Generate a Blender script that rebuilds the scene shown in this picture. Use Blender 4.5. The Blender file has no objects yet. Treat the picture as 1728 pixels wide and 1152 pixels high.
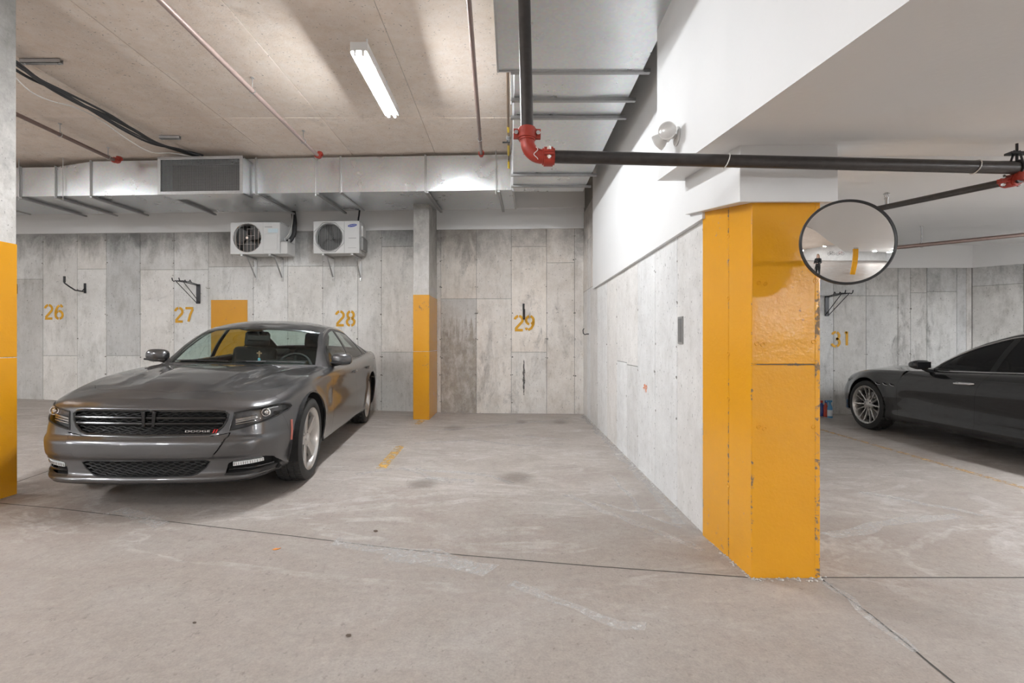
import bpy, bmesh, math, random
import numpy as np
from mathutils import Vector, Matrix, Euler
from mathutils.geometry import tessellate_polygon

random.seed(7)
SC = bpy.context.scene
COL = SC.collection
PI = math.pi

# ------------------------------------------------------------------ camera, world, exposure
FPX, CX, CY, CAMZ = 840.0, 862.0, 576.0, 1.25      # focal length in px of the 1728x1152 frame
cam_d = bpy.data.cameras.new('camera')
cam_d.sensor_width = 36.0
cam_d.lens = 36.0 * FPX / 1728.0
cam_d.shift_x = (864.0 - CX) / 1728.0
cam_d.clip_start = 0.02
cam = bpy.data.objects.new('camera', cam_d)
COL.objects.link(cam)
cam.location = (0, 0, CAMZ)
cam.rotation_euler = (PI / 2, 0, 0)
SC.camera = cam
world = bpy.data.worlds.new('world')
SC.world = world
world.use_nodes = True
world.node_tree.nodes['Background'].inputs[0].default_value = (0.75, 0.80, 0.9, 1)
world.node_tree.nodes['Background'].inputs[1].default_value = 0.25
SC.view_settings.view_transform = 'Standard'
SC.view_settings.look = 'None'
SC.view_settings.exposure = 1.28
SC.view_settings.gamma = 1.0
SC.view_settings.use_curve_mapping = False
SC.cycles.use_denoising = True
SC.cycles.max_bounces = 8
SC.cycles.diffuse_bounces = 4
SC.cycles.adaptive_threshold = 0.03
SC.cycles.transparent_max_bounces = 16

def at(px, py, Y):
    """the point at depth Y seen at photo pixel px, py"""
    return Vector(((px - CX) / FPX * Y, Y, CAMZ + (CY - py) / FPX * Y))

def floor_z(x, y=0.0):
    t = -x - 0.9
    return 0.013 * (t + math.sqrt(t * t + 0.2))     # drains gently: rises towards the left

# ------------------------------------------------------------------ object helpers
def tag(o, label=None, cat=None, group=None, kind=None):
    if label: o['label'] = label
    if cat: o['category'] = cat
    if group: o['group'] = group
    if kind: o['kind'] = kind
    return o

def empty(name, loc=(0, 0, 0), rz=0.0, label=None, cat=None, group=None, mat=None):
    o = bpy.data.objects.new(name, None)
    COL.objects.link(o)
    o.empty_display_size = 0.1
    if mat is not None:
        o.matrix_world = mat
    else:
        o.location = loc
        o.rotation_euler = (0, 0, rz)
    return tag(o, label, cat, group)

def link_mesh(name, me, mat, parent=None):
    o = bpy.data.objects.new(name, me)
    COL.objects.link(o)
    if mat is not None:
        me.materials.append(mat)
    if parent is not None:
        o.parent = parent
    return o

def copy_tree(o, parent=None):
    c = o.copy()
    COL.objects.link(c)
    c.parent = parent
    for ch in o.children:
        copy_tree(ch, c)
    return c

class MB:
    """collects shapes and links them as one mesh object"""
    def __init__(self):
        self.v, self.f = [], []
    def add(self, vs, fs):
        b = len(self.v)
        self.v += [tuple(p) for p in vs]
        self.f += [tuple(i + b for i in f) for f in fs]
        return self
    def box(self, a, b, m=None):
        x0, y0, z0 = a; x1, y1, z1 = b
        vs = [Vector(p) for p in ((x0,y0,z0),(x1,y0,z0),(x1,y1,z0),(x0,y1,z0),(x0,y0,z1),(x1,y0,z1),(x1,y1,z1),(x0,y1,z1))]
        if m is not None: vs = [m @ p for p in vs]
        return self.add(vs, [(0,3,2,1),(4,5,6,7),(0,1,5,4),(1,2,6,5),(2,3,7,6),(3,0,4,7)])
    def cbox(self, c, s, m=None):
        return self.box([c[i]-s[i]/2 for i in range(3)], [c[i]+s[i]/2 for i in range(3)], m)
    def tube(self, pts, r, seg=10, caps=True, closed=False):
        pts = [Vector(p) for p in pts]
        n = len(pts)
        rs = r if isinstance(r, (list, tuple)) else [r] * n
        rings = []
        up = None
        for i, p in enumerate(pts):
            if closed: t = pts[(i+1) % n] - pts[i-1]
            else: t = pts[min(i+1, n-1)] - pts[max(i-1, 0)]
            t.normalize()
            if up is None:
                up = Vector((0,0,1)) if abs(t.z) < 0.9 else Vector((1,0,0))
            a = t.cross(up); a.normalize()
            b = a.cross(t); b.normalize()
            up = b
            rings.append([p + (a*math.cos(2*PI*k/seg) + b*math.sin(2*PI*k/seg))*rs[i] for k in range(seg)])
        vs = [q for ring in rings for q in ring]
        fs = []
        m = n if closed else n-1
        for i in range(m):
            j = (i+1) % n
            for k in range(seg):
                k2 = (k+1) % seg
                fs.append((i*seg+k, i*seg+k2, j*seg+k2, j*seg+k))
        if caps and not closed:
            fs.append(tuple(range(seg))[::-1])
            fs.append(tuple((n-1)*seg+k for k in range(seg)))
        return self.add(vs, [f[::-1] for f in fs])
    def cyl(self, p0, p1, r, seg=16):
        return self.tube([p0, p1], r, seg)
    def lathe(self, prof, seg=48, axis='x', c=(0,0,0), closed=False, rfun=None):
        """prof: list of (axial, radius)"""
        vs, fs = [], []
        c = Vector(c)
        for k in range(seg):
            a = 2*PI*k/seg
            for i, (ax, r) in enumerate(prof):
                if rfun: r = rfun(i, k, r)
                u, w = math.cos(a)*r, math.sin(a)*r
                p = {'x': Vector((ax,u,w)), 'y': Vector((w,ax,u)), 'z': Vector((u,w,ax))}[axis]
                vs.append(c + p)
        n = len(prof)
        for k in range(seg):
            k2 = (k+1) % seg
            for i in range(n if closed else n-1):
                i2 = (i+1) % n
                fs.append((k*n+i, k2*n+i, k2*n+i2, k*n+i2))
        return self.add(vs, fs)
    def sphere(self, c, r, nu=16, nv=10, sc=(1,1,1)):
        vs, fs = [], []
        for j in range(nv+1):
            th = PI*j/nv
            for i in range(nu):
                ph = 2*PI*i/nu
                vs.append((c[0]+r*sc[0]*math.sin(th)*math.cos(ph), c[1]+r*sc[1]*math.sin(th)*math.sin(ph), c[2]+r*sc[2]*math.cos(th)))
        for j in range(nv):
            for i in range(nu):
                i2 = (i+1) % nu
                fs.append((j*nu+i, (j+1)*nu+i, (j+1)*nu+i2, j*nu+i2))
        return self.add(vs, fs)
    def prism(self, poly, d, m=None):
        """poly: 2-D outline (x, y) extruded from z=0 to z=d, then m applied"""
        n = len(poly)
        area = sum(poly[i][0]*poly[(i+1)%n][1]-poly[(i+1)%n][0]*poly[i][1] for i in range(n))
        if area < 0: poly = poly[::-1]
        vs = [Vector((p[0], p[1], 0)) for p in poly] + [Vector((p[0], p[1], d)) for p in poly]
        if m is not None: vs = [m @ p for p in vs]
        tri = tessellate_polygon([[Vector((p[0], p[1], 0)) for p in poly]])
        fs = []
        for t in tri:
            a, b, c = t
            s = (poly[b][0]-poly[a][0])*(poly[c][1]-poly[a][1])-(poly[c][0]-poly[a][0])*(poly[b][1]-poly[a][1])
            if s < 0: a, b, c = a, c, b
            fs.append((a, c, b)); fs.append((a+n, b+n, c+n))
        for i in range(n):
            j = (i+1) % n
            fs.append((i, j, j+n, i+n))
        return self.add(vs, fs)
    def build(self, name, mat, parent=None, smooth=False, bevel=0.0, seg=2, angle=40, merge=False):
        me = bpy.data.meshes.new(name)
        me.from_pydata([tuple(p) for p in self.v], [], self.f)
        if merge:
            bm = bmesh.new(); bm.from_mesh(me)
            bmesh.ops.remove_doubles(bm, verts=bm.verts, dist=1e-5)
            bmesh.ops.recalc_face_normals(bm, faces=bm.faces)
            bm.to_mesh(me); bm.free()
        me.update()
        if smooth:
            me.shade_smooth()
            me.set_sharp_from_angle(angle=math.radians(angle))
        o = link_mesh(name, me, mat, parent)
        if bevel:
            b = o.modifiers.new('bevel', 'BEVEL')
            b.width = bevel; b.segments = seg; b.limit_method = 'ANGLE'; b.angle_limit = math.radians(35)
        return o

def arc(c, r, a0, a1, n, plane='xz'):
    out = []
    for i in range(n+1):
        a = a0 + (a1-a0)*i/n
        u, w = r*math.cos(a), r*math.sin(a)
        d = {'xz': (u,0,w), 'xy': (u,w,0), 'yz': (0,u,w)}[plane]
        out.append(Vector(c)+Vector(d))
    return out

# ------------------------------------------------------------------ materials
def new_mat(name):
    m = bpy.data.materials.new(name)
    m.use_nodes = True
    nt = m.node_tree
    return m, nt, nt.nodes['Principled BSDF']

def N(nt, typ, **kw):
    n = nt.nodes.new(typ)
    for k, v in kw.items():
        if k.startswith('_'): setattr(n, k[1:], v)
        else:
            n.inputs[k.replace('__', ' ')].default_value = v
    return n

def L(nt, a, b): nt.links.new(a, b)

def pos(nt, scale=(1,1,1), obj=False, loc=(0,0,0)):
    if obj: src = nt.nodes.new('ShaderNodeTexCoord').outputs['Object']
    else: src = nt.nodes.new('ShaderNodeNewGeometry').outputs['Position']
    mp = nt.nodes.new('ShaderNodeMapping')
    mp.inputs['Scale'].default_value = scale
    mp.inputs['Location'].default_value = loc
    L(nt, src, mp.inputs['Vector'])
    return mp.outputs['Vector']

def noise(nt, vec, scale, detail=6, rough=0.6, dist=0.0):
    n = N(nt, 'ShaderNodeTexNoise', Scale=scale, Detail=detail, Roughness=rough, Distortion=dist)
    L(nt, vec, n.inputs['Vector'])
    return n.outputs['Fac']

def ramp(nt, fac, stops, interp='LINEAR'):
    r = nt.nodes.new('ShaderNodeValToRGB')
    r.color_ramp.interpolation = interp
    el = r.color_ramp.elements
    while len(el) < len(stops): el.new(0.5)
    for e, (p, c) in zip(el, stops):
        e.position = p
        e.color = (c, c, c, 1) if isinstance(c, (int, float)) else (*c, 1)
    L(nt, fac, r.inputs['Fac'])
    return r.outputs['Color']

def mix(nt, fac, a, b, mode='MIX'):
    m = nt.nodes.new('ShaderNodeMix')
    m.data_type = 'RGBA'; m.blend_type = mode
    for sock, val in ((m.inputs[0], fac), (m.inputs[6], a), (m.inputs[7], b)):
        if isinstance(val, (int, float)): sock.default_value = val if sock == m.inputs[0] else (val, val, val, 1)
        elif isinstance(val, (tuple, list)): sock.default_value = (*val, 1)
        else: L(nt, val, sock)
    return m.outputs[2]

def mth(nt, op, a, b=0.0, c=None, clamp=False):
    m = nt.nodes.new('ShaderNodeMath')
    m.operation = op; m.use_clamp = clamp
    for i, val in enumerate((a, b) if c is None else (a, b, c)):
        if isinstance(val, (int, float)): m.inputs[i].default_value = val
        else: L(nt, val, m.inputs[i])
    return m.outputs[0]

def bump(nt, bsdf, height, strength=0.3, dist=0.01):
    b = N(nt, 'ShaderNodeBump', Strength=strength, Distance=dist)
    L(nt, height, b.inputs['Height'])
    L(nt, b.outputs['Normal'], bsdf.inputs['Normal'])

def plain(name, col, rough=0.5, metal=0.0, coat=0.0, noise_amt=0.0, nscale=30, spec=0.5, emit=None, estr=0.0, bumpy=0.0):
    m, nt, b = new_mat(name)
    b.inputs['Base Color'].default_value = (*col, 1)
    b.inputs['Roughness'].default_value = rough
    b.inputs['Metallic'].default_value = metal
    b.inputs['Coat Weight'].default_value = coat
    b.inputs['Coat Roughness'].default_value = 0.04
    b.inputs['Specular IOR Level'].default_value = spec
    v = pos(nt, obj=True)
    n = noise(nt, v, nscale, 4)
    if noise_amt:
        c = mix(nt, noise_amt, col, mix(nt, n, tuple(x*0.35 for x in col), tuple(min(1, x*1.5+0.01) for x in col)))
        L(nt, c, b.inputs['Base Color'])
    r = mth(nt, 'ADD', mth(nt, 'MULTIPLY', n, 0.12), max(0, rough-0.06))
    L(nt, r, b.inputs['Roughness'])
    if bumpy: bump(nt, b, n, bumpy, 0.004)
    if emit:
        b.inputs['Emission Color'].default_value = (*emit, 1)
        b.inputs['Emission Strength'].default_value = estr
    return m

def concrete(name, light, mid, dark, streak=1.0, stain=0.55, tint=True, rough=0.85, top_dirt_shade=None, drip=None):
    m, nt, b = new_mat(name)
    P_ = pos(nt)
    n1 = noise(nt, P_, 1.1, 5, 0.65)
    n2 = noise(nt, pos(nt, (2.6, 2.6, 0.75)), 2.0, 8, 0.72, 0.25)      # vertical board streaks
    n3 = noise(nt, pos(nt, (2.2, 2.2, 0.8)), 1.3, 8, 0.75, 0.6)       # dirt clouds
    n4 = noise(nt, P_, 55, 3, 0.6)
    n5 = noise(nt, pos(nt, (1.0, 1.0, 0.10)), 22, 3, 0.6)            # wood grain print
    base = mix(nt, ramp(nt, n1, [(0.35, 0.0), (0.68, 1.0)]), mid, light)
    base = mix(nt, mth(nt, 'MULTIPLY', ramp(nt, n2, [(0.50, 0.0), (0.74, 1.0)]), 0.50*streak), base, dark)
    base = mix(nt, mth(nt, 'MULTIPLY', ramp(nt, n5, [(0.55, 0.0), (0.75, 1.0)]), 0.10*streak), base, dark)
    # dark blotches only in places
    where = ramp(nt, noise(nt, P_, 0.55, 3), [(0.52, 0.0), (0.68, 1.0)])
    blotch = ramp(nt, n3, [(0.52, 0.0), (0.66, 1.0)])
    speck = ramp(nt, noise(nt, pos(nt, (1.3, 1.3, 0.55)), 17, 6, 0.75), [(0.56, 0.0), (0.66, 1.0)])
    base = mix(nt, mth(nt, 'MULTIPLY', mth(nt, 'MULTIPLY', where, blotch), stain), base, tuple(x*0.42 for x in mid))
    base = mix(nt, mth(nt, 'MULTIPLY', mth(nt, 'MULTIPLY', blotch, speck), stain*0.9), base, tuple(x*0.35 for x in mid))
    if top_dirt_shade:                                                     # ragged grime band (z0, z1), on the back wall partly painted shade
        z0, z1, amt = top_dirt_shade
        sep = nt.nodes.new('ShaderNodeSeparateXYZ'); L(nt, P_, sep.inputs[0])
        zz = mth(nt, 'ADD', sep.outputs['Z'], mth(nt, 'MULTIPLY', mth(nt, 'SUBTRACT', n3, 0.5), 1.2))
        f = mth(nt, 'DIVIDE', mth(nt, 'SUBTRACT', zz, z0), z1-z0, clamp=True)
        f = mth(nt, 'MULTIPLY', f, ramp(nt, n1, [(0.3, 0.45), (0.58, 1.0)]))
        base = mix(nt, mth(nt, 'MULTIPLY', f, amt), base, tuple(x*0.38 for x in mid))
    if drip:                                                         # brown run-down stain below a ragged line
        sep2 = nt.nodes.new('ShaderNodeSeparateXYZ'); L(nt, P_, sep2.inputs[0])
        rag = noise(nt, pos(nt, (9.0, 9.0, 0.7)), 1.6, 5, 0.7)
        zz2 = mth(nt, 'ADD', sep2.outputs['Z'], mth(nt, 'MULTIPLY', mth(nt, 'SUBTRACT', rag, 0.5), 2.2))
        f2 = ramp(nt, zz2, [(0.0, 1.0), (1.0, 1.0)]) if False else mth(nt, 'DIVIDE', mth(nt, 'SUBTRACT', drip, zz2), 0.25, clamp=True)
        f2 = mth(nt, 'MULTIPLY', f2, ramp(nt, noise(nt, pos(nt, (2, 2, 1)), 5, 6, 0.75), [(0.36, 0.25), (0.56, 1.0)]))
        base = mix(nt, mth(nt, 'MULTIPLY', f2, 0.75), base, (0.36, 0.305, 0.245))
    mot = noise(nt, P_, 7.0, 8, 0.78, 0.2)
    base = mix(nt, 0.42, base, mix(nt, ramp(nt, mot, [(0.30, 0.0), (0.70, 1.0)]), 0.22, 0.78), 'OVERLAY')
    pits = ramp(nt, noise(nt, pos(nt, (1, 1, 0.7)), 42, 3, 0.6), [(0.648, 0.0), (0.69, 1.0)])
    base = mix(nt, mth(nt, 'MULTIPLY', pits, 0.68), base, tuple(x*0.33 for x in mid))
    base = mix(nt, 0.10, base, mix(nt, n4, 0.0, 1.0), 'OVERLAY')
    if tint:
        oi = nt.nodes.new('ShaderNodeObjectInfo')
        base = mix(nt, 1.0, base, oi.outputs['Color'], 'MULTIPLY')
    L(nt, base, b.inputs['Base Color'])
    b.inputs['Roughness'].default_value = rough
    h = mth(nt, 'ADD', mth(nt, 'MULTIPLY', n4, 0.5), mth(nt, 'ADD', mth(nt, 'MULTIPLY', n5, 0.4), n1))
    bump(nt, b, h, 0.35, 0.012)
    return m

M = {}
M['wall'] = concrete('board_formed_concrete', (0.82,0.81,0.785), (0.68,0.67,0.645), (0.42,0.41,0.375), 1.3, 0.85, top_dirt_shade=(2.7, 3.12, 1.0))  # top grime also holds painted shade below the white band
M['wall_warm'] = concrete('warm_concrete', (0.82,0.785,0.745), (0.69,0.65,0.605), (0.40,0.365,0.32), 1.3, 1.0, top_dirt_shade=(2.55, 3.12, 1.0))
M['wall_drip'] = concrete('drip_stained_concrete', (0.79,0.77,0.745), (0.66,0.635,0.605), (0.40,0.365,0.32), 1.3, 1.0, drip=1.62)
M['wall_part'] = concrete('partition_concrete', (0.75,0.74,0.725), (0.65,0.64,0.625), (0.46,0.445,0.425), 0.8, 0.25)
M['wall_bay'] = concrete('bay_concrete', (0.74,0.735,0.715), (0.61,0.605,0.59), (0.34,0.335,0.315), 1.3, 1.0, top_dirt_shade=(1.9, 2.7, 0.6))
M['ceil'] = concrete('ceiling_concrete', (0.86,0.755,0.66), (0.78,0.675,0.585), (0.56,0.47,0.395), 0.3, 0.28)
M['column'] = concrete('column_concrete', (0.72,0.70,0.67), (0.56,0.54,0.51), (0.30,0.285,0.265), 1.2, 0.9, tint=False, top_dirt_shade=(2.2, 3.2, 1.0))
M['joint'] = plain('joint_dark', (0.17,0.165,0.155), 0.95, noise_amt=0.4)  # dark tone of the gaps between panels
M['hole'] = plain('tie_hole_dark', (0.20,0.19,0.17), 0.95, noise_amt=0.4)

def white_paint():
    m, nt, b = new_mat('white_wall_paint')
    P_ = pos(nt)
    n = noise(nt, P_, 0.9, 5)
    d = noise(nt, P_, 6, 7, 0.75, 0.5)
    c = mix(nt, n, (0.70,0.70,0.697), (0.77,0.77,0.767))
    c = mix(nt, mth(nt, 'MULTIPLY', ramp(nt, d, [(0.66, 0.0), (0.80, 1.0)]), 0.3), c, (0.45,0.43,0.41))
    L(nt, c, b.inputs['Base Color'])
    b.inputs['Roughness'].default_value = 0.6
    bump(nt, b, mth(nt, 'ADD', n, mth(nt, 'MULTIPLY', noise(nt, P_, 40, 3), 0.15)), 0.25, 0.02)
    return m
M['white'] = white_paint()

def yellow_paint(name, axis=None):
    m, nt, b = new_mat(name)
    P_ = pos(nt)
    n = noise(nt, P_, 2.0, 4)
    c = mix(nt, n, (0.66,0.295,0.010), (0.74,0.350,0.018))
    chipn = noise(nt, P_, 26, 6, 0.75, 0.3)
    zone = noise(nt, P_, 2.1, 2)
    cv = mth(nt, 'MULTIPLY', chipn, ramp(nt, zone, [(0.40, 0.80), (0.72, 1.12)]))
    if axis:
        sg = nt.nodes.new('ShaderNodeSeparateXYZ'); L(nt, nt.nodes.new('ShaderNodeTexCoord').outputs['Generated'], sg.inputs[0])
        for ax, wd in ((axis, 0.055), ('Z', 0.012)):
            g = sg.outputs[ax]
            e = mth(nt, 'MINIMUM', g, mth(nt, 'SUBTRACT', 1.0, g))
            cv = mth(nt, 'ADD', cv, mth(nt, 'MULTIPLY', mth(nt, 'SUBTRACT', 1.0, mth(nt, 'DIVIDE', e, wd), clamp=True), 0.16))
    chip = ramp(nt, cv, [(0.635, 0.0), (0.66, 1.0)])
    c = mix(nt, chip, c, mix(nt, n, (0.13,0.075,0.03), (0.27,0.19,0.11)))
    L(nt, c, b.inputs['Base Color'])
    b.inputs['Specular IOR Level'].default_value = 0.5
    L(nt, ramp(nt, chip, [(0.0, 0.20), (1.0, 0.8)]), b.inputs['Roughness'])
    h = mth(nt, 'SUBTRACT', mth(nt, 'ADD', noise(nt, P_, 12, 4, 0.6), mth(nt, 'MULTIPLY', noise(nt, P_, 70, 3), 0.25)), mth(nt, 'MULTIPLY', chip, 0.6))
    bump(nt, b, h, 0.34, 0.009)
    return m
M['yellow_x'] = yellow_paint('yellow_pillar_paint_front', 'X')
M['yellow_y'] = yellow_paint('yellow_pillar_paint_flank', 'Y')
M['yellow'] = yellow_paint('yellow_pillar_paint')
M['yellow_print'] = plain('yellow_stencil_paint', (0.76,0.38,0.02), 0.6, noise_amt=0.25, nscale=18)

def floor_mat():
    m, nt, b = new_mat('garage_floor_concrete')
    P_ = pos(nt)
    big = noise(nt, P_, 0.35, 5, 0.6, 0.3)
    med = noise(nt, pos(nt, (1.0, 1.7, 1)), 1.4, 7, 0.68, 0.8)
    fine = noise(nt, P_, 38, 5, 0.7)
    c = mix(nt, ramp(nt, big, [(0.34, 0.0), (0.66, 1.0)]), (0.315,0.272,0.243), (0.352,0.325,0.30))
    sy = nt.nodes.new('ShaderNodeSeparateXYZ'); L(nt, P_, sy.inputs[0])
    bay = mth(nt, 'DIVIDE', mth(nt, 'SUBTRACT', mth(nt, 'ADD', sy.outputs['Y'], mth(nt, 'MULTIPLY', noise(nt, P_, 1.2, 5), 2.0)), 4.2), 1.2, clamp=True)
    c = mix(nt, mth(nt, 'MULTIPLY', bay, 0.62), c, (0.46,0.418,0.38))  # paler towards the back wall: lamp light put into the floor colour
    c = mix(nt, mth(nt, 'MULTIPLY', ramp(nt, med, [(0.42, 0.0), (0.72, 1.0)]), 0.55), c, (0.275,0.225,0.195))
    # pale salt bloom: flow lines and patches
    sal = noise(nt, pos(nt, (0.55, 1.3, 1), loc=(3.1, 0.4, 0)), 0.85, 5, 0.62, 1.1)
    lines = ramp(nt, mth(nt, 'ABSOLUTE', mth(nt, 'SUBTRACT', sal, 0.5)), [(0.0, 1.0), (0.014, 0.75), (0.035, 0.0)])
    lines = mth(nt, 'MULTIPLY', lines, ramp(nt, noise(nt, P_, 5, 6, 0.75), [(0.38, 0.0), (0.62, 1.0)]))
    patch = ramp(nt, noise(nt, pos(nt, (0.8, 1.6, 1), loc=(9.0, 2.0, 0)), 1.1, 7, 0.7, 0.9), [(0.60, 0.0), (0.74, 1.0)])
    sep = nt.nodes.new('ShaderNodeSeparateXYZ'); L(nt, P_, sep.inputs[0])
    area = ramp(nt, mth(nt, 'DIVIDE', sep.outputs['Y'], 9.0), [(0.22, 0.08), (0.36, 0.9), (0.88, 1.0), (1.0, 0.7)])
    salt = mth(nt, 'MULTIPLY', mth(nt, 'MAXIMUM', mth(nt, 'MULTIPLY', lines, 0.75), mth(nt, 'MULTIPLY', patch, 0.55)), area)
    c = mix(nt, mth(nt, 'MULTIPLY', salt, 0.7), c, (0.60,0.585,0.57))
    # small dark pits and tyre grit
    pit = ramp(nt, noise(nt, pos(nt, (1.6, 1.0, 1)), 24, 4, 0.65), [(0.61, 0.0), (0.69, 1.0)])
    fleck = ramp(nt, noise(nt, pos(nt, (0.7, 2.6, 1)), 30, 3, 0.55, 0.8), [(0.655, 0.0), (0.69, 1.0)])
    pit = mth(nt, 'MAXIMUM', pit, mth(nt, 'MULTIPLY', fleck, ramp(nt, big, [(0.42, 0.25), (0.6, 1.0)])))
    c = mix(nt, mth(nt, 'MULTIPLY', pit, 0.55), c, (0.17,0.145,0.128))
    drk = ramp(nt, noise(nt, pos(nt, (1, 1.4, 1), loc=(5, 1, 0)), 0.75, 6, 0.65), [(0.55, 0.0), (0.72, 1.0)])
    c = mix(nt, mth(nt, 'MULTIPLY', drk, 0.5), c, (0.28,0.225,0.195))
    mott = noise(nt, P_, 21, 8, 0.78, 0.2)
    c = mix(nt, 0.24, c, mix(nt, ramp(nt, mott, [(0.3, 0.0), (0.7, 1.0)]), 0.2, 0.8), 'OVERLAY')
    c = mix(nt, 0.28, c, mix(nt, noise(nt, P_, 95, 4, 0.7), 0.0, 1.0), 'OVERLAY')
    L(nt, c, b.inputs['Base Color'])
    L(nt, ramp(nt, med, [(0.3, 0.5), (0.7, 0.72)]), b.inputs['Roughness'])
    bump(nt, b, mth(nt, 'ADD', mth(nt, 'MULTIPLY', fine, 0.6), mth(nt, 'MULTIPLY', pit, -0.6)), 0.25, 0.006)
    return m
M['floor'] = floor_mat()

def galv():
    m, nt, b = new_mat('galvanised_steel')
    P_ = pos(nt)
    n = noise(nt, P_, 3.0, 4)
    v = N(nt, 'ShaderNodeTexVoronoi', Scale=45.0); L(nt, P_, v.inputs['Vector'])
    c = mix(nt, n, (0.60,0.62,0.635), (0.74,0.755,0.765))
    c = mix(nt, 0.10, c, v.outputs['Color'], 'OVERLAY')
    L(nt, c, b.inputs['Base Color'])
    b.inputs['Metallic'].default_value = 0.85
    L(nt, ramp(nt, n, [(0.3, 0.26), (0.7, 0.34)]), b.inputs['Roughness'])
    bump(nt, b, n, 0.12, 0.02)
    return m
M['galv'] = galv()
M['galv_dull'] = plain('dull_zinc', (0.50,0.50,0.50), 0.45, 0.8, noise_amt=0.3)
M['strut'] = plain('strut_steel', (0.38,0.38,0.38), 0.45, 0.8, noise_amt=0.3)
M['pipe_black'] = plain('black_steel_pipe', (0.042,0.037,0.035), 0.36, 0.25, noise_amt=0.75, nscale=22, bumpy=0.2)
M['pipe_brown'] = plain('brown_primer_pipe', (0.20,0.135,0.115), 0.42, 0.3, noise_amt=0.4, nscale=14)
M['pipe_pink'] = plain('pale_primer_pipe', (0.42,0.32,0.29), 0.36, 0.3, noise_amt=0.3, nscale=14)
M['red'] = plain('red_fitting_paint', (0.36,0.036,0.020), 0.42, noise_amt=0.3, nscale=40, bumpy=0.2)
M['gas_yellow'] = plain('yellow_gas_tape', (0.62,0.42,0.02), 0.5, noise_amt=0.4)
M['gas_brown'] = plain('brown_gas_pipe', (0.16,0.10,0.06), 0.5, 0.2, noise_amt=0.5)
M['black'] = plain('black_plastic', (0.018,0.018,0.019), 0.42, noise_amt=0.2)
M['black_gloss'] = plain('gloss_black', (0.010,0.010,0.011), 0.12, coat=0.5)
M['cable'] = plain('black_cable', (0.030,0.030,0.032), 0.5, noise_amt=0.3)
M['cable_white'] = plain('white_cable', (0.70,0.69,0.66), 0.5, noise_amt=0.15)
M['steel_black'] = plain('black_powder_coat', (0.025,0.025,0.03), 0.4, 0.1, noise_amt=0.2)
M['chrome'] = plain('chrome', (0.85,0.85,0.86), 0.09, 1.0)
M['white_enamel'] = plain('white_enamel', (0.62,0.62,0.61), 0.32, noise_amt=0.06, nscale=6)
M['white_plastic'] = plain('white_plastic', (0.72,0.71,0.69), 0.35, noise_amt=0.08, nscale=6)
M['tube_glow'] = plain('fluorescent_tube_glow', (0.95,0.96,1.0), 0.4, emit=(0.94,0.97,1.0), estr=230.0)
M['mirror'] = plain('mirror_silver', (0.90,0.91,0.91), 0.0, 1.0)
M['mirror'].node_tree.nodes['Principled BSDF'].inputs['Roughness'].default_value = 0.0
for l in list(M['mirror'].node_tree.nodes['Principled BSDF'].inputs['Roughness'].links): M['mirror'].node_tree.links.remove(l)
M['blue_print'] = plain('blue_print', (0.015,0.05,0.32), 0.4)
M['grey_print'] = plain('grey_print', (0.25,0.25,0.25), 0.5)
M['coil'] = plain('condenser_coil', (0.11,0.112,0.11), 0.6, 0.4, noise_amt=0.5, nscale=60)
M['orange_mark'] = plain('orange_spray', (0.85,0.32,0.16), 0.7, noise_amt=0.3, nscale=40)
M['scuff'] = plain('black_rubber_scuff', (0.13,0.125,0.12), 0.8, noise_amt=0.5, nscale=60)
M['grey_plate'] = plain('grey_plate', (0.30,0.30,0.295), 0.5, 0.3, noise_amt=0.2)

def text_mesh(body, size, depth=0.002):
    cu = bpy.data.curves.new('lettering', 'FONT')
    cu.body = body; cu.size = size; cu.extrude = depth; cu.align_x = 'CENTER'; cu.align_y = 'CENTER'
    tmp = bpy.data.objects.new('lettering_tmp', cu)
    COL.objects.link(tmp)
    dg = bpy.context.evaluated_depsgraph_get()
    me = bpy.data.meshes.new_from_object(tmp.evaluated_get(dg))
    bpy.data.objects.remove(tmp); bpy.data.curves.remove(cu)
    me.materials.clear()
    return me
# ------------------------------------------------------------------ the setting
CEIL = 4.0
def frame(origin, xdir):
    x = Vector((xdir[0], xdir[1], 0)).normalized()
    y = Vector((-x.y, x.x, 0))
    m = Matrix((( x.x, y.x, 0, origin[0]), (x.y, y.y, 0, origin[1]), (0, 0, 1, 0), (0, 0, 0, 1)))
    return m
BW = frame((1.19, 8.6), (1.0, -0.045))              # long back wall, local x to the right, local y into the wall
PW = frame((1.262, 8.6), (0.0, -1.0))               # partition wall on the right of the empty bay
RW = frame((1.5, 8.6), (1.0, 0.0))                  # back wall of the next bay
AW = frame((7.97, 8.6), (0.66, -0.75))              # angled wall of the next bay
def on_wall(fr, px, py, off=0.0):
    """local (x, z) on the plane local y = -off of frame fr for a photo pixel"""
    inv = fr.inverted()
    o = inv @ Vector((0, 0, CAMZ)); d = inv.to_3x3() @ Vector(((px-CX)/FPX, 1.0, (CY-py)/FPX))
    t = (-off - o.y) / d.y
    p = o + d*t
    return p.x, p.z
def fl(px, py):
    Y = 4.0
    for _ in range(30):
        X = (px-CX)/FPX*Y
        Y = FPX*(CAMZ-floor_z(X))/(py-CY)
    X = (px-CX)/FPX*Y
    return Vector((X, Y, floor_z(X)))

def struct(o, label=None):
    o['kind'] = 'structure'
    if label: o['label'] = label
    return o

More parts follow.
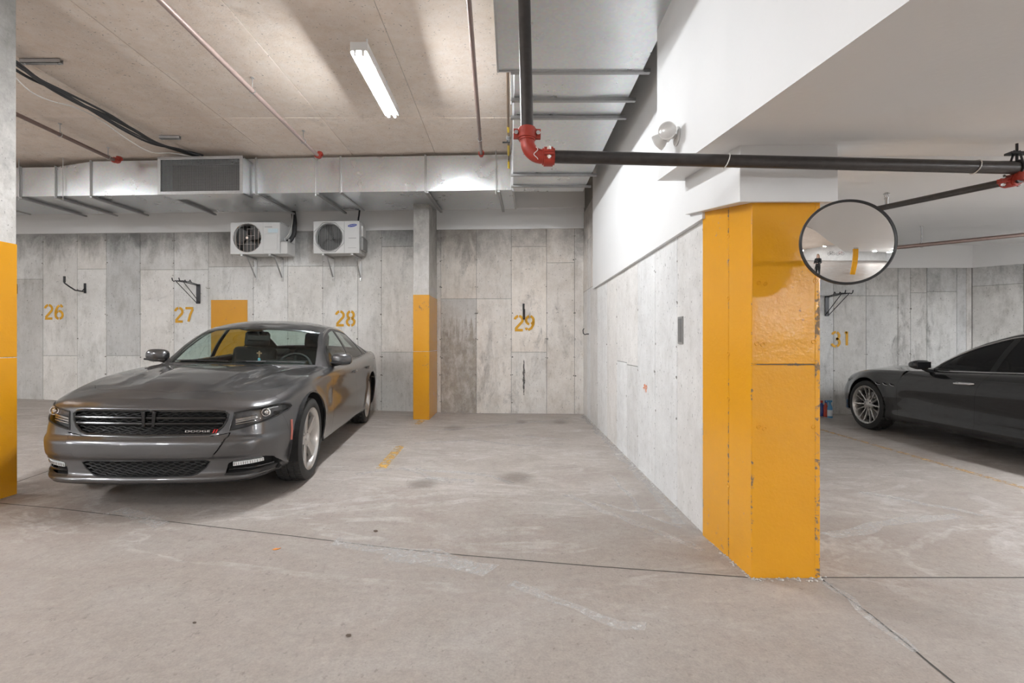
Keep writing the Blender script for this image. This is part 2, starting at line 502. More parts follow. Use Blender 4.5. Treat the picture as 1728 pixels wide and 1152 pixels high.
# floor -------------------------------------------------
def floor_obj():
    xs = np.concatenate([np.arange(-13.5, -0.2, 0.35), np.arange(-0.2, 13.6, 1.2)])
    ys = np.arange(-10.0, 10.01, 2.0)
    vs = [(x, y, floor_z(x)) for y in ys for x in xs]
    nx = len(xs)
    fs = [(j*nx+i, j*nx+i+1, (j+1)*nx+i+1, (j+1)*nx+i) for j in range(len(ys)-1) for i in range(nx-1)]
    m = MB().add(vs, fs)
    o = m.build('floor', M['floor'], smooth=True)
    return struct(o, 'worn beige concrete garage floor with pale salt stains')
FLOOR = floor_obj()

def floor_strip(name, pts, w, mat, lift=0.0012, label=None, jag=0.0):
    """a thin strip on the floor along world points"""
    pts = [Vector((p[0], p[1], 0)) for p in pts]
    vs, fs = [], []
    dense = []
    for a, b in zip(pts[:-1], pts[1:]):
        n = max(2, int((b-a).length/0.12))
        dense += [a.lerp(b, i/n) for i in range(n)]
    dense.append(pts[-1])
    for i, p in enumerate(dense):
        t = (dense[min(i+1, len(dense)-1)] - dense[max(i-1, 0)]).normalized()
        s = Vector((-t.y, t.x, 0))
        j = random.uniform(-jag, jag)
        ww = w*(1 + random.uniform(-0.3, 0.3)*(1 if jag else 0))
        for q in (p + s*(j+ww/2), p + s*(j-ww/2)):
            vs.append((q.x, q.y, floor_z(q.x)+lift))
    for i in range(len(dense)-1):
        fs.append((2*i, 2*i+1, 2*i+3, 2*i+2))
    o = MB().add(vs, fs).build(name, mat, FLOOR)
    if label: o['label'] = label
    return o
M['floor_joint'] = plain('floor_joint_dirt', (0.06,0.055,0.05), 0.95, noise_amt=0.3)
floor_strip('saw_cut_joint', [(-6.5, 4.05), fl(100, 858), fl(500, 905), fl(740, 933), fl(1000, 955), fl(1262, 974)], 0.009, M['floor_joint'])
floor_strip('saw_cut_joint', [(1.62, 2.635), (9.0, 2.64)], 0.009, M['floor_joint'])
floor_strip('saw_cut_joint', [fl(26, 814), fl(75, 797), fl(140, 775)], 0.009, M['floor_joint'])
floor_strip('floor_crack', [fl(1385, 976), fl(1440, 1015), fl(1500, 1062), fl(1560, 1112), fl(1610, 1152), (1.9, 0.9)], 0.009, M['floor_joint'], jag=0.006)

def worn_paint(name, col, amt=1.0, lim=(0.42, 0.60)):
    m, nt, b = new_mat(name)
    P_ = pos(nt)
    b.inputs['Base Color'].default_value = (*col, 1)
    b.inputs['Roughness'].default_value = 0.7
    f = mth(nt, 'MULTIPLY', ramp(nt, noise(nt, P_, 14 if amt == 1.0 else 26, 7, 0.8), [(lim[0], 0.0), (lim[1], 1.0)]), amt)
    tr = nt.nodes.new('ShaderNodeBsdfTransparent'); mx = nt.nodes.new('ShaderNodeMixShader')
    L(nt, f, mx.inputs[0]); L(nt, tr.outputs[0], mx.inputs[1]); L(nt, b.outputs[0], mx.inputs[2])
    L(nt, mx.outputs[0], nt.nodes['Material Output'].inputs['Surface'])
    return m
M['floor_yellow'] = worn_paint('worn_yellow_floor_paint', (0.74,0.44,0.10))
M['floor_orange'] = worn_paint('worn_orange_floor_paint', (0.66,0.43,0.20))
floor_strip('paint_line', [fl(676, 752), fl(643, 790)], 0.10, M['floor_yellow'], 0.0015, 'worn yellow bay line left on the floor')
floor_strip('paint_line', [fl(712, 709), fl(704, 716)], 0.10, M['floor_yellow'], 0.0015, 'trace of yellow bay line at the slim pillar')
floor_strip('paint_line', [(4.40, 7.3), (4.37, 2.4)], 0.075, M['floor_orange'], 0.0015, 'faded orange bay line beside the black car')

def stain_mat():
    m, nt, b = new_mat('damp_floor_stain')
    P_ = pos(nt, obj=True)
    b.inputs['Base Color'].default_value = (0.235, 0.195, 0.17, 1)
    b.inputs['Roughness'].default_value = 0.6
    ln = nt.nodes.new('ShaderNodeVectorMath'); ln.operation = 'LENGTH'
    L(nt, P_, ln.inputs[0])
    r = mth(nt, 'ADD', ln.outputs['Value'], mth(nt, 'MULTIPLY', mth(nt, 'SUBTRACT', noise(nt, P_, 3, 6, 0.7), 0.5), 0.5))
    f = mth(nt, 'MULTIPLY', ramp(nt, r, [(0.35, 1.0), (0.95, 0.0)]), 0.32)
    tr = nt.nodes.new('ShaderNodeBsdfTransparent'); mx = nt.nodes.new('ShaderNodeMixShader')
    L(nt, f, mx.inputs[0]); L(nt, tr.outputs[0], mx.inputs[1]); L(nt, b.outputs[0], mx.inputs[2])
    L(nt, mx.outputs[0], nt.nodes['Material Output'].inputs['Surface'])
    return m
M['salt'] = worn_paint('salt_bloom', (0.66,0.645,0.63), 0.85, (0.37, 0.72))
for pts, w_ in (([(560, 915), (650, 926), (730, 936), (790, 950), (828, 964)], 0.10), ([(660, 930), (760, 944), (828, 964)], 0.16), ([(860, 985), (930, 1010), (1010, 1045), (1090, 1060)], 0.06),
                ([(700, 792), (770, 797), (830, 803), (866, 815)], 0.06), ([(720, 806), (800, 812)], 0.08), ([(955, 835), (1020, 862), (1075, 885), (1130, 905), (1185, 930)], 0.07),
                ([(1030, 800), (1048, 822), (1068, 842), (1080, 865)], 0.035), ([(1000, 846), (1080, 866), (1150, 890)], 0.03), ([(690, 728), (780, 724), (860, 716), (960, 706)], 0.06), ([(870, 735), (960, 742)], 0.05),
                ([(700, 748), (800, 742), (880, 752), (950, 750)], 0.05), ([(190, 862), (240, 872), (285, 884)], 0.12), ([(1386, 982), (1430, 1008), (1480, 1052), (1540, 1100)], 0.05), ([(600, 800), (680, 790), (760, 815)], 0.05),
                ([(1400, 905), (1500, 880), (1620, 870)], 0.10), ([(1450, 830), (1560, 850), (1660, 870)], 0.08)):
    floor_strip('salt_streak', [fl(*p) for p in pts], w_, M['salt'], 0.0018, jag=w_*0.35)
floor_strip('salt_streak', [(-1.25, 8.60), (0.0, 8.58), (1.18, 8.53)], 0.06, M['salt'], 0.002, jag=0.02)
floor_strip('salt_streak', [(1.22, 8.4), (1.21, 6.5), (1.20, 5.0), (1.18, 3.4)], 0.09, M['salt'], 0.002, jag=0.03)
floor_strip('salt_streak', [fl(90, 676), fl(250, 680)], 0.05, M['salt'], 0.002, jag=0.02)
M['stain'] = stain_mat()
for (px, py, rx, ry) in ((872, 806, 0.20, 0.26), (712, 816, 0.17, 0.20), (880, 712, 0.12, 0.22), (945, 712, 0.16, 0.25), (765, 722, 0.20, 0.25)):
    p = fl(px, py)
    n = 24
    mb = MB().add([(0, 0, 0)] + [(math.cos(2*PI*i/n), math.sin(2*PI*i/n), 0) for i in range(n)], [(0, 1+i, 1+(i+1) % n) for i in range(n)])
    o = mb.build('damp_stain', M['stain'], FLOOR)
    o.location = (p.x, p.y, p.z+0.002); o.scale = (rx, ry, 1)

# broken edges of concrete and salt along the wall foot
def rubble(name, pts, n, mat, spread, smin, smax):
    rnd = random.Random(3)
    mb = MB()
    for i in range(n):
        k = rnd.random()*(len(pts)-1)
        a = Vector(pts[int(k)]).lerp(Vector(pts[int(k)+1]), k-int(k))
        x = a.x + rnd.uniform(-spread, spread); y = a.y + rnd.uniform(-spread, spread)
        s = rnd.uniform(smin, smax)
        c = Vector((x, y, floor_z(x)+s*0.15))
        vs = [c + Vector((rnd.uniform(0.5, 1)*s*dx, rnd.uniform(0.5, 1)*s*dy, rnd.uniform(0.2, 0.5)*s*dz)) for dx, dy, dz in ((1,0,0),(0,1,0),(-1,0,0),(0,-1,0),(0,0,1),(0,0,-0.5))]
        mb.add(vs, [(0,1,4),(1,2,4),(2,3,4),(3,0,4),(1,0,5),(2,1,5),(3,2,5),(0,3,5)])
    o = mb.build(name, mat, FLOOR)
    o['kind'] = 'stuff'
    return o
M['crumb'] = plain('crumbled_concrete', (0.52,0.51,0.50), 0.9, noise_amt=0.4)
rubble('concrete_crumbs', [(1.26, 3.2, 0), (1.25, 5.5, 0), (1.26, 8.5, 0)], 300, M['crumb'], 0.03, 0.004, 0.018)
rubble('concrete_crumbs', [(1.25, 3.2, 0), (1.27, 2.62, 0), (1.66, 2.62, 0)], 150, M['crumb'], 0.025, 0.004, 0.016)
rubble('concrete_crumbs', [(-1.2, 8.66, 0), (1.2, 8.58, 0)], 160, M['crumb'], 0.02, 0.004, 0.012)

# walls with board-form panels ---------------------------
def panel_mesh(w, h, d=0.05, ch=0.004):
    vs, fs = [], []
    vs = [(0,d,0),(w,d,0),(w,d,h),(0,d,h),(0,ch,0),(w,ch,0),(w,ch,h),(0,ch,h),(ch,0,ch),(w-ch,0,ch),(w-ch,0,h-ch),(ch,0,h-ch)]
    fs = [(4,5,1,0),(5,6,2,1),(6,7,3,2),(7,4,0,3),(8,9,5,4),(9,10,6,5),(10,11,7,6),(11,8,4,7),(8,11,10,9)]
    fs = [f for f in fs]
    me = bpy.data.meshes.new('concrete_panel')
    me.from_pydata(vs, [], [f[::-1] if i < 4 else f for i, f in enumerate(fs)])
    bm = bmesh.new(); bm.from_mesh(me); bmesh.ops.recalc_face_normals(bm, faces=bm.faces)
    bm.to_mesh(me); bm.free()
    return me
def panels(parent, fr, cols, zbot, ztop, splits, mat, gap=0.0048, proud=0.006, tones=None, name='concrete_panel', warm=0.0, special=None):
    """cols: increasing local x boundaries; splits: {column index: [z, ...]}"""
    rnd = random.Random(len(cols)*13+int(ztop*10))
    for i in range(len(cols)-1):
        zs = [zbot((cols[i]+cols[i+1])/2)] + sorted(splits.get(i, [])) + [ztop]
        for k in range(len(zs)-1):
            x0, x1, z0, z1 = cols[i]+gap/2, cols[i+1]-gap/2, zs[k]+(gap/2 if k else 0), zs[k+1]-gap/2
            if x1-x0 < 0.02 or z1-z0 < 0.02: continue
            me = panel_mesh(x1-x0, z1-z0)
            o = link_mesh(name, me, special.get((i, k), mat) if special else mat, parent)
            o.matrix_world = fr @ Matrix.Translation((x0, -proud-rnd.uniform(0, 0.003), z0))
            t = rnd.uniform(0.90, 1.05)
            if tones and (i, k) in tones: t = tones[(i, k)]
            w = rnd.uniform(-1, 1)*0.02 + warm
            o.color = (t*(1+w), t, t*(1-w), 1)
def tie_holes(parent, fr, cols, zrows, r=0.013):
    rnd = random.Random(5)
    mb = MB()
    for x in cols:
        for z in zrows:
            if rnd.random() < 0.12: continue
            for sx in (-0.020, 0.020):
                if rnd.random() < 0.35: continue
                c = (x+sx*rnd.uniform(0.2, 1.0), -0.0095, z+rnd.uniform(-0.012, 0.012))
                rr = r*rnd.uniform(0.5, 1.1)
                vs = [fr @ Vector(c)] + [fr @ Vector((c[0]+rr*math.cos(2*PI*k/8)*rnd.uniform(0.7, 1.5), c[1], c[2]+rr*math.sin(2*PI*k/8)*rnd.uniform(0.7, 1.2))) for k in range(8)]
                mb.add(vs, [(0, 1+k, 1+(k+1) % 8) for k in range(8)])
    o = mb.build('tie_holes', M['hole'], parent)
    o['kind'] = 'stuff'
def wall_core(name, fr, x0, x1, z1, mat, thick=0.3, z0=-0.2, label=None):
    o = MB().box((x0, 0, z0), (x1, thick, z1), fr).build(name, mat)
    return struct(o, label)

BACK = wall_core('wall_back', BW, -14.5, 0.25, CEIL, M['joint'], label='long board-formed concrete back wall with painted bay numbers')
def colx(fr, pxs, py=560): return [on_wall(fr, p, py, 0.0)[0] for p in pxs]
def rowz(fr, px, *pys): return [on_wall(fr, px, p, 0.0)[1] for p in pys]
BAND = 3.2
cl = colx(BW, [-120, -60, -10, 26, 73, 131, 180, 237, 294, 352, 428, 486, 545, 604, 644, 716])
fz = lambda lx: floor_z((BW @ Vector((lx, 0, 0))).x) - 0.03
sp = {2: rowz(BW, 20, 471), 3: rowz(BW, 50, 471), 4: rowz(BW, 100, 600), 5: rowz(BW, 155, 454), 6: rowz(BW, 205, 600), 7: rowz(BW, 265, 455), 8: rowz(BW, 320, 455),
      9: rowz(BW, 390, 450), 10: rowz(BW, 455, 449), 11: rowz(BW, 515, 449), 12: rowz(BW, 575, 449), 14: rowz(BW, 670, 594, 416)}
tn = {(3, 0): 0.80, (4, 1): 0.98, (6, 1): 0.83, (7, 0): 1.06, (5, 0): 1.08, (8, 0): 1.05, (10, 0): 1.08, (11, 0): 1.06, (12, 0): 1.04, (9, 0): 0.98, (13, 0): 0.98, (9, 1): 0.82, (14, 1): 1.03, (14, 2): 0.85}
panels(BACK, BW, cl, fz, BAND+0.02, sp, M['wall'], tones=tn)
ca = colx(BW, [716, 744, 804, 863, 922.5, 969.6, 985])
sa = {1: rowz(BW, 770, 504), 2: rowz(BW, 830, 504), 3: rowz(BW, 890, 594, 416), 4: rowz(BW, 945, 443)}
ta = {(1, 0): 0.84, (2, 0): 1.05, (3, 0): 1.02, (3, 1): 1.06, (3, 2): 0.97, (4, 0): 1.0, (2, 1): 0.98, (1, 1): 0.98}
panels(BACK, BW, ca, fz, BAND+0.02, sa, M['wall_warm'], tones=ta, warm=0.012, special={(1, 0): M['wall_drip']})
zrows = rowz(BW, 860, 400, 439, 484, 529, 572, 603, 633, 678)
tie_holes(BACK, BW, cl[2:-1]+ca[1:-1], zrows)

# damp run-down stain in the empty bay, scuffs
o = MB().prism([(-0.006-0.020*math.sin(PI*i/14)*(0.6+0.4*math.sin(i*2.3)), -0.30+0.6*i/14) for i in range(15)] + [(0.006+0.020*math.sin(PI*i/14)*(0.6+0.4*math.sin(i*1.7)), 0.30-0.6*i/14) for i in range(15)], 0.001, BW @ Matrix.Translation((*[on_wall(BW, 884, 637)[0]], -0.0125, on_wall(BW, 884, 637)[1])) @ Matrix.Rotation(PI/2, 4, 'X')).build('rubber_scuff', worn_paint('worn_black_scuff', (0.13,0.125,0.12)), BACK)

# stencilled bay numbers
def ribbon(pts, w):
    pts = [Vector((p[0], p[1])) for p in pts]
    l, r = [], []
    for i, p in enumerate(pts):
        t = (pts[min(i+1, len(pts)-1)]-pts[max(i-1, 0)]).normalized()
        s = Vector((-t.y, t.x))*w/2
        l.append(p+s); r.append(p-s)
    return [tuple(q) for q in l] + [tuple(q) for q in r[::-1]]
def ell(cx_, cy_, rx, ry, a0, a1, n=14):
    return [(cx_+rx*math.cos(math.radians(a0+(a1-a0)*i/n)), cy_+ry*math.sin(math.radians(a0+(a1-a0)*i/n))) for i in range(n+1)]
DIGITS = {
 '1': [[(0.30, 0.98), (0.30, 0.10)], [(0.18, 0.86), (0.30, 0.95)]],
 '2': [ell(0.30, 0.70, 0.24, 0.24, 172, 98), ell(0.30, 0.70, 0.24, 0.24, 84, -35) + [(0.36, 0.42), (0.10, 0.13)], [(0.06, 0.06), (0.56, 0.06)]],
 '3': [ell(0.28, 0.72, 0.22, 0.22, 160, 85), ell(0.28, 0.72, 0.23, 0.22, 70, -80), ell(0.28, 0.28, 0.25, 0.24, 82, -70), ell(0.28, 0.28, 0.25, 0.24, -85, -165)],
 '6': [ell(0.32, 0.30, 0.24, 0.25, 100, -80), ell(0.32, 0.30, 0.24, 0.25, -98, -250), [(0.07, 0.36), (0.10, 0.58), (0.22, 0.82), (0.34, 0.92)], ell(0.36, 0.74, 0.18, 0.20, 78, 15)],
 '7': [[(0.04, 0.93), (0.56, 0.93)], [(0.53, 0.86), (0.36, 0.50), (0.24, 0.06)]],
 '8': [ell(0.30, 0.72, 0.20, 0.22, 80, -80), ell(0.30, 0.72, 0.20, 0.22, 100, 260), ell(0.30, 0.27, 0.24, 0.23, 80, -80), ell(0.30, 0.27, 0.24, 0.23, 100, 260)],
 '9': [ell(0.30, 0.68, 0.23, 0.25, 80, -70), ell(0.30, 0.68, 0.23, 0.25, 100, 262), [(0.535, 0.62), (0.52, 0.42), (0.40, 0.18), (0.20, 0.07)], ell(0.24, 0.25, 0.18, 0.19, 190, 235)],
}
def number(text, fr, px, py, h, parent):
    x, z = on_wall(fr, px, py, 0.01)
    mb = MB()
    step = h*0.70
    for i, ch in enumerate(text):
        ox = (i-len(text)/2)*step
        for st in DIGITS[ch]:
            poly = [(ox+p[0]*h, (p[1]-0.5)*h) for p in ribbon(st, 0.155)]
            mb.prism(poly, 0.001)
    o = mb.build('painted_number', M['yellow_print'], parent)
    o.matrix_world = fr @ Matrix.Translation((x, -0.0125, z)) @ Matrix.Rotation(PI/2, 4, 'X')
    o['label'] = 'yellow stencilled bay number %s' % text
for t, px, py in (('26', 92, 526), ('27', 312, 531), ('28', 584, 537), ('29', 886, 545)):
    number(t, BW, px, py, 0.275, BACK)

# yellow paint patch on the wall behind the grey car
x0 = on_wall(BW, 357, 520)[0]; x1 = on_wall(BW, 418, 520)[0]; zt = on_wall(BW, 388, 506)[1]
o = MB().box((x0, -0.016, 0.05), (x1, 0.0, zt), BW).build('painted_panel', M['yellow'], BACK, bevel=0.003)
o['label'] = 'yellow painted square on the wall behind the grey car'

# white band over the back wall
o = MB().box((-14.5, -0.03, BAND), (0.16, 0.0, CEIL), BW).box((-14.5, -0.10, BAND+0.34), (0.16, -0.03, CEIL), BW).build('trim_1', M['white'], bevel=0.004)
struct(o, 'white painted concrete band above the back wall')

# partition to the right of the empty bay
PART = MB().box((1.262, 3.1, -0.2), (1.50, 8.9, 2.9)).box((1.262, 7.40, 2.9), (1.50, 8.9, CEIL)).build('wall_right', M['joint'])
struct(PART, 'pale concrete partition wall right of the empty bay')
def pcol(*pxs): return sorted(8.6 - 1.262*FPX/(p-CX) for p in pxs)
cp = [0.0, 0.42] + pcol(997, 1009, 1025, 1042, 1059, 1077.5, 1107, 1144.5, 1190)[0:]
cp = sorted(set(round(c, 3) for c in cp))
i1077 = min(range(len(cp)), key=lambda i: abs(cp[i]-pcol(1077.5)[0]))
panels(PART, PW, cp, lambda x: -0.03, 2.10, {i1077-2: [1.02], i1077-1: [1.0]}, M['wall_part'], gap=0.0048, proud=0.006)
panels(PART, PW, [0.0, 0.42, 0.80, 1.17], lambda x: 2.104, 3.46, {1: [2.9]}, M['wall_warm'], gap=0.003, proud=0.004)
tie_holes(PART, PW, cp[3:-1], [0.32, 0.66, 0.98, 1.22, 1.55, 1.86])
o = MB().box((1.500, 3.2, -0.02), (1.508, 8.6, 2.9)).build('concrete_face', M['wall_part'], PART); o.color = (0.95, 0.95, 0.95, 1)
# orange spray dot and grey mark
def spray():
    c = Vector((1.2555, 0, 0)); p = at(1090, 655, 1.258*FPX/(1090-CX))
    rnd = random.Random(2); n = 18
    ring = [(p.x, p.y+0.075*math.cos(2*PI*i/n)*rnd.uniform(0.6, 1.1), p.z+0.05*math.sin(2*PI*i/n)*rnd.uniform(0.6, 1.1)) for i in range(n)]
    vs = [(1.2510, p.y, p.z)] + [(1.2510, q[1], q[2]) for q in ring]
    m = worn_paint('orange_spray_paint', (0.9, 0.30, 0.13))
    o = MB().add(vs, [(0, 1+i, 1+(i+1) % n) for i in range(n)]).build('spray_mark', m, PART)
    o['label'] = 'small orange spray paint blot'
spray()

# white beam over the partition and sloping ramp slab over the next bay
def ramp_z(Y): return 2.366 + 0.1126*(max(Y, 1.0)-3.46)
BEAM = MB().box((1.222, 3.18, 2.035), (1.50, 7.43, CEIL)).build('trim_2', M['white'], bevel=0.003)
struct(BEAM, 'white painted downstand beam above the concrete partition')
mb = MB()
mx = Matrix(((0,0,1,0),(1,0,0,0),(0,1,0,0),(0,0,0,1)))      # (y, z) outline extruded along x
mb.prism([(-10, ramp_z(-10)), (1.0, ramp_z(1.0)), (2.80, ramp_z(2.80)), (2.80, CEIL), (-10, CEIL)], 12.0, Matrix.Translation((1.017, 0, 0)) @ mx)
RAMP = mb.build('ceiling_ramp', M['white'])
struct(RAMP, 'white underside of the sloping ramp slab at the right')
mb = MB()
mb.prism([(2.80, ramp_z(2.80)-0.0), (3.46, ramp_z(3.46)), (3.46, CEIL), (2.80, CEIL)], 0.6, Matrix.Translation((1.017, 0, 0)) @ mx)
mb.prism([(2.80, ramp_z(2.80)-0.028), (8.9, ramp_z(8.9)-0.028), (8.9, CEIL), (2.80, CEIL)], 11.4, Matrix.Translation((1.617, 0, 0)) @ mx)
mb.prism([(3.46, ramp_z(3.46)-0.028), (8.9, ramp_z(8.9)-0.028), (8.9, CEIL), (3.46, CEIL)], 0.14, Matrix.Translation((1.48, 0, 0)) @ mx)
o = mb.build('ceiling_bay', M['white'])
struct(o, 'white sloping ceiling above the black car')

# next bay: back wall, angled wall
BAYW = wall_core('wall_bay', RW, 0.0, 6.6, 3.2, M['joint'], label='stained concrete wall behind the black car')
cb = [0.0] + colx(RW, [1340, 1406, 1461, 1514.7, 1536, 1563.6, 1614, 1630, 1639.5])
panels(BAYW, RW, cb, lambda x: -0.03, 2.56, {1: rowz(RW, 1380, 499), 2: rowz(RW, 1430, 499), 3: rowz(RW, 1480, 499), 5: rowz(RW, 1550, 494), 6: rowz(RW, 1590, 492)}, M['wall_bay'])
tie_holes(BAYW, RW, cb[2:6], rowz(RW, 1461, 470, 520, 597, 625, 660))
number('31', RW, 1421, 572, 0.27, BAYW)
ANGW = wall_core('wall_angled', AW, 0.0, 7.0, 3.2, M['joint'], label='angled grey concrete wall at the far right')
panels(ANGW, AW, [0.0, 0.62, 1.25, 1.9, 2.6, 3.3, 4.0, 4.8, 5.6, 7.0], lambda x: -0.03, 2.56, {0: [2.2], 1: [2.25]}, M['wall_bay'])
o = MB().box((0.0, -0.02, 2.52), (6.5, 0.0, 3.1), RW).box((0.0, -0.02, 2.52), (7.0, 0.0, 3.1), AW).build('trim_3', M['white'])
struct(o, 'white painted band above the wall of the next bay')

# ceiling
mb = MB().box((-14.0, -10.0, CEIL), (1.4, 9.6, CEIL+0.25))
CEILO = struct(mb.build('ceiling', M['joint']), 'bare plywood-formed concrete ceiling')
CFR = Matrix(((1,0,0,0),(0,0,1,0),(0,1,0,CEIL),(0,0,0,1)))    # local x = X, local z = Y, local y = up
xs_ = [-1.10+1.22*k for k in range(-6, 2)]; ys_ = [6.1-2.44*k for k in range(2, -2, -1)]
rnd = random.Random(11)
for i in range(len(xs_)):
    for j in range(len(ys_)):
        me = panel_mesh(1.22-0.004, 2.44-0.004, 0.02, 0.003)
        o = link_mesh('ceiling_panel', me, M['ceil'], CEILO)
        o.matrix_world = CFR @ Matrix.Translation((xs_[i], -0.008-rnd.uniform(0, 0.004), ys_[j]))
        t = rnd.uniform(0.93, 1.05); o.color = (t, t, t, 1)
mb = MB().box((-14.0, -10.0, CEIL-0.004), (1.4, ys_[0], CEIL)).box((-14.0, ys_[0], CEIL-0.004), (xs_[0], 9.6, CEIL))
o = mb.build('ceiling_panel', M['ceil'], CEILO); o.color = (1, 1, 1, 1)
# walls behind and beside the viewer
for nm, a, b, lab in (('wall_front', (-14, -10.3, -0.2), (13, -10.0, CEIL), 'concrete wall across the lane behind the viewer'),
                      ('wall_left', (-14.0, -10.0, -0.2), (-13.7, 9.6, CEIL), 'concrete wall at the far left end'),
                      ('wall_far_right', (12.7, -10.0, -0.2), (13.0, 5.0, CEIL), 'concrete wall at the far right end')):
    o = MB().box(a, b).build(nm, M['wall_part']); o.color = (1, 1, 1, 1)
    struct(o, lab)

# ------------------------------------------------------------------ pillars
def quadprism(mb, pts, z0, z1):
    return mb.prism([(p[0], p[1]) for p in pts], z1-z0, Matrix.Translation((0, 0, z0)))
def pillar_right():
    t = empty('pillar', (1.44, 2.9, 0), 0, 'big yellow painted concrete pillar carrying the round mirror', 'pillar')
    A, B, C_, D = Vector((1.272, 2.63)), Vector((1.635, 2.63)), Vector((1.60, 3.215)), Vector((1.238, 3.215))
    off = Vector((1.44, 2.9))
    core = [p*0.97+0.03*(A+B+C_+D)/4 for p in (A, B, C_, D)]
    quadprism(MB(), [p-off for p in core], -0.1, 2.3).build('core', M['joint'], t)
    def skin(p, q, z0, z1, d=0.03, top2=None):
        # slab along edge p->q, outer face on the edge
        e = (q-p).normalized(); nrm = Vector((e.y, -e.x))
        pts = [p, q, q-nrm*d, p-nrm*d]
        mb = MB()
        lo = [(v-off) for v in pts]
        n0 = [Vector((v.x, v.y, z0)) for v in lo]
        tz = (z1, z1) if top2 is None else top2
        n1 = [Vector((lo[0].x, lo[0].y, tz[0])), Vector((lo[1].x, lo[1].y, tz[1])), Vector((lo[2].x, lo[2].y, tz[1])), Vector((lo[3].x, lo[3].y, tz[0]))]
        mb.add(n0+n1, [(0,3,2,1),(4,5,6,7),(0,1,5,4),(1,2,6,5),(2,3,7,6),(3,0,4,7)])
        return mb.build('painted_face', M['yellow_x'] if abs(e.x) > abs(e.y) else M['yellow_y'], t, bevel=0.004, merge=True)
    g = 0.0015
    e = (B-A).normalized()
    skin(A, B, -0.02, 1.126); skin(A, B, 1.131, 2.02)
    skin(B, C_, -0.02, 2.06)
    m1 = A.lerp(D, 0.42)
    eA = (D-A).normalized()
    skin(m1-eA*g, A+eA*0.002, -0.02, 2.05, top2=(2.06, 2.02))
    skin(D, m1+eA*g, -0.02, 2.10, top2=(2.12, 2.06))
    # cast-in plugs showing as rings in the paint
    for (x, z) in ((1.30, 1.24), (1.33, 1.235), (1.60, 1.25), (1.31, 1.56), (1.345, 1.555), (1.61, 1.57), (1.31, 0.80), (1.34, 0.79), (1.60, 0.80)):
        MB().lathe([(0.0, 0.013), (-0.003, 0.012), (-0.003, 0.009), (0.0, 0.008)], 16, 'y', (x-off.x, 2.63-off.y, z)).build('tie_plug', M['yellow'], t, smooth=True)
    q = A.lerp(D, 0.42)
    for z in (0.42, 0.92, 1.18, 1.5, 1.86):
        MB().lathe([(0.0, 0.016), (-0.003, 0.014), (-0.003, 0.010), (0.0, 0.008)], 16, 'x', (q.x-off.x, q.y-off.y, z)).build('tie_plug', M['yellow'], t, smooth=True)
    return t
pillar_right()
cap = MB()
P0 = [(1.19, 2.585), (1.70, 2.585), (1.70, 3.40), (1.19, 3.40)]
zb = [1.975, 1.975, 2.115, 2.115]
zt_ = [ramp_z(2.585)+0.02, ramp_z(2.585)+0.02, ramp_z(3.40)+0.02, ramp_z(3.40)+0.02]
cap.add([(x, y, z) for (x, y), z in zip(P0, zb)] + [(x, y, z) for (x, y), z in zip(P0, zt_)], [(0,3,2,1),(4,5,6,7),(0,1,5,4),(1,2,6,5),(2,3,7,6),(3,0,4,7)])
o = cap.build('trim_4', M['white'], bevel=0.004)
struct(o, 'white pillar head between the yellow pillar and the ramp slab')

def pillar(name, x0, x1, y0, y1, ztop_yellow, label, ztop=CEIL):
    cx_, cy_ = (x0+x1)/2, (y0+y1)/2
    t = empty(name, (cx_, cy_, floor_z(cx_)), 0, label, 'pillar')
    w, d = x1-x0, y1-y0
    MB().box((-w/2+0.002, -d/2+0.002, -0.05), (w/2-0.002, d/2-0.002, ztop-floor_z(cx_))).build('concrete_shaft', M['column'], t, bevel=0.006)
    hz = ztop_yellow-floor_z(cx_)
    MB().box((-w/2-0.002, -d/2-0.002, -0.02), (w/2+0.002, d/2+0.002, hz*0.545)).build('painted_face', M['yellow'], t, bevel=0.006)
    MB().box((-w/2-0.002, -d/2-0.002, hz*0.545+0.003), (w/2+0.002, d/2+0.002, hz)).build('painted_face', M['yellow'], t, bevel=0.006)
    return t
pillar('pillar', -1.545, -1.292, 7.88, 8.74, 1.99, 'slim pillar between bays 28 and 29, yellow below and bare concrete above')
pillar('pillar', -4.17, -3.81, 3.27, 3.84, 2.0, 'pillar cut off by the left edge of the photo, yellow below')
pillar('pillar', 1.95, 2.32, -1.9, -1.45, 2.0, 'yellow pillar across the lane, seen only in the round mirror', 2.15)
# ------------------------------------------------------------------ lamps
def lamp(x, y0, z, label, length=1.21, rz=0.0, show_parts=True):
    t = empty('fluorescent_lamp', (x, y0+length/2, z), rz, label, 'lamp', 'bare twin-tube ceiling lamps')
    h = length/2
    mb = MB().prism([(-0.075, 0.10), (-0.075, 0.0100), (-0.071, 0.0100), (-0.062, 0.024), (-0.02, 0.026), (0.02, 0.026), (0.062, 0.024), (0.071, 0.0100), (0.075, 0.0100), (0.075, 0.10)], length, Matrix.Translation((0, h, 0)) @ Matrix.Rotation(PI/2, 4, 'X'))  # wide lips shaped to keep tube light off the ceiling
    mb.build('housing', M['white_enamel'], t, bevel=0.002)
    for e in (-0.36, 0.36):
        if z > 2.6: MB().cyl((0, e, 0.10), (0, e, CEIL-0.01-z), 0.008, 8).build('stem', M['white_enamel'], t)
    for s in (-1, 1):
        MB().cyl((s*0.034, -h+0.02, 0), (s*0.034, h-0.02, 0), 0.0125, 10).build('tube', M['tube_glow'], t, smooth=True)
        for e in (-1, 1):
            MB().box((s*0.034-0.011, e*(h-0.012)-0.01, -0.015), (s*0.034+0.011, e*(h-0.012)+0.01, 0.05)).build('lamp_holder', M['white_plastic'], t)
    return t
lamp(-1.305, 4.27, 3.72, 'lit twin-tube fluorescent lamp on the concrete ceiling')
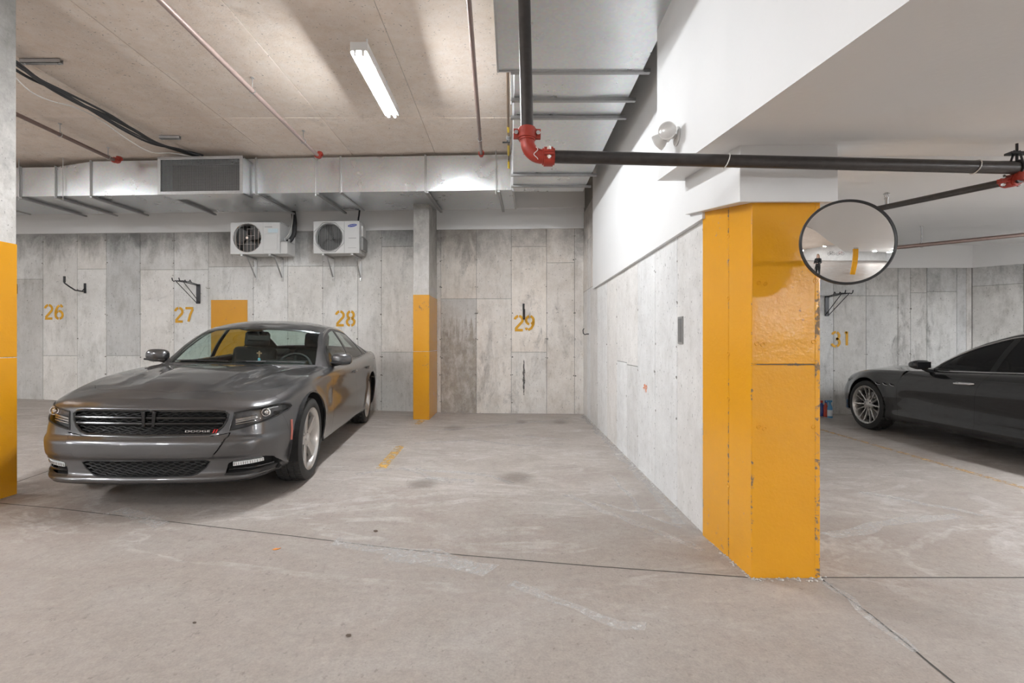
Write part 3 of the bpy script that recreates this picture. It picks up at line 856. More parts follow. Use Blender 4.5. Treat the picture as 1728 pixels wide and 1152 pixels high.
lamp(-8.8, 3.2, 3.72, 'lit fluorescent lamp on the ceiling beyond the left pillar')
lamp(-4.4, -2.6, 3.25, 'lit fluorescent lamp over the lane behind, left one')
lamp(-2.0, -6.8, 3.25, 'unseen added fill lamp before the wall behind the viewer')  # unseen, added to even out the light
lamp(-9.5, -2.6, 3.25, 'lit fluorescent lamp over the lane behind, far left one')
lamp(-5.6, -0.2, 3.25, 'unseen added fill lamp overhead, level with the left pillar')  # extra lamp out of view, put in for more even light
lamp(-7.5, -7.0, 3.25, 'unseen added fill lamp in the far left corner behind the viewer')  # added behind the viewer to fill in the light
lamp(5.5, 2.25, ramp_z(2.25)-0.11, 'unseen added fill lamp under the ramp slab behind the black car')  # unseen lamp added to brighten the bay on the right
lamp(6.2, -1.8, ramp_z(0)-0.11, 'unseen added fill lamp under the low ramp slab, nearest the viewer')  # added out of view to lift the white ramp underside
lamp(8.8, -0.6, ramp_z(0)-0.11, 'unseen added fill lamp under the low ramp slab at the far right')  # unseen addition that brightens the right-hand floor and soffit
lamp(8.8, -5.5, ramp_z(0)-0.11, 'unseen added fill lamp in the far right corner behind the viewer')  # added unseen for more bounce light on the right
lamp(5.6, -5.6, ramp_z(-3)-0.11, 'lit fluorescent lamp under the low ramp slab behind')
lamp(7.6, 3.9, ramp_z(3.9)-0.14, 'lit fluorescent lamp over the far side of the black car')

# ------------------------------------------------------------------ ducts
def crease_face(mb, p00, p10, p11, p01, nrm, amt=0.006):
    c = (Vector(p00)+Vector(p10)+Vector(p11)+Vector(p01))/4 + Vector(nrm)*amt
    mb.add([p00, p10, p11, p01, c], [(0,1,4),(1,2,4),(2,3,4),(3,0,4)])
def duct_box(a, b, amt=0.005):
    x0, y0, z0 = a; x1, y1, z1 = b
    mb = MB()
    crease_face(mb, (x0,y0,z0), (x1,y0,z0), (x1,y0,z1), (x0,y0,z1), (0,-1,0), amt)
    crease_face(mb, (x0,y1,z0), (x1,y1,z0), (x1,y0,z0), (x0,y0,z0), (0,0,-1), amt)
    crease_face(mb, (x0,y1,z0), (x0,y0,z0), (x0,y0,z1), (x0,y1,z1), (-1,0,0), amt)
    crease_face(mb, (x1,y0,z0), (x1,y1,z0), (x1,y1,z1), (x1,y0,z1), (1,0,0), amt)
    mb.add([(x0,y0,z1),(x1,y0,z1),(x1,y1,z1),(x0,y1,z1)], [(0,1,2,3)])
    mb.add([(x0,y1,z0),(x1,y1,z0),(x1,y1,z1),(x0,y1,z1)], [(3,2,1,0)])
    return mb
DZ0, DZ1, DY0, DY1 = 3.43, 3.94, -1.49, -0.50
def dl(px, py=326): return on_wall(BW, px, py, -DY0)[0]
DUCT = empty('air_duct', label='galvanised rectangular air duct running along the back wall', cat='duct', mat=BW.copy())
bounds = [-160, -60, 36, 95, 154, 286, 433, 575, 718, 866]
for i in range(len(bounds)-1):
    xa, xb = dl(bounds[i]), dl(bounds[i+1])
    z1 = DZ1 if i >= 3 else (DZ1-0.075)
    if i == 3:      # reducer
        mb = MB()
        y0, y1, z0 = DY0, DY1, DZ0
        crease_face(mb, (xa,y0,z0), (xb,y0,z0), (xb,y0,DZ1), (xa,y0,DZ1-0.075), (0,-1,0))
        crease_face(mb, (xa,y1,z0), (xb,y1,z0), (xb,y0,z0), (xa,y0,z0), (0,0,-1))
        mb.add([(xa,y0,DZ1-0.075),(xb,y0,DZ1),(xb,y1,DZ1),(xa,y1,DZ1-0.075)], [(0,1,2,3)])
    else:
        mb = duct_box((xa+0.004, DY0, DZ0), (xb-0.004, DY1, z1))
    mb.build('duct_section', M['galv'], DUCT)
    fl_ = MB()
    zt2 = z1+0.012
    for (xx) in (xb,):
        fl_.box((xx-0.014, DY0-0.016, DZ0-0.016), (xx+0.014, DY0+0.0, zt2))
        fl_.box((xx-0.014, DY0-0.016, DZ0-0.018), (xx+0.014, DY1+0.0, DZ0-0.0))
        fl_.box((xx-0.005, DY0-0.026, DZ0-0.026), (xx+0.005, DY0-0.014, zt2))
    fl_.build('duct_flange', M['galv_dull'], DUCT)
for px in (40, 99, 158, 288, 438, 538, 722, 842):
    x = dl(px)
    MB().box((x-0.02, DY0-0.05, DZ0-0.045), (x+0.02, DY1+0.06, DZ0-0.020)).build('support_strut', M['strut'], DUCT, bevel=0.003)
for px in (36, 110, 281, 534, 837):
    x = dl(px)
    MB().cyl((x, DY0-0.035, DZ0-0.07), (x, DY0-0.035, CEIL-0.01), 0.006, 8).cyl((x, DY0-0.035, DZ0-0.055), (x, DY0-0.035, DZ0-0.045), 0.014, 6).build('hanger_rod', M['galv_dull'], DUCT)
# return-air grille box
gx0, gx1 = dl(291), dl(427)
gy = DY0-0.27
GZ0, GZ1 = 3.355, 3.875
mb = MB()
for (a, b) in (((gx0, gy, GZ0), (gx0+0.02, DY0-0.001, GZ1)), ((gx1-0.02, gy, GZ0), (gx1, DY0-0.001, GZ1)), ((gx0, gy, GZ1-0.02), (gx1, DY0-0.001, GZ1)), ((gx0, gy, GZ0), (gx1, DY0-0.001, GZ0+0.02))):
    mb.box(a, b)
gb = mb.build('grille_box', M['galv'], DUCT)
mb = MB()
w = 0.035
for (a, b) in (((gx0-0.01, gy-0.012, GZ0-0.01), (gx0+w, gy, GZ1+0.01)), ((gx1-w, gy-0.012, GZ0-0.01), (gx1+0.01, gy, GZ1+0.01)), ((gx0+w, gy-0.012, GZ1-w), (gx1-w, gy, GZ1+0.01)), ((gx0+w, gy-0.012, GZ0-0.01), (gx1-w, gy, GZ0+w))):
    mb.box(a, b)
mb.build('grille_frame', M['galv_dull'], gb, bevel=0.002)
mb = MB()
nx = 56; nz = 28
for i in range(1, nx):
    x = gx0+w+(gx1-gx0-2*w)*i/nx
    mb.box((x-0.0016, gy+0.002, GZ0+w), (x+0.0016, gy+0.006, GZ1-w))
for k in range(1, nz):
    z = GZ0+w+(GZ1-GZ0-2*w)*k/nz
    mb.box((gx0+w, gy+0.002, z-0.0016), (gx1-w, gy+0.006, z+0.0016))
o = mb.build('grille_mesh', M['grey_plate'], gb); o['kind'] = 'stuff'
MB().box((gx0+0.02, DY0-0.02, GZ0+0.02), (gx1-0.02, DY0-0.004, GZ1-0.02)).build('duct_opening', M['black'], gb)

D2 = empty('air_duct', (0, 0, 0), 0, 'wide galvanised air duct running overhead towards the back wall', 'duct')
ys2 = [-3.0, -0.5, 2.0, 3.97]
for a, b in zip(ys2[:-1], ys2[1:]):
    duct_box((-0.095, a+0.003, 3.41), (1.05, b-0.003, DZ1), 0.012).build('duct_section', M['galv'], D2)
ys3 = [3.97, 4.81, 6.47, 7.24]
for a, b in zip(ys3[:-1], ys3[1:]):
    duct_box((0.03, a+0.003, DZ0), (1.05, b-0.003, DZ1), 0.012).build('duct_section', M['galv'], D2)
MB().box((-0.110, -3.0, 3.395), (-0.095, 3.975, 3.44)).box((-0.110, 3.965, 3.40), (1.06, 3.98, 3.44)).build('duct_flange', M['galv_dull'], D2)
for y in (3.99, 4.46, 4.81, 6.47, 6.94):
    mb = MB().box((0.0, y-0.018, DZ0-0.032), (1.115, y+0.018, DZ0-0.024)).box((0.0, y-0.020, DZ0-0.032), (1.115, y-0.016, DZ0-0.004)).box((0.0, y+0.016, DZ0-0.032), (1.115, y+0.020, DZ0-0.004))
    mb.build('support_strut', M['strut'], D2)
    MB().box((0.012, y-0.016, DZ0-0.02), (0.028, y+0.016, DZ1)).build('duct_flange', M['galv_dull'], D2)
for y in (4.46, 6.94):
    MB().cyl((0.005, y, DZ0-0.06), (0.005, y, CEIL-0.01), 0.006, 8).build('hanger_rod', M['galv_dull'], D2)

# ------------------------------------------------------------------ sprinkler pipes under the ceiling
def ring_hanger(t, x, y, z, r, zc=None):
    zc = CEIL-0.012 if zc is None else zc
    mb = MB()
    mb.tube(arc((x, y, z), r+0.006, 0, 2*PI*15/16, 15, 'xz'), 0.004, 6, closed=True)
    mb.cyl((x, y, z+r+0.004), (x, y, zc), 0.005, 8)
    mb.cyl((x, y, zc-0.006), (x, y, zc), 0.02, 8)
    return mb.build('pipe_hanger', M['galv_dull'], t)
def coupling(t, p, d, r, L_=0.075, name='coupling'):
    """two-bolt grooved pipe coupling around point p along direction d"""
    d = Vector(d).normalized(); p = Vector(p)
    up = Vector((0,0,1)) if abs(d.z) < 0.8 else Vector((0,-1,0))
    s = d.cross(up).normalized()
    mb = MB()
    k = 1.30*r
    mb.tube([p-d*L_*0.5, p-d*L_*0.36, p-d*L_*0.36, p+d*L_*0.36, p+d*L_*0.36, p+d*L_*0.5], [k, k, k*1.16, k*1.16, k, k], 20)
    for sg in (-1, 1):
        c = p + s*sg*k*1.3
        mm = Matrix.Translation(c) @ Matrix((( d.x, s.x, up.x, 0), (d.y, s.y, up.y, 0), (d.z, s.z, up.z, 0), (0,0,0,1)))
        mb.cbox((0,0,0.006), (L_*0.72, k*0.72, 0.010), mm)
        mb.cbox((0,0,-0.006), (L_*0.72, k*0.72, 0.010), mm)
    o = mb.build(name, M['red'], t, smooth=True, angle=35)
    for sg in (-1, 1):
        c = p + s*sg*k*1.34
        MB().cyl(c-up*0.028, c+up*0.030, 0.0065, 8).cyl(c+up*0.014, c+up*0.026, 0.011, 6).cyl(c-up*0.024, c-up*0.014, 0.011, 6).build('bolt', M['chrome'], o)
    return o
def ceiling_pipe(pts, r, mat, label, hang=(), zc=None):
    t = empty('sprinkler_pipe', pts[0], 0, label, 'pipe')
    o0 = Vector(pts[0])
    q = [Vector(p)-o0 for p in pts]
    MB().tube(q, r, 14).build('pipe', mat, t, smooth=True)
    end = q[-1]; d = (q[-1]-q[-2]).normalized()
    mb = MB().tube([end-d*0.02, end+d*0.03, end+d*0.05+Vector((0,0,0.01)), end+d*0.06+Vector((0,0,0.03)), end+d*0.06+Vector((0,0,0.08))], r*1.35, 14)
    mb.tube([end-d*0.035, end-d*0.01], r*1.7, 14)
    mb.cyl(end+d*0.06+Vector((-0.04,0,0.045)), end+d*0.06+Vector((0.04,0,0.045)), r*1.1, 10)
    mb.build('elbow_fitting', M['red'], t, smooth=True)
    for h in hang:
        p = q[0].lerp(q[-1], h)
        ring_hanger(t, p.x, p.y, p.z, r, CEIL-0.012-o0.z)
    return t
Z = 3.85
def cp_(px, py, z=Z):
    Y = FPX*(z-CAMZ)/(CY-py)
    return Vector(((px-CX)/FPX*Y, Y, z))
a, b = cp_(272, 2), cp_(537, 263)
ceiling_pipe([a+(a-b)*0.9, b], 0.024, M['pipe_pink'], 'pale primed sprinkler pipe left of the ceiling lamp', (0.46, 0.70, 0.915))
a, b = cp_(791, 2), cp_(812, 261)
ceiling_pipe([a+(a-b)*0.9, b], 0.022, M['pipe_brown'], 'brown sprinkler pipe between the lamp and the wide duct', (0.46, 0.91))
a, b = cp_(22, 190), cp_(195, 271)
ceiling_pipe([a+(a-b)*2.0, b], 0.024, M['pipe_brown'], 'dark brown sprinkler pipe beside the cables at the left', (0.80, 0.97))

# gas line with yellow tape beside the wide duct
GAS = empty('gas_pipe', (-0.03, 4.0, 3.80), 0, 'thin gas pipe with yellow tape next to the wide duct', 'pipe')
MB().cyl((0, 0.0, 0), (0, 3.05, 0), 0.014, 12).build('pipe', M['gas_brown'], GAS, smooth=True)
for y0, y1 in ((0.05, 0.42), (1.9, 2.05), (2.45, 2.8), (2.98, 3.06)):
    MB().cyl((0, y0, 0), (0, y1, 0), 0.0155, 12).build('tape_band', M['gas_yellow'], GAS, smooth=True)
MB().sphere((0, 2.25, 0), 0.03, 12, 8).cyl((0, 2.16, 0), (0, 2.34, 0), 0.021, 8).build('valve_body', M['galv_dull'], GAS, smooth=True)
MB().cyl((0, 2.25, 0), (-0.02, 2.25, -0.05), 0.006, 8).box((-0.075, 2.235, -0.056), (0.02, 2.265, -0.048)).build('valve_handle', M['black'], GAS)
MB().cyl((0, 3.05, 0.01), (0, 3.05, -0.10), 0.016, 12).build('drip_leg', M['gas_yellow'], GAS, smooth=True)

# ------------------------------------------------------------------ big black pipe with red elbow
PY, PZ = 2.42, 2.152
PIPE = empty('standpipe', (0.10, PY, PZ), 0, 'black steel pipe dropping to a red elbow and running right', 'pipe')
R_ = 0.0305
vx = at(896, 263, PY).x - 0.095
end = at(1790, 285, 2.48) - Vector((0.10, PY, PZ))
Ec = Vector((0.0+0.062, 0, 0.062))
MB().tube([(-0.020, 0, 0.10), (-0.042, 0.0, 1.08), (-0.040, -0.02, 1.16), (-0.040, -0.08, 1.19), (-0.04, -5.0, 1.19)], R_, 20).build('riser_pipe', M['pipe_black'], PIPE, smooth=True)
hx = Vector((0.085, 0, -0.004))
MB().tube([hx, hx.lerp(end, 0.5), end], R_, 20).build('run_pipe', M['pipe_black'], PIPE, smooth=True)
el = [Vector((-0.020, 0, 0.10))] + [Vector((0.055-0.075*math.cos(a*PI/20), 0, 0.071-0.075*math.sin(a*PI/20))) for a in range(1, 10)] + [hx]
MB().tube(el, R_*1.12, 20).build('elbow', M['red'], PIPE, smooth=True)
coupling(PIPE, (-0.021, 0, 0.105), (0.02, 0, 1), R_, 0.062)
coupling(PIPE, (0.082, 0, -0.004), (1, 0, 0), R_, 0.060)
def tie(px):
    p = at(px, 263+(px-925)*0.0252, PY)-Vector((0.10, PY, PZ))
    f = p.x/end.x
    c = hx.lerp(end, (p.x-hx.x)/(end.x-hx.x))
    pts = [c+Vector((0.010*math.sin(a), (R_+0.003)*math.cos(a), (R_+0.003)*math.sin(a))) for a in [2*PI*k/16 for k in range(16)]]
    MB().tube(pts, 0.0025, 6, closed=True).build('cable_tie', M['cable_white'], PIPE, smooth=True)
for px in (1229, 1662): tie(px)
pts = []
for k in range(40):
    f = k/39
    p = hx.lerp(end, f)
    pts.append(p+Vector((0, 0.012, R_+0.004+0.003*math.sin(k*1.3))))
MB().tube(pts, 0.0022, 6).build('wire', M['cable_white'], PIPE, smooth=True)
MB().tube([(0.02+0.01*math.sin(k), -0.036, 0.03-0.06*k/8) for k in range(9)], 0.002, 5).build('wire_end', M['cable_white'], PIPE, smooth=True)
# clevis hanger at the right end
hp = at(1716, 283, 2.475)-Vector((0.10, PY, PZ))
mb = MB()
mb.tube([hp+Vector((0, (R_+0.004)*math.cos(a), (R_+0.004)*math.sin(a))) for a in [2*PI*k/18 for k in range(18)]], 0.005, 6, closed=True)
for dx in (-0.03, 0.03):
    mb.cyl(hp+Vector((dx, 0, R_)), hp+Vector((dx*0.4, 0, R_+0.055)), 0.005, 6)
mb.cyl(hp+Vector((0, 0, R_)), hp+Vector((0, 0, R_+0.09)), 0.006, 8)
mb.box((hp.x-0.045, hp.y-0.02, hp.z+R_+0.035), (hp.x+0.045, hp.y+0.02, hp.z+R_+0.045))
mb.build('pipe_hanger', M['steel_black'], PIPE)

# branch pipe under the ramp, parallel to the slope
BP0 = at(1716, 303, 2.48)
BR = empty('sprinkler_pipe', BP0, 0, 'dark branch pipe with red coupling behind the round mirror', 'pipe')
dirb = Vector((0, 1, 0.112)).normalized()
bl = 3.4
MB().tube([-dirb*0.02, dirb*bl], 0.019, 16).build('pipe', M['pipe_black'], BR, smooth=True)
coupling(BR, dirb*0.03, dirb, 0.021, 0.075)
MB().cyl((0, -0.01, -0.01), (0.01, -0.01, 0.06), 0.024, 12).build('tee_outlet', M['red'], BR, smooth=True)
def sprinkler(t, p):
    p = Vector(p)
    mb = MB().cyl(p, p+Vector((0,0,0.035)), 0.010, 10).cyl(p+Vector((0,0,0.035)), p+Vector((0,0,0.042)), 0.013, 6)
    for s in (-1, 1):
        mb.tube([p+Vector((s*0.008,0,0.04)), p+Vector((s*0.014,0,0.055)), p+Vector((s*0.004,0,0.072))], 0.002, 6)
    mb.cyl(p+Vector((0,0,0.040)), p+Vector((0,0,0.070)), 0.0025, 6)
    mb.lathe([(p.z+0.072, 0.0), (p.z+0.074, 0.012), (p.z+0.070, 0.020), (p.z+0.071, 0.020), (p.z+0.077, 0.010), (p.z+0.078, 0.0)], 14, 'z', (p.x, p.y, 0))
    return mb.build('sprinkler_head', M['galv_dull'], t, smooth=True)
ysp = 840*BP0.x/(1496-CX)
sprinkler(BR, dirb*((ysp-BP0.y)/dirb.y)+Vector((0,0,0.018)))
# far cross pipe under the ramp
c0, c1 = at(1380, 431, 6.0), at(1900, 378.5, 5.6)
d_ = c1-c0
c1 = c1+d_*0.7; 
CR = empty('sprinkler_pipe', c0, 0, 'thin brown pipe under the sloping ceiling above the black car', 'pipe')
MB().tube([-d_*0.64, c1-c0], 0.022, 14).build('pipe', M['pipe_brown'], CR, smooth=True)
for px in (1563, 1820):
    f = (px-1380)/520
    p = d_*f
    ring_hanger(CR, p.x, p.y, p.z, 0.022, ramp_z((c0+p).y)-0.03-c0.z)

# ------------------------------------------------------------------ cables at the upper left
def cable_line(offx, offz, ph, r, mat, label, sag=0.02):
    key = [(-40, 66), (22, 104), (60, 128), (98, 150), (140, 176), (180, 197), (222, 218), (262, 238), (300, 256), (335, 268)]
    pts = []
    for i, (px, py) in enumerate(key):
        p = cp_(px, py, 3.90+offz)
        w = math.sin(i*1.35+ph)
        lift = 0.045 if i >= 8 else 0.0
        pts.append(p+Vector((offx+0.02*w, 0, lift)) + Vector((0, 0, 0.012*math.cos(i*1.1+ph)-sag*math.sin(i*PI/4.5)**2)))
    # smooth
    dense = []
    for i in range(len(pts)-1):
        p0, p1, p2, p3 = pts[max(i-1,0)], pts[i], pts[i+1], pts[min(i+2,len(pts)-1)]
        for k in range(5):
            t = k/5
            dense.append(0.5*((2*p1)+(p2-p0)*t+(2*p0-5*p1+4*p2-p3)*t*t+(3*p1-p0-3*p2+p3)*t**3))
    dense.append(pts[-1])
    o = MB().tube(dense, r, 8).build('cable', mat, smooth=True)
    return tag(o, label, 'cable')
cable_line(0.00, 0.0, 0.0, 0.020, M['cable'], 'thickest black cable of the bundle under the left ceiling')
cable_line(0.05, 0.01, 1.5, 0.013, M['cable'], 'black cable right of the thick one in the ceiling bundle')
cable_line(-0.05, -0.01, 2.6, 0.014, M['cable'], 'black cable left of the thick one in the ceiling bundle')
cable_line(0.02, -0.03, 4.0, 0.010, M['cable'], 'thin black cable hanging lowest in the ceiling bundle', 0.05)
cable_line(-0.08, -0.02, 5.0, 0.0055, M['cable_white'], 'thin white cable sagging beside the black ceiling cables', 0.16)
def strut_piece(px0, px1, py, label):
    z = CEIL-0.035
    a, b = cp_(px0, py, z), cp_(px1, py, z)
    o = MB().box((a.x, a.y-0.02, z-0.02), (b.x, a.y+0.02, z-0.016)).box((a.x, a.y-0.02, z-0.02), (b.x, a.y-0.016, z+0.02)).box((a.x, a.y+0.016, z-0.02), (b.x, a.y+0.02, z+0.02)).box((a.x, a.y-0.02, z+0.017), (b.x, a.y-0.012, z+0.02)).box((a.x, a.y+0.012, z+0.017), (b.x, a.y+0.02, z+0.02))
    o.cyl((a.x+0.03, a.y, z-0.03), (a.x+0.03, a.y, CEIL-0.008), 0.008, 8).cyl((b.x-0.03, a.y, z-0.03), (b.x-0.03, a.y, CEIL-0.008), 0.008, 8)
    return tag(o.build('channel_strut', M['galv_dull']), label, 'bracket')
strut_piece(36, 104, 104, 'short steel channel under the ceiling by the left pillar')
strut_piece(270, 304, 232, 'short steel channel holding the cables above the duct grille')

# ------------------------------------------------------------------ air conditioner outdoor units
def ac_unit(px0, px1, py0, py1, depth, off, kind, label):
    x0, zb_ = on_wall(BW, px0, py1, off+depth); x1, zt_ = on_wall(BW, px1, py0, off+depth)
    w, h = x1-x0, zt_-zb_
    t = empty('air_conditioner', label=label, cat='air conditioner', mat=BW @ Matrix.Translation(((x0+x1)/2, -off-depth/2, zb_)), group='outdoor units on the back wall')
    hw, hd = w/2, depth/2
    wm = M['white_enamel']
    if kind == 0: fc, fr_ = (-hw+0.30*w, h*0.51), 0.242*h/0.52
    else: fc, fr_ = (-hw+0.345*w, h*0.50), 0.225*h/0.52
    # front panel with a round (or octagonal) opening
    seg = 48
    mb = MB()
    outer = []
    for k in range(seg):
        a = 2*PI*k/seg
        c, s = math.cos(a), math.sin(a)
        # ray to rectangle
        rx0, rx1, rz0, rz1 = -hw, fc[0]+fr_*1.12, 0.0, h
        tt = min([((rx1-fc[0])/c if c > 1e-6 else 1e9), ((rx0-fc[0])/c if c < -1e-6 else 1e9), ((rz1-fc[1])/s if s > 1e-6 else 1e9), ((rz0-fc[1])/s if s < -1e-6 else 1e9)])
        outer.append((fc[0]+c*tt, fc[1]+s*tt))
    inner = [(fc[0]+fr_*math.cos(2*PI*k/seg), fc[1]+fr_*math.sin(2*PI*k/seg)) for k in range(seg)]
    vs = [(p[0], -hd, p[1]) for p in outer] + [(p[0], -hd, p[1]) for p in inner] + [(p[0]*1.0, -hd+0.05, p[1]) for p in inner]
    fs = []
    for k in range(seg):
        k2 = (k+1) % seg
        fs.append((k, k2, seg+k2, seg+k)); fs.append((seg+k, seg+k2, 2*seg+k2, 2*seg+k))
    for cx__, cz__ in ((rx0, rz0), (rx0, rz1), (rx1, rz0), (rx1, rz1)):
        ks = sorted(range(seg), key=lambda k: (outer[k][0]-cx__)**2+(outer[k][1]-cz__)**2)[:2]
        b = len(vs); vs.append((cx__, -hd, cz__)); fs.append((ks[0], ks[1], b))
    mb.add(vs, fs)
    mb.build('front_panel', wm, t, merge=True)
    mb = MB()
    rx1 = fc[0]+fr_*1.12
    if kind == 0:      # lower service side with open recess above
        mb.box((rx1+0.002, -hd-0.004, 0.0), (hw-0.12, -hd+0.02, h))
    else:
        mb.box((rx1+0.002, -hd, 0.0), (hw, -hd+0.02, h))
    mb.build('service_panel', wm, t, bevel=0.004)
    body = MB().box((-hw, -hd+0.001, h-0.004), (hw-(0.10 if kind == 0 else 0), hd, h+0.006)).box((-hw, -hd, -0.006), (hw, hd, 0.004)).box((-hw, -hd+0.002, 0), (-hw+0.004, hd, h)).box((-hw, hd-0.004, 0), (hw, hd, h))
    if kind == 1: body.box((hw-0.004, -hd+0.02, 0), (hw, hd, h))
    else:
        body.box((hw-0.12, -hd+0.02, h*0.0), (hw, -hd+0.024, h*0.40)).box((hw-0.004, -hd+0.02, 0), (hw, hd, h*0.40)).box((hw-0.12, -hd+0.02, h*0.36), (hw, hd, h*0.40)).box((hw-0.124, -hd+0.02, h*0.4), (hw-0.12, hd, h))
    body.build('casing', wm, t, bevel=0.004)
    MB().box((-hw+0.01, hd-0.08, 0.01), (hw-0.13, hd-0.03, h-0.01)).build('coil', M['coil'], t)
    # fan
    mb = MB()
    for k in range(3):
        a0 = 2*PI*k/3+0.4
        vs, fs = [], []
        n = 8
        for i in range(n+1):
            r = 0.05+(fr_*0.95-0.05)*i/n
            for j in range(5):
                a = a0 + (j/4-0.5)*1.5 + 0.5*i/n
                vs.append((fc[0]+r*math.cos(a), -hd+0.075+0.05*(j/4-0.5), fc[1]+r*math.sin(a)))
        for i in range(n):
            for j in range(4):
                fs.append((i*5+j, i*5+j+1, (i+1)*5+j+1, (i+1)*5+j))
        mb.add(vs, fs)
    mb.lathe([(-hd+0.05, 0.0), (-hd+0.05, 0.04), (-hd+0.12, 0.05)], 20, 'y', (fc[0], 0, fc[1]))
    mb.build('fan', M['coil'], t, smooth=True)
    mb = MB()
    if kind == 0:
        for i in range(7):
            x = fc[0]-fr_*0.8+1.6*fr_*i/6
            hh = math.sqrt(max(0, fr_**2-(x-fc[0])**2))
            mb.cyl((x, -hd-0.004, fc[1]-hh), (x, -hd-0.004, fc[1]+hh), 0.004, 6)
        for z in (-0.45, 0.15, 0.62):
            hh = math.sqrt(fr_**2-(z*fr_)**2)
            mb.cyl((fc[0]-(hh if z < 0 else 0), -hd-0.006, fc[1]+z*fr_), (fc[0]+hh*(0.7 if z < 0 else 0.55), -hd-0.006, fc[1]+z*fr_), 0.003, 6)
        mb.tube(arc((fc[0], -hd-0.002, fc[1]), fr_, 0, 2*PI*47/48, 47, 'xz'), 0.006, 6, closed=True)
        mb.cyl((fc[0], -hd-0.010, fc[1]), (fc[0], -hd, fc[1]), 0.022, 12)
        mb.build('fan_guard', M['chrome'], t, smooth=True)
        MB().box((rx1+0.03, -hd-0.012, h*0.12), (hw-0.16, -hd-0.003, h*0.62)).build('access_cover', wm, t, bevel=0.004)
        MB().box((rx1+0.09, -hd-0.008, h*0.67), (hw-0.15, -hd-0.003, h*0.80)).build('rating_label', plain('pale_label', (0.55,0.66,0.70), 0.4), t)
        MB().box((rx1+0.03, -hd-0.0052, h*0.845), (rx1+0.16, -hd-0.0032, h*0.865)).build('name_plate', M['grey_print'], t)
        MB().cyl((hw-0.06, -hd+0.06, h*0.42), (hw-0.06, -hd+0.06, h*0.52), 0.014, 10).cyl((hw-0.02, -hd+0.12, h*0.42), (hw-0.02, -hd+0.12, h*0.5), 0.018, 10).build('service_valve', M['galv_dull'], t)
    else:
        for i in range(17):
            x = fc[0]-fr_*0.94+1.88*fr_*i/16
            hh = math.sqrt(max(0, fr_**2-(x-fc[0])**2))
            mb.cyl((x, -hd-0.006, fc[1]-hh), (x, -hd-0.006, fc[1]+hh), 0.0030, 6)
        mb.tube(arc((fc[0], -hd-0.004, fc[1]), fr_, 0, 2*PI*47/48, 47, 'xz'), 0.007, 6, closed=True)
        mb.build('fan_guard', M['grey_plate'], t, smooth=True)
        r2 = fr_*1.10
        oc = [(fc[0]+r2*1.08*math.cos(PI/8+PI/4*k), -hd-0.003, fc[1]+r2*1.04*math.sin(PI/8+PI/4*k)) for k in range(8)]
        MB().tube(oc, 0.006, 6, closed=True).build('fan_surround', M['galv_dull'], t, smooth=True)
        lg = [(0.078*math.cos(2*PI*k/28), 0.024*math.sin(2*PI*k/28)) for k in range(28)]
        mlo = Matrix.Translation((hw-0.115, -hd-0.001, h*0.865)) @ Matrix.Rotation(PI/2, 4, 'X') @ Matrix.Rotation(math.radians(8), 4, 'Z')
        lo = MB().prism(lg, 0.002, mlo).build('logo_badge', M['blue_print'], t)
        tm = text_mesh('SAMSUNG', 0.026, 0.0004)
        tx = link_mesh('logo_lettering', tm, M['white_plastic'], lo)
        tx.matrix_parent_inverse = Matrix(); tx.matrix_local = Matrix.Translation((hw-0.115, -hd-0.0035, h*0.865)) @ Matrix.Rotation(PI/2, 4, 'X') @ Matrix.Rotation(math.radians(8), 4, 'Z')
        MB().box((hw-0.18, -hd-0.001, h*0.46), (hw-0.05, -hd+0.001, h*0.475)).box((hw-0.19, -hd-0.001, h*0.155), (hw-0.05, -hd+0.001, h*0.165)).build('printed_line', M['grey_print'], t)
        MB().box((hw, -hd+0.05, h*0.10), (hw+0.05, hd-0.01, h*0.50)).build('valve_cover', M['grey_plate'], t, bevel=0.006)
        MB().box((hw, -hd+0.10, h*0.55), (hw+0.03, hd-0.02, h*0.90)).build('handle_cover', wm, t, bevel=0.006)
    return t, (x0, x1, zb_, off, depth)
U1, g1 = ac_unit(389, 484, 375, 428, 0.29, 0.14, 0, 'white outdoor air conditioner with open valve recess and black hose')
U2, g2 = ac_unit(529, 606, 373, 427, 0.28, 0.14, 1, 'white outdoor air conditioner with blue oval logo badge')
def ac_bracket(x, z, reach, label):
    t = empty('wall_bracket', label=label, cat='bracket', mat=BW @ Matrix.Translation((x, 0, z)), group='brackets under the outdoor units')
    MB().box((-0.02, -reach, -0.035), (0.02, -0.016, -0.006)).build('support_arm', M['galv_dull'], t, bevel=0.003)
    MB().box((-0.02, -0.022, -0.42), (0.02, -0.012, -0.0)).build('wall_rail', M['white_enamel'], t, bevel=0.002)
    MB().tube([(0.0, -reach*0.62, -0.035), (0.0, -0.03, -0.345)], 0.011, 8).build('brace', M['galv_dull'], t, smooth=True)
    for zz in (-0.38, -0.40, -0.06):
        MB().cyl((0, -0.030, zz), (0, -0.02, zz), 0.008, 6).build('bolt', M['chrome'], t)
    return t
for g, nm in ((g1, 'open-recess unit'), (g2, 'blue-badge unit')):
    x0, x1, zb_, off, depth = g
    w = x1-x0
    for f, sd in ((0.17, 'left'), (0.80 if g is g2 else 0.66, 'right')):
        ac_bracket(x0+w*f+0.04, zb_-0.006, off+depth+0.02, '%s steel wall bracket under the %s' % (sd, nm))
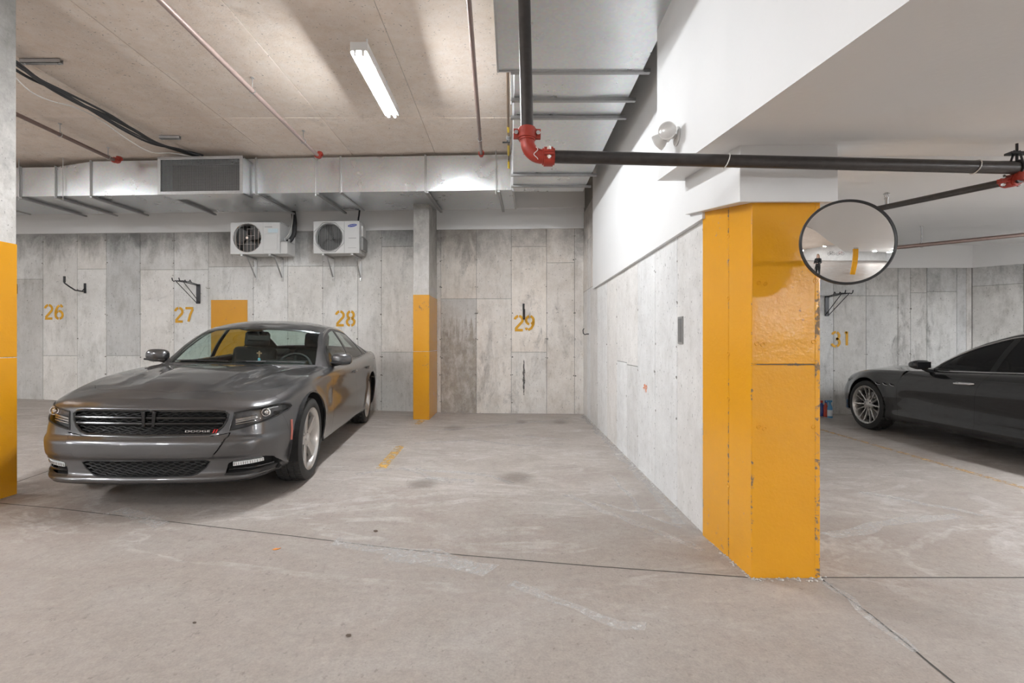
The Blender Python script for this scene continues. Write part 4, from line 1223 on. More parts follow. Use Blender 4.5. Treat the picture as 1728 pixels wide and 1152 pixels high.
# hoses
def hose(pts, r, mat, name, label):
    pts = [Vector(p) for p in pts]
    dense = []
    for i in range(len(pts)-1):
        p0, p1, p2, p3 = pts[max(i-1,0)], pts[i], pts[i+1], pts[min(i+2,len(pts)-1)]
        for k in range(6):
            t = k/6
            dense.append(0.5*((2*p1)+(p2-p0)*t+(2*p0-5*p1+4*p2-p3)*t*t+(3*p1-p0-3*p2+p3)*t**3))
    dense.append(pts[-1])
    o = MB().tube([BW @ p for p in dense], r, 10).build(name, mat, smooth=True)
    return tag(o, label, 'hose')
def wl(px, py, off):
    x, z = on_wall(BW, px, py, off); return (x, -off, z)
hose([wl(494, 352, 0.13), wl(496, 366, 0.12), wl(497, 380, 0.12), wl(496, 395, 0.13), wl(490, 405, 0.16), wl(481, 410, 0.22)], 0.040, M['cable'], 'insulated_hose', 'thick black insulated hose beside the open-recess unit')
hose([wl(493, 352, 0.10), wl(494, 364, 0.17), wl(492, 382, 0.19), wl(486, 397, 0.22), wl(478, 404, 0.28), wl(468, 399, 0.30)], 0.010, M['cable_white'], 'power_cable', 'pale power cable looping into the open-recess unit')
hose([wl(607, 352, 0.10), wl(606, 362, 0.16), wl(605, 375, 0.17), wl(612, 395, 0.12), wl(613, 408, 0.13), wl(609, 413, 0.2)], 0.014, M['cable'], 'insulated_hose', 'black hose beside the blue-badge unit')

# ------------------------------------------------------------------ hooks on the walls
def u_hook(fr, px, py, rz, label, reach=0.40):
    """bent bar hook: a wall plate, an arm standing out and an upturned tip"""
    x, z = on_wall(fr, px, py, 0.01)
    t = empty('wall_hook', label=label, cat='hook', mat=fr @ Matrix.Translation((x, -0.012, z)) @ Matrix.Rotation(rz, 4, 'Z'), group='black hooks on the concrete walls')
    MB().box((-0.02, -0.012, -0.04), (0.02, 0.0, 0.14)).build('wall_plate', M['steel_black'], t, bevel=0.002)
    MB().tube([(0, -0.012, 0.0), (0, -0.03, -0.012), (0, -reach*0.5, -0.005), (0, -reach*0.78, 0.05), (0, -reach, 0.10), (0, -reach, 0.20)], 0.012, 10).build('arm', M['steel_black'], t, smooth=True)
    MB().tube([(0, -reach, 0.11), (0, -reach, 0.215)], 0.018, 10).build('rubber_tip', M['black'], t, smooth=True)
    MB().tube([(0, -0.012, 0.05), (0, -reach*0.16, -0.008)], 0.008, 8).build('brace', M['steel_black'], t, smooth=True)
    return t
u_hook(BW, 144, 491, math.radians(0), 'black bar hook with upturned tip above number 26', 0.40)
u_hook(BW, 884, 535, math.radians(0), 'black bar hook seen end-on above number 29', 0.26)
u_hook(BW, 28, 492, 0, 'black hook half hidden behind the left pillar', 0.3)
def bike_rack(fr, px, py, label, flip=1, reach=0.5):
    x, z = on_wall(fr, px, py, 0.01)
    t = empty('bike_rack', label=label, cat='rack', mat=fr @ Matrix.Translation((x, -0.012, z)), group='triangular wire bike racks')
    MB().box((-0.035, -0.012, -0.30), (0.035, 0.0, 0.05)).build('wall_plate', M['steel_black'], t, bevel=0.003)
    for i, s in enumerate((-0.03, 0.03)):
        MB().tube([(s, -0.012, 0.03), (s*1.5, -reach*0.55, 0.05), (s*2.0, -reach, 0.05), (s*2.0, -reach-0.03, 0.035), (s*2.0, -reach-0.06, 0.05), (s*2.0, -reach-0.075, 0.09)], 0.008, 8).build('arm', M['steel_black'], t, smooth=True)
        MB().tube([(s, -0.012, -0.28), (s*2.0, -reach+0.02, 0.045)], 0.006, 8).build('brace', M['steel_black'], t, smooth=True)
        MB().tube([(s*1.5, -reach*0.50, 0.05), (s*1.5+0.0, -reach*0.56, 0.09), (s*1.5, -reach*0.62, 0.055)], 0.007, 8).build('hook_tip', M['steel_black'], t, smooth=True)
    MB().tube([(-0.055, -reach, 0.05), (0.055, -reach, 0.05)], 0.006, 8).build('cross_bar', M['steel_black'], t, smooth=True)
    return t
bike_rack(BW, 335, 484, 'black triangular bike rack on the wall above the grey car')
bike_rack(RW, 1395, 504, 'black triangular bike rack on the bay wall below the round mirror')
x, z = on_wall(BW, 979, 556)
t = tag(MB().tube([Vector((1.19, 7.9, 0))+Vector((0.07, 0, 0))+Vector((-0.0, 0, 0))+p for p in []] or [(1.255, 8.0, 1.37), (1.22, 8.0, 1.37), (1.19, 8.0, 1.36), (1.165, 8.0, 1.38), (1.16, 8.0, 1.43), (1.175, 8.0, 1.46)], 0.008, 8).build('wall_hook', M['steel_black'], smooth=True), 'small bare metal hook at the corner right of number 29', 'hook')

p = at(1150, 557, 1.256*FPX/(1150-CX))
t = empty('junction_box', (1.256, p.y, p.z), 0, 'flat grey metal plate on the partition wall', 'plate')
MB().box((-0.012, -0.05, -0.10), (0.002, 0.05, 0.10)).build('plate', M['grey_plate'], t, bevel=0.002)
MB().box((-0.014, -0.035, -0.085), (-0.011, 0.035, 0.085)).build('cover', plain('dark_plate_face', (0.16,0.16,0.16), 0.5, noise_amt=0.2), t)

# ------------------------------------------------------------------ twin emergency light head on the beam
M['lamp_lens'] = plain('pale_lamp_lens', (0.80,0.79,0.77), 0.22, 0.3, noise_amt=0.3, nscale=90)
EY = 840*1.017/(1143-CX)
ez = CAMZ+(CY-230)/FPX*EY
E = empty('emergency_light', (1.017, EY, ez), 0, 'white twin-head emergency light on the beam', 'lamp')
MB().lathe([(-0.0, 0.0), (0.0, 0.055), (-0.006, 0.058), (-0.012, 0.050), (-0.014, 0.0)], 28, 'x').build('wall_plate', M['white_plastic'], E, smooth=True)
MB().cyl((-0.01, 0, 0), (-0.05, 0, 0), 0.016, 12).box((-0.06, -0.05, -0.018), (-0.038, 0.05, 0.018)).build('bracket', M['white_plastic'], E, bevel=0.004)
def head(name, c, aim):
    aim = Vector(aim).normalized()
    c = Vector(c)
    o = MB().tube([c-aim*0.055, c-aim*0.045, c-aim*0.01, c+aim*0.01, c+aim*0.02], [0.018, 0.028, 0.046, 0.052, 0.052], 24, caps=True).build('lamp_head', M['white_plastic'], E, smooth=True)
    MB().tube([c+aim*0.0202, c+aim*0.024, c+aim*0.030], [0.047, 0.040, 0.012], 24).build('lens', M['lamp_lens'], o, smooth=True)
head('lamp_head', (-0.075, -0.045, 0.012), (-0.35, -0.9, -0.15))
head('lamp_head', (-0.095, 0.055, -0.010), (-0.75, 0.55, -0.55))

# ------------------------------------------------------------------ convex traffic mirror
def mirror():
    c = at(1430, 408, 2.26)
    yaw, pitch = math.radians(-15), math.radians(3)
    m = Matrix.Translation(c) @ Matrix.Rotation(yaw, 4, 'Z') @ Matrix.Rotation(-pitch, 4, 'X')
    # local -y faces out
    t = empty('traffic_mirror', label='round convex traffic mirror with black rim on the yellow pillar', cat='mirror', mat=m)
    R, r = 0.48, 0.189
    prof = []
    n = 40
    amax = math.asin(r/R)
    for i in range(n+1):
        a = amax*i/n
        prof.append((-(R*math.cos(a)-R*math.cos(amax)), R*math.sin(a)))
    o = MB().lathe(prof, 128, 'y').build('mirror_dome', M['mirror'], t, smooth=True, angle=80)
    MB().lathe([(-0.004, r-0.003), (-0.007, r+0.001), (-0.006, r+0.005), (0.0, r+0.007), (0.012, r+0.006), (0.014, r-0.003)], 96, 'y', closed=True).build('rim', M['black'], t, smooth=True)
    MB().lathe([(0.012, r), (0.02, 0.0)], 64, 'y').build('back_plate', M['black'], t, smooth=True)
    MB().tube([(0.0, 0.015, 0), (0.0, 0.12, 0.0), (-0.03, 0.20, -0.02), (-0.06, 0.34, -0.02)], 0.014, 10).build('bracket', M['steel_black'], t, smooth=True)
    return t
mirror()

# ------------------------------------------------------------------ bottles at the wall of the next bay
def bottle(px, h, r, mat_body, mat_cap, label, shape, Y=8.30):
    X = (px-CX)/FPX*Y
    t = empty('bottle', (X, Y, 0), 0, label, 'bottle', 'bottles on the floor by the wall')
    if shape == 'spray': prof = [(0, 0), (0, r), (h*0.55, r), (h*0.68, r*0.75), (h*0.78, r*0.38), (h*0.80, 0)]
    else: prof = [(0, 0), (0, r*0.96), (0.01, r), (h*0.62, r), (h*0.78, r*0.45), (h*0.86, r*0.36), (h*0.86, 0)]
    b = MB().lathe(prof, 20, 'z').build('body', mat_body, t, smooth=True)
    if shape == 'spray':
        MB().cyl((0, 0, h*0.78), (0, 0, h*0.88), r*0.42, 12).box((-0.06, -0.016, h*0.88), (0.03, 0.016, h*0.99)).box((-0.045, -0.008, h*0.72), (-0.035, 0.008, h*0.90)).build('trigger', mat_cap, t, bevel=0.003)
        MB().lathe([(h*0.10, r+0.001), (h*0.45, r+0.001)], 20, 'z').build('wrapper', plain('white_wrapper', (0.75,0.78,0.82), 0.4, noise_amt=0.1), t, smooth=True)
    else:
        MB().cyl((0, 0, h*0.85), (0, 0, h), r*0.45, 14).build('cap', mat_cap, t, smooth=True)
    return t
mb_blue = plain('blue_bottle', (0.03,0.06,0.25), 0.25); mb_red = plain('red_bottle', (0.55,0.06,0.03), 0.3); mb_lb = plain('light_blue_bottle', (0.12,0.35,0.62), 0.3)
bottle(1386.5, 0.26, 0.045, mb_blue, mb_red, 'dark blue bottle nearest the yellow pillar', 'jug', 8.36)
bottle(1393.5, 0.27, 0.034, mb_red, mb_blue, 'red bottle between two blue bottles', 'jug', 8.28)
bottle(1400.5, 0.29, 0.038, mb_lb, mb_lb, 'light blue spray bottle with white wrapper', 'spray', 8.16)

# ------------------------------------------------------------------ litter on the floor
p = fl(466, 927)
tag(MB().prism([(-.022,-.004),(-.006,.010),(.010,.008),(.024,.014),(.012,-.002),(-.004,-.010)], 0.004, Matrix.Translation((p.x, p.y, p.z+0.001)) @ Matrix.Rotation(0.15, 4, 'X')).build('paper_scrap', plain('orange_scrap', (0.75,0.28,0.06), 0.6), bevel=0.001), 'tiny orange scrap lying on the floor before the grey car', 'litter')
for px, py, r_, lab in ((588, 1073, 0.009, 'small brown pebble on the bare floor in front'), (328, 1051, 0.006, 'tiny dark pebble on the floor left in front'), (634, 897, 0.012, 'dark flake lying at the floor joint')):
    p = fl(px, py)
    rnd = random.Random(px)
    o = MB().sphere((0, 0, 0), r_, 8, 6, (1.3, 0.8, 0.55))
    o.v = [(v[0]*rnd.uniform(.8, 1.2), v[1]*rnd.uniform(.8, 1.2), v[2]) for v in o.v]
    o = tag(o.build('pebble', plain('brown_pebble', (0.13,0.10,0.08), 0.9, noise_amt=0.4)), lab, 'pebble')
    o.location = (p.x, p.y, p.z+r_*0.5)
# ------------------------------------------------------------------ cars
from mathutils.bvhtree import BVHTree

def pchip(pts):
    xs = np.array([p[0] for p in pts], float); ys = np.array([p[1] for p in pts], float)
    h = np.diff(xs); dl_ = np.diff(ys)/h
    m = np.zeros(len(xs)); m[0] = dl_[0]; m[-1] = dl_[-1]
    for i in range(1, len(xs)-1):
        if dl_[i-1]*dl_[i] > 0:
            w1, w2 = 2*h[i]+h[i-1], h[i]+2*h[i-1]
            m[i] = (w1+w2)/(w1/dl_[i-1]+w2/dl_[i])
    def f(x):
        x = min(max(x, xs[0]), xs[-1])
        i = min(max(int(np.searchsorted(xs, x)-1), 0), len(xs)-2)
        t = (x-xs[i])/h[i]
        return float(ys[i]*(1+2*t)*(1-t)**2 + h[i]*m[i]*t*(1-t)**2 + ys[i+1]*t*t*(3-2*t) + h[i]*m[i+1]*t*t*(t-1))
    return f
def catmull_curve(P, per=60):
    P = [np.array(p, float) for p in P]
    first = P[1].copy(); first[0] = -first[0]
    last = P[-2].copy(); last[0] = -last[0]
    Q = [first]+P+[last]
    out = []
    for i in range(1, len(Q)-2):
        p0, p1, p2, p3 = Q[i-1], Q[i], Q[i+1], Q[i+2]
        d01, d12, d23 = [max(1e-6, np.linalg.norm((b-a)[:2]))**0.5 for a, b in ((p0,p1),(p1,p2),(p2,p3))]
        m1 = (p1-p0)/d01-(p2-p0)/(d01+d12)+(p2-p1)/d12
        m2 = (p2-p1)/d12-(p3-p1)/(d12+d23)+(p3-p2)/d23
        m1 *= d12; m2 *= d12
        for k in range(per):
            t = k/per
            out.append((2*t**3-3*t*t+1)*p1+(t**3-2*t*t+t)*m1+(-2*t**3+3*t*t)*p2+(t**3-t*t)*m2)
    out.append(P[-1])
    return np.array(out)
def in_poly(u, v, poly):
    c = False
    j = len(poly)-1
    for i in range(len(poly)):
        if (poly[i][1] > v) != (poly[j][1] > v) and u < (poly[j][0]-poly[i][0])*(v-poly[i][1])/(poly[j][1]-poly[i][1])+poly[i][0]:
            c = not c
        j = i
    return c
AX = {'x': (1, 2), 'y': (0, 2), 'z': (0, 1)}
def sstep(a, b, x):
    t = min(max((x-a)/(b-a), 0), 1)
    return t*t*(3-2*t)

class CarBody:
    def __init__(s, P):
        s.P = P
        bm = s.bm = bmesh.new()
        s.tag = bm.faces.layers.int.new('src')
        s.nl = bm.verts.layers.float_vector.new('nrm')
        s.cuts = 0
        s.make_shell(); s.make_top()
        bm.normal_update()
        nn = {v: v.normal.copy() for v in bm.verts}
        capv = [v for v in bm.verts if any(f[s.tag] == 1 for f in v.link_faces)]
        for it in range(10):        # even out the normals of the hood and deck surface
            new = {}
            for v in capv:
                k = 1.0 if (it < 2 or v.co.y < -0.50 or v.co.y > s.P['wb']+0.8) else 0.0
                if not k: continue
                a = nn[v].copy()
                for e in v.link_edges: a += nn[e.other_vert(v)]
                if v.co.x < 1e-5: a.x = 0
                new[v] = a.normalized()
            nn.update(new)
        for v in bm.verts:
            n = nn[v]
            if v.co.x < 1e-5: n.x = 0; n.normalize()
            v[s.nl] = n
        s.bvh = BVHTree.FromBMesh(bm)
    # lower shell as a stack of waterlines, then hood / deck
    def make_shell(s):
        P, bm = s.P, s.bm
        C = catmull_curve(P['plan'])
        seg = np.concatenate([[0], np.cumsum(np.linalg.norm(np.diff(C[:, :2], axis=0), axis=1))])
        tot = seg[-1]
        st = [0.0]
        while st[-1] < tot-0.008:
            yy = np.interp(st[-1], seg, C[:, 1])
            st.append(min(tot, st[-1]+(0.017 if yy < -0.35 else 0.026)))
        st[-1] = tot
        col = [np.array([np.interp(a, seg, C[:, k]) for k in range(C.shape[1])]) for a in st]
        df = pchip(P['front_prof']); ds = pchip(P['side_prof']); dr = pchip(P['rear_prof'])
        NT = P.get('rows', 46)
        grid = []
        for i, c in enumerate(col):
            a, b = col[max(i-1, 0)], col[min(i+1, len(col)-1)]
            t = (b-a)[:2]; t /= np.linalg.norm(t)
            if i in (0,): t = np.array([1.0, 0.0])
            if i == len(col)-1: t = np.array([-1.0, 0.0])
            n = np.array([t[1], -t[0]])
            if i == len(col)-1: n = np.array([0.0, 1.0])
            wf = max(0, -n[1])**2; ws = n[0]**2; wr = max(0, n[1])**2
            row = []
            zt, zb_ = c[2], c[3]
            for k in range(NT+1):
                q = k/NT
                q = q if q < 0.8 else 0.8+0.2*math.sin((q-0.8)/0.2*PI/2)**1.0
                z = zb_+(zt-zb_)*q
                d = wf*df(z) + ws*ds(q) + wr*dr(q)
                for ay in (0.0, P['wb']):
                    dist = math.hypot(c[1]-ay, z-P['wr'])
                    d -= ws*P.get('flare', 0.012)*math.exp(-((dist-P['ra'])/0.06)**2)
                x, y = c[0]-n[0]*d, c[1]-n[1]*d
                if 'shape' in P: x, y, z = P['shape'](x, y, z, wf, ws, q)
                if i in (0, len(col)-1): x = 0.0
                row.append(bm.verts.new((max(x, 0.0), y, z)))
            grid.append(row)
        for i in range(len(grid)-1):
            for k in range(NT):
                f = bm.faces.new((grid[i][k], grid[i+1][k], grid[i+1][k+1], grid[i][k+1]))
                f[s.tag] = 0
        s.edge = [g[-1].co.copy() for g in grid]
        s.bottom = [g[0].co.copy() for g in grid]
        # cap
        NQ = 40
        crown = pchip(P['crown'])
        cg = [[g[-1]] for g in grid]
        E = [g[-1].co.copy() for g in grid]
        ylo, yhi = -0.20, P['wb']+0.45
        i1 = next(i for i, e in enumerate(E) if e.y > ylo)
        i2 = max(i for i, e in enumerate(E) if e.y < yhi)
        ey = np.maximum.accumulate(np.array([e.y for e in E]))+np.arange(len(E))*1e-9
        ez = np.array([e.z for e in E])
        for i, g in enumerate(grid):
            e = E[i]
            if i < i1: ysp = E[0].y+(E[i1].y-E[0].y)*(i/i1)**1.15
            elif i > i2: ysp = E[-1].y+(E[i2].y-E[-1].y)*((len(E)-1-i)/(len(E)-1-i2))**1.15
            else: ysp = e.y
            zs = float(np.interp(ysp, ey, ez))+crown(ysp)
            for k in range(1, NQ+1):
                q = k/NQ
                q = q**1.25
                x = e.x*(1-q)
                y = e.y+(ysp-e.y)*q
                z = e.z+(zs-e.z)*(1-(1-q)**2.3) + P['hood_detail'](x, y)*sstep(0, 0.15, q)
                if i in (0, len(grid)-1): cg[i].append(g[-1])
                else: cg[i].append(bm.verts.new((x, y, z)))
        for i in range(len(grid)-1):
            for k in range(NQ):
                vs = []
                for v in (cg[i][k], cg[i+1][k], cg[i+1][k+1], cg[i][k+1]):
                    if v not in vs: vs.append(v)
                if len(vs) >= 3:
                    try:
                        f = bm.faces.new(vs); f[s.tag] = 1
                    except ValueError: pass
    def belt(s, y):
        """(x, z) of the shoulder edge at y on the side"""
        E = s.edge
        best = None
        for a, b in zip(E[:-1], E[1:]):
            if a.x > 0.5 and b.x > 0.5 and a.y <= y <= b.y:
                t = (y-a.y)/max(1e-9, b.y-a.y)
                return a.x+(b.x-a.x)*t, a.z+(b.z-a.z)*t
        return E[len(E)//2].x, E[len(E)//2].z
    def make_top(s):
        P, bm = s.P, s.bm
        G = P['green']
        f = {k: pchip(list(zip(G['u'], G[k]))) for k in ('yc', 'zc', 'xr', 'yr', 'zr')}
        s.g = f
        us = sorted(set([round(i/110, 5) for i in range(111)] + G['ucuts']))
        vs_ = sorted(set([i/22 for i in range(23)] + G['vcuts']))
        rows, side = [], []
        NW = 18
        for u in us:
            yc, zc, xr, yr, zr = (f[k](u) for k in ('yc', 'zc', 'xr', 'yr', 'zr'))
            rows.append([bm.verts.new((xr*v, yc+(yr-yc)*v**2.2, zc+(zr-zc)*v**2.6)) for v in vs_])
            bx, bz = s.belt(yr)
            bx -= 0.006
            rr = []
            for k in range(1, NW+1):
                w = k/NW
                bul = 0.022*math.sin(PI*min(1, w*1.0))*min(1, (zr-bz)/0.25 if zr > bz else 0)
                x = xr+(bx-xr)*w+bul; z = zr+(min(bz, zr)-zr)*w
                rr.append(bm.verts.new((x, yr, z)))
            side.append([rows[-1][-1]]+rr)
        s.us, s.vs_ = us, vs_
        s.top_uv = {}
        for i in range(len(us)-1):
            for j in range(len(vs_)-1):
                fc = bm.faces.new((rows[i][j], rows[i][j+1], rows[i+1][j+1], rows[i+1][j]))
                um, vm = (us[i]+us[i+1])/2, (vs_[j]+vs_[j+1])/2
                t = 10
                for (name_i, (u0, u1, v1)) in enumerate(G['glass']):
                    if u0 < um < u1 and vm < v1: t = 11+name_i
                fc[s.tag] = t
            for k in range(NW):
                try:
                    fc = bm.faces.new((side[i][k], side[i][k+1], side[i+1][k+1], side[i+1][k])); fc[s.tag] = 20
                except ValueError: pass
        bmesh.ops.remove_doubles(bm, verts=list(set([v for r in rows for v in r]+[v for r in side for v in r])), dist=1e-6)
    def fix_normals(s):
        bad = 0
        for v in s.bm.verts:
            if Vector(v[s.nl]).length < 0.5: bad += 1
    def cut(s, poly, axis, tags, cond=None, closed=True):
        bm = s.bm
        iu, iv = AX[axis]
        ad = Vector((axis == 'x', axis == 'y', axis == 'z'))
        n = len(poly)
        us = [p[0] for p in poly]; vs = [p[1] for p in poly]
        u0, u1, v0, v1 = min(us)-0.05, max(us)+0.05, min(vs)-0.05, max(vs)+0.05
        pool = [f for f in bm.faces if f[s.tag] in tags and (cond is None or cond(f.calc_center_median()))
                and (lambda c: u0 < c[iu] < u1 and v0 < c[iv] < v1)(f.calc_center_median())]
        pool = set(pool)
        for i in range(n if closed else n-1):
            a, b = poly[i], poly[(i+1) % n]
            du, dv = b[0]-a[0], b[1]-a[1]
            ln = math.hypot(du, dv)
            if ln < 1e-6: continue
            near = []
            for f in pool:
                if not f.is_valid: continue
                ok = False
                cs = [v.co for v in f.verts]
                sd = [((c[iu]-a[0])*dv-(c[iv]-a[1])*du)/ln for c in cs]
                if min(sd) > -1e-7 or max(sd) < 1e-7: continue
                tt = [((c[iu]-a[0])*du+(c[iv]-a[1])*dv)/ln for c in cs]
                if max(tt) < -0.002 or min(tt) > ln+0.002: continue
                near.append(f)
            if not near: continue
            co = Vector((0, 0, 0)); co[iu] = a[0]; co[iv] = a[1]
            no = Vector((0, 0, 0)); no[iu] = dv/ln; no[iv] = -du/ln
            geom = set(near)
            for f in near:
                geom.update(f.edges); geom.update(f.verts)
            r = bmesh.ops.bisect_plane(bm, geom=list(geom), dist=1e-6, plane_co=co, plane_no=no)
            for g in r['geom']:
                if isinstance(g, bmesh.types.BMFace): pool.add(g)
            pool = {f for f in pool if f.is_valid}
    def faces_in(s, poly, axis, tags, cond=None):
        iu, iv = AX[axis]
        out = []
        for f in s.bm.faces:
            if f[s.tag] not in tags: continue
            c = f.calc_center_median()
            if cond is not None and not cond(c): continue
            if in_poly(c[iu], c[iv], poly): out.append(f)
        return out
    def hit_side(s, y, z):
        r = s.bvh.ray_cast(Vector((3, y, z)), Vector((-1, 0, 0)))
        return (r[0], r[1]) if r[0] is not None else (Vector((0.93, y, z)), Vector((1, 0, 0)))
    def hit_front(s, x, z):
        r = s.bvh.ray_cast(Vector((x, -4, z)), Vector((0, 1, 0)))
        return (r[0], r[1]) if r[0] is not None else (Vector((x, -0.8, z)), Vector((0, -1, 0)))
    def hit_top(s, x, y):
        r = s.bvh.ray_cast(Vector((x, y, 4)), Vector((0, 0, -1)))
        return r[0], r[1]
    def emit(s, name, faces, mat, parent, mode='center', rim=0.012, shrink=0.0016, offset=0.0, flip=False):
        """build panel object(s) from faces of the half body"""
        faces = [f for f in faces if f.is_valid]
        if not faces: return []
        left, keep = set(faces), []
        while left:                      # leave out stray slivers cut loose from the panel
            st = [left.pop()]; comp = []
            while st:
                f = st.pop(); comp.append(f)
                for e in f.edges:
                    for g in e.link_faces:
                        if g in left: left.discard(g); st.append(g)
            if len(comp) >= 25 or len(comp) == len(faces): keep += comp
        faces = keep or faces
        idx = {}
        vs, ns = [], []
        fl_ = []
        for f in faces:
            ids = []
            for v in f.verts:
                if v.index not in idx or True:
                    pass
                k = v
                if k not in idx:
                    idx[k] = len(vs); vs.append(v.co.copy()); n = Vector(v[s.nl]); ns.append(n.normalized() if n.length > 0 else v.normal.copy())
                ids.append(idx[k])
            fl_.append(ids)
        ec = {}
        for ids in fl_:
            for a, b in zip(ids, ids[1:]+ids[:1]):
                ec[(min(a, b), max(a, b))] = ec.get((min(a, b), max(a, b)), 0)+1
        bnd = [e for e, c in ec.items() if c == 1]
        if mode == 'center':
            bnd = [e for e in bnd if not (vs[e[0]].x < 1e-4 and vs[e[1]].x < 1e-4)]
        # direction of each boundary edge as used by its face
        cen = {}
        for ids in fl_:
            m = sum((vs[i] for i in ids), Vector())/len(ids)
            for a, b in zip(ids, ids[1:]+ids[:1]):
                cen[(min(a, b), max(a, b))] = (m, (a, b))
        if offset:
            vs = [v-n*offset for v, n in zip(vs, ns)]
        if shrink:
            mv = {}
            for e in bnd:
                a, b = e
                t = (vs[b]-vs[a])
                if t.length < 1e-9: continue
                t.normalize()
                n = (ns[a]+ns[b]).normalized()
                d = n.cross(t)
                if d.dot(cen[e][0]-(vs[a]+vs[b])/2) < 0: d = -d
                for i in e: mv.setdefault(i, Vector()); mv[i] += d
            for i, d in mv.items():
                if d.length > 1e-6:
                    d = d.normalized()*shrink
                    if mode == 'center' and vs[i].x < 1e-4: d.x = 0
                    vs[i] = vs[i]+d
        fl2 = [list(x) for x in fl_]
        nsall = list(ns); vsall = list(vs)
        if rim:
            rv = {}
            for e in bnd:
                a, b = cen[e][1]
                q = []
                for i in (a, b):
                    if i not in rv:
                        rv[i] = (len(vsall), len(vsall)+1)
                        vsall.append(vs[i].copy()); nsall.append(ns[i])
                        vsall.append(vs[i]-ns[i]*rim); nsall.append(ns[i])
                    q.append(rv[i])
                fl2.append([q[1][0], q[0][0], q[0][1], q[1][1]])
        nmain = len(vs)
        def make(nm, mirror_only=False, both=False):
            V, F, NN = [], [], []
            if not mirror_only:
                V += [tuple(v) for v in vsall]; F += [tuple(f) for f in fl2]; NN += [tuple(n) for n in nsall]
            if mirror_only or both:
                b0 = len(V)
                if both:
                    mp = {}
                    for i, v in enumerate(vsall):
                        if v.x < 1e-4 and i < nmain: mp[i] = i
                        else: mp[i] = len(V); V.append((-v.x, v.y, v.z)); NN.append((-nsall[i].x, nsall[i].y, nsall[i].z))
                    F += [tuple(mp[i] for i in f[::-1]) for f in fl2]
                else:
                    V += [(-v.x, v.y, v.z) for v in vsall]; NN += [(-n.x, n.y, n.z) for n in nsall]
                    F += [tuple(f[::-1]) for f in fl2]
            if flip: F = [f[::-1] for f in F]; NN = [(-a, -b, -c) for a, b, c in NN]
            me = bpy.data.meshes.new(nm)
            me.from_pydata(V, [], F)
            me.shade_smooth()
            me.normals_split_custom_set_from_vertices(NN)
            return link_mesh(nm, me, mat, parent)
        if mode == 'center': return [make(name, both=True)]
        return [make(name), make(name, mirror_only=True)]

def car_paint(name, col, metal, rough, flake=0.3):
    m, nt, b = new_mat(name)
    c = mix(nt, flake, col, mix(nt, noise(nt, pos(nt, obj=True), 1.5, 3), tuple(x*0.85 for x in col), tuple(min(1, x*1.15) for x in col)))
    L(nt, c, b.inputs['Base Color'])
    b.inputs['Metallic'].default_value = metal
    b.inputs['Roughness'].default_value = rough
    b.inputs['Coat Weight'].default_value = 1.0
    b.inputs['Coat Roughness'].default_value = 0.03
    return m
def thin_glass(name, tint, gloss=1.0, rough=0.0, opaque=0.0):
    m, nt, b = new_mat(name)
    nt.nodes.remove(b)
    tr = N(nt, 'ShaderNodeBsdfTransparent', Color=(*tint, 1))
    gl = N(nt, 'ShaderNodeBsdfGlossy', Roughness=rough)
    df = N(nt, 'ShaderNodeBsdfDiffuse', Color=(0.012, 0.012, 0.013, 1))
    ge = nt.nodes.new('ShaderNodeNewGeometry')
    dp = nt.nodes.new('ShaderNodeVectorMath'); dp.operation = 'DOT_PRODUCT'
    L(nt, ge.outputs['Normal'], dp.inputs[0]); L(nt, ge.outputs['Incoming'], dp.inputs[1])
    om = mth(nt, 'SUBTRACT', 1.0, mth(nt, 'ABSOLUTE', dp.outputs['Value']), clamp=True)
    fres = mth(nt, 'ADD', 0.04, mth(nt, 'MULTIPLY', mth(nt, 'POWER', om, 5.0), 0.96))
    sm = noise(nt, pos(nt, obj=True), 4, 5)
    m0 = nt.nodes.new('ShaderNodeMixShader'); m0.inputs[0].default_value = opaque
    L(nt, tr.outputs[0], m0.inputs[1]); L(nt, df.outputs[0], m0.inputs[2])
    mx = nt.nodes.new('ShaderNodeMixShader')
    L(nt, mth(nt, 'MULTIPLY', fres, mth(nt, 'ADD', mth(nt, 'MULTIPLY', sm, 0.2), gloss-0.1)), mx.inputs[0])
    L(nt, m0.outputs[0], mx.inputs[1]); L(nt, gl.outputs[0], mx.inputs[2])
    L(nt, mx.outputs[0], nt.nodes['Material Output'].inputs['Surface'])
    return m
M['glass'] = thin_glass('clear_car_glass', (0.76, 0.86, 0.82))
M['glass_tint'] = thin_glass('tinted_car_glass', (0.06, 0.06, 0.065), 1.3, 0.0, 0.5)
M['lens'] = thin_glass('clear_lens', (0.94, 0.94, 0.94), 1.0)
M['paint_grey'] = car_paint('granite_grey_paint', (0.108,0.108,0.112), 0.75, 0.30)
M['paint_black'] = car_paint('black_car_paint', (0.022,0.022,0.024), 0.4, 0.25)
M['grille_black'] = plain('grille_black', (0.008,0.008,0.0085), 0.22)
M['rubber'] = plain('tyre_rubber', (0.030,0.029,0.028), 0.75, noise_amt=0.35, nscale=25)
M['alloy'] = plain('alloy_wheel', (0.62,0.60,0.58), 0.30, 0.85, noise_amt=0.2, nscale=10)
M['alloy_grey'] = plain('grey_alloy_wheel', (0.62,0.60,0.58), 0.28, 0.85, noise_amt=0.2, nscale=10)
M['liner'] = plain('black_liner', (0.008,0.008,0.008), 0.85)
M['trim_black'] = plain('satin_black_trim', (0.014,0.014,0.015), 0.32, noise_amt=0.1)
M['mesh_black'] = plain('black_mesh', (0.012,0.012,0.012), 0.6)
M['seat'] = plain('black_seat_cloth', (0.022,0.022,0.024), 0.7, noise_amt=0.3, nscale=80)
M['dash'] = plain('black_dashboard', (0.020,0.021,0.022), 0.5, noise_amt=0.2)
M['lamp_silver'] = plain('lamp_reflector', (0.55,0.56,0.57), 0.18, 0.95)
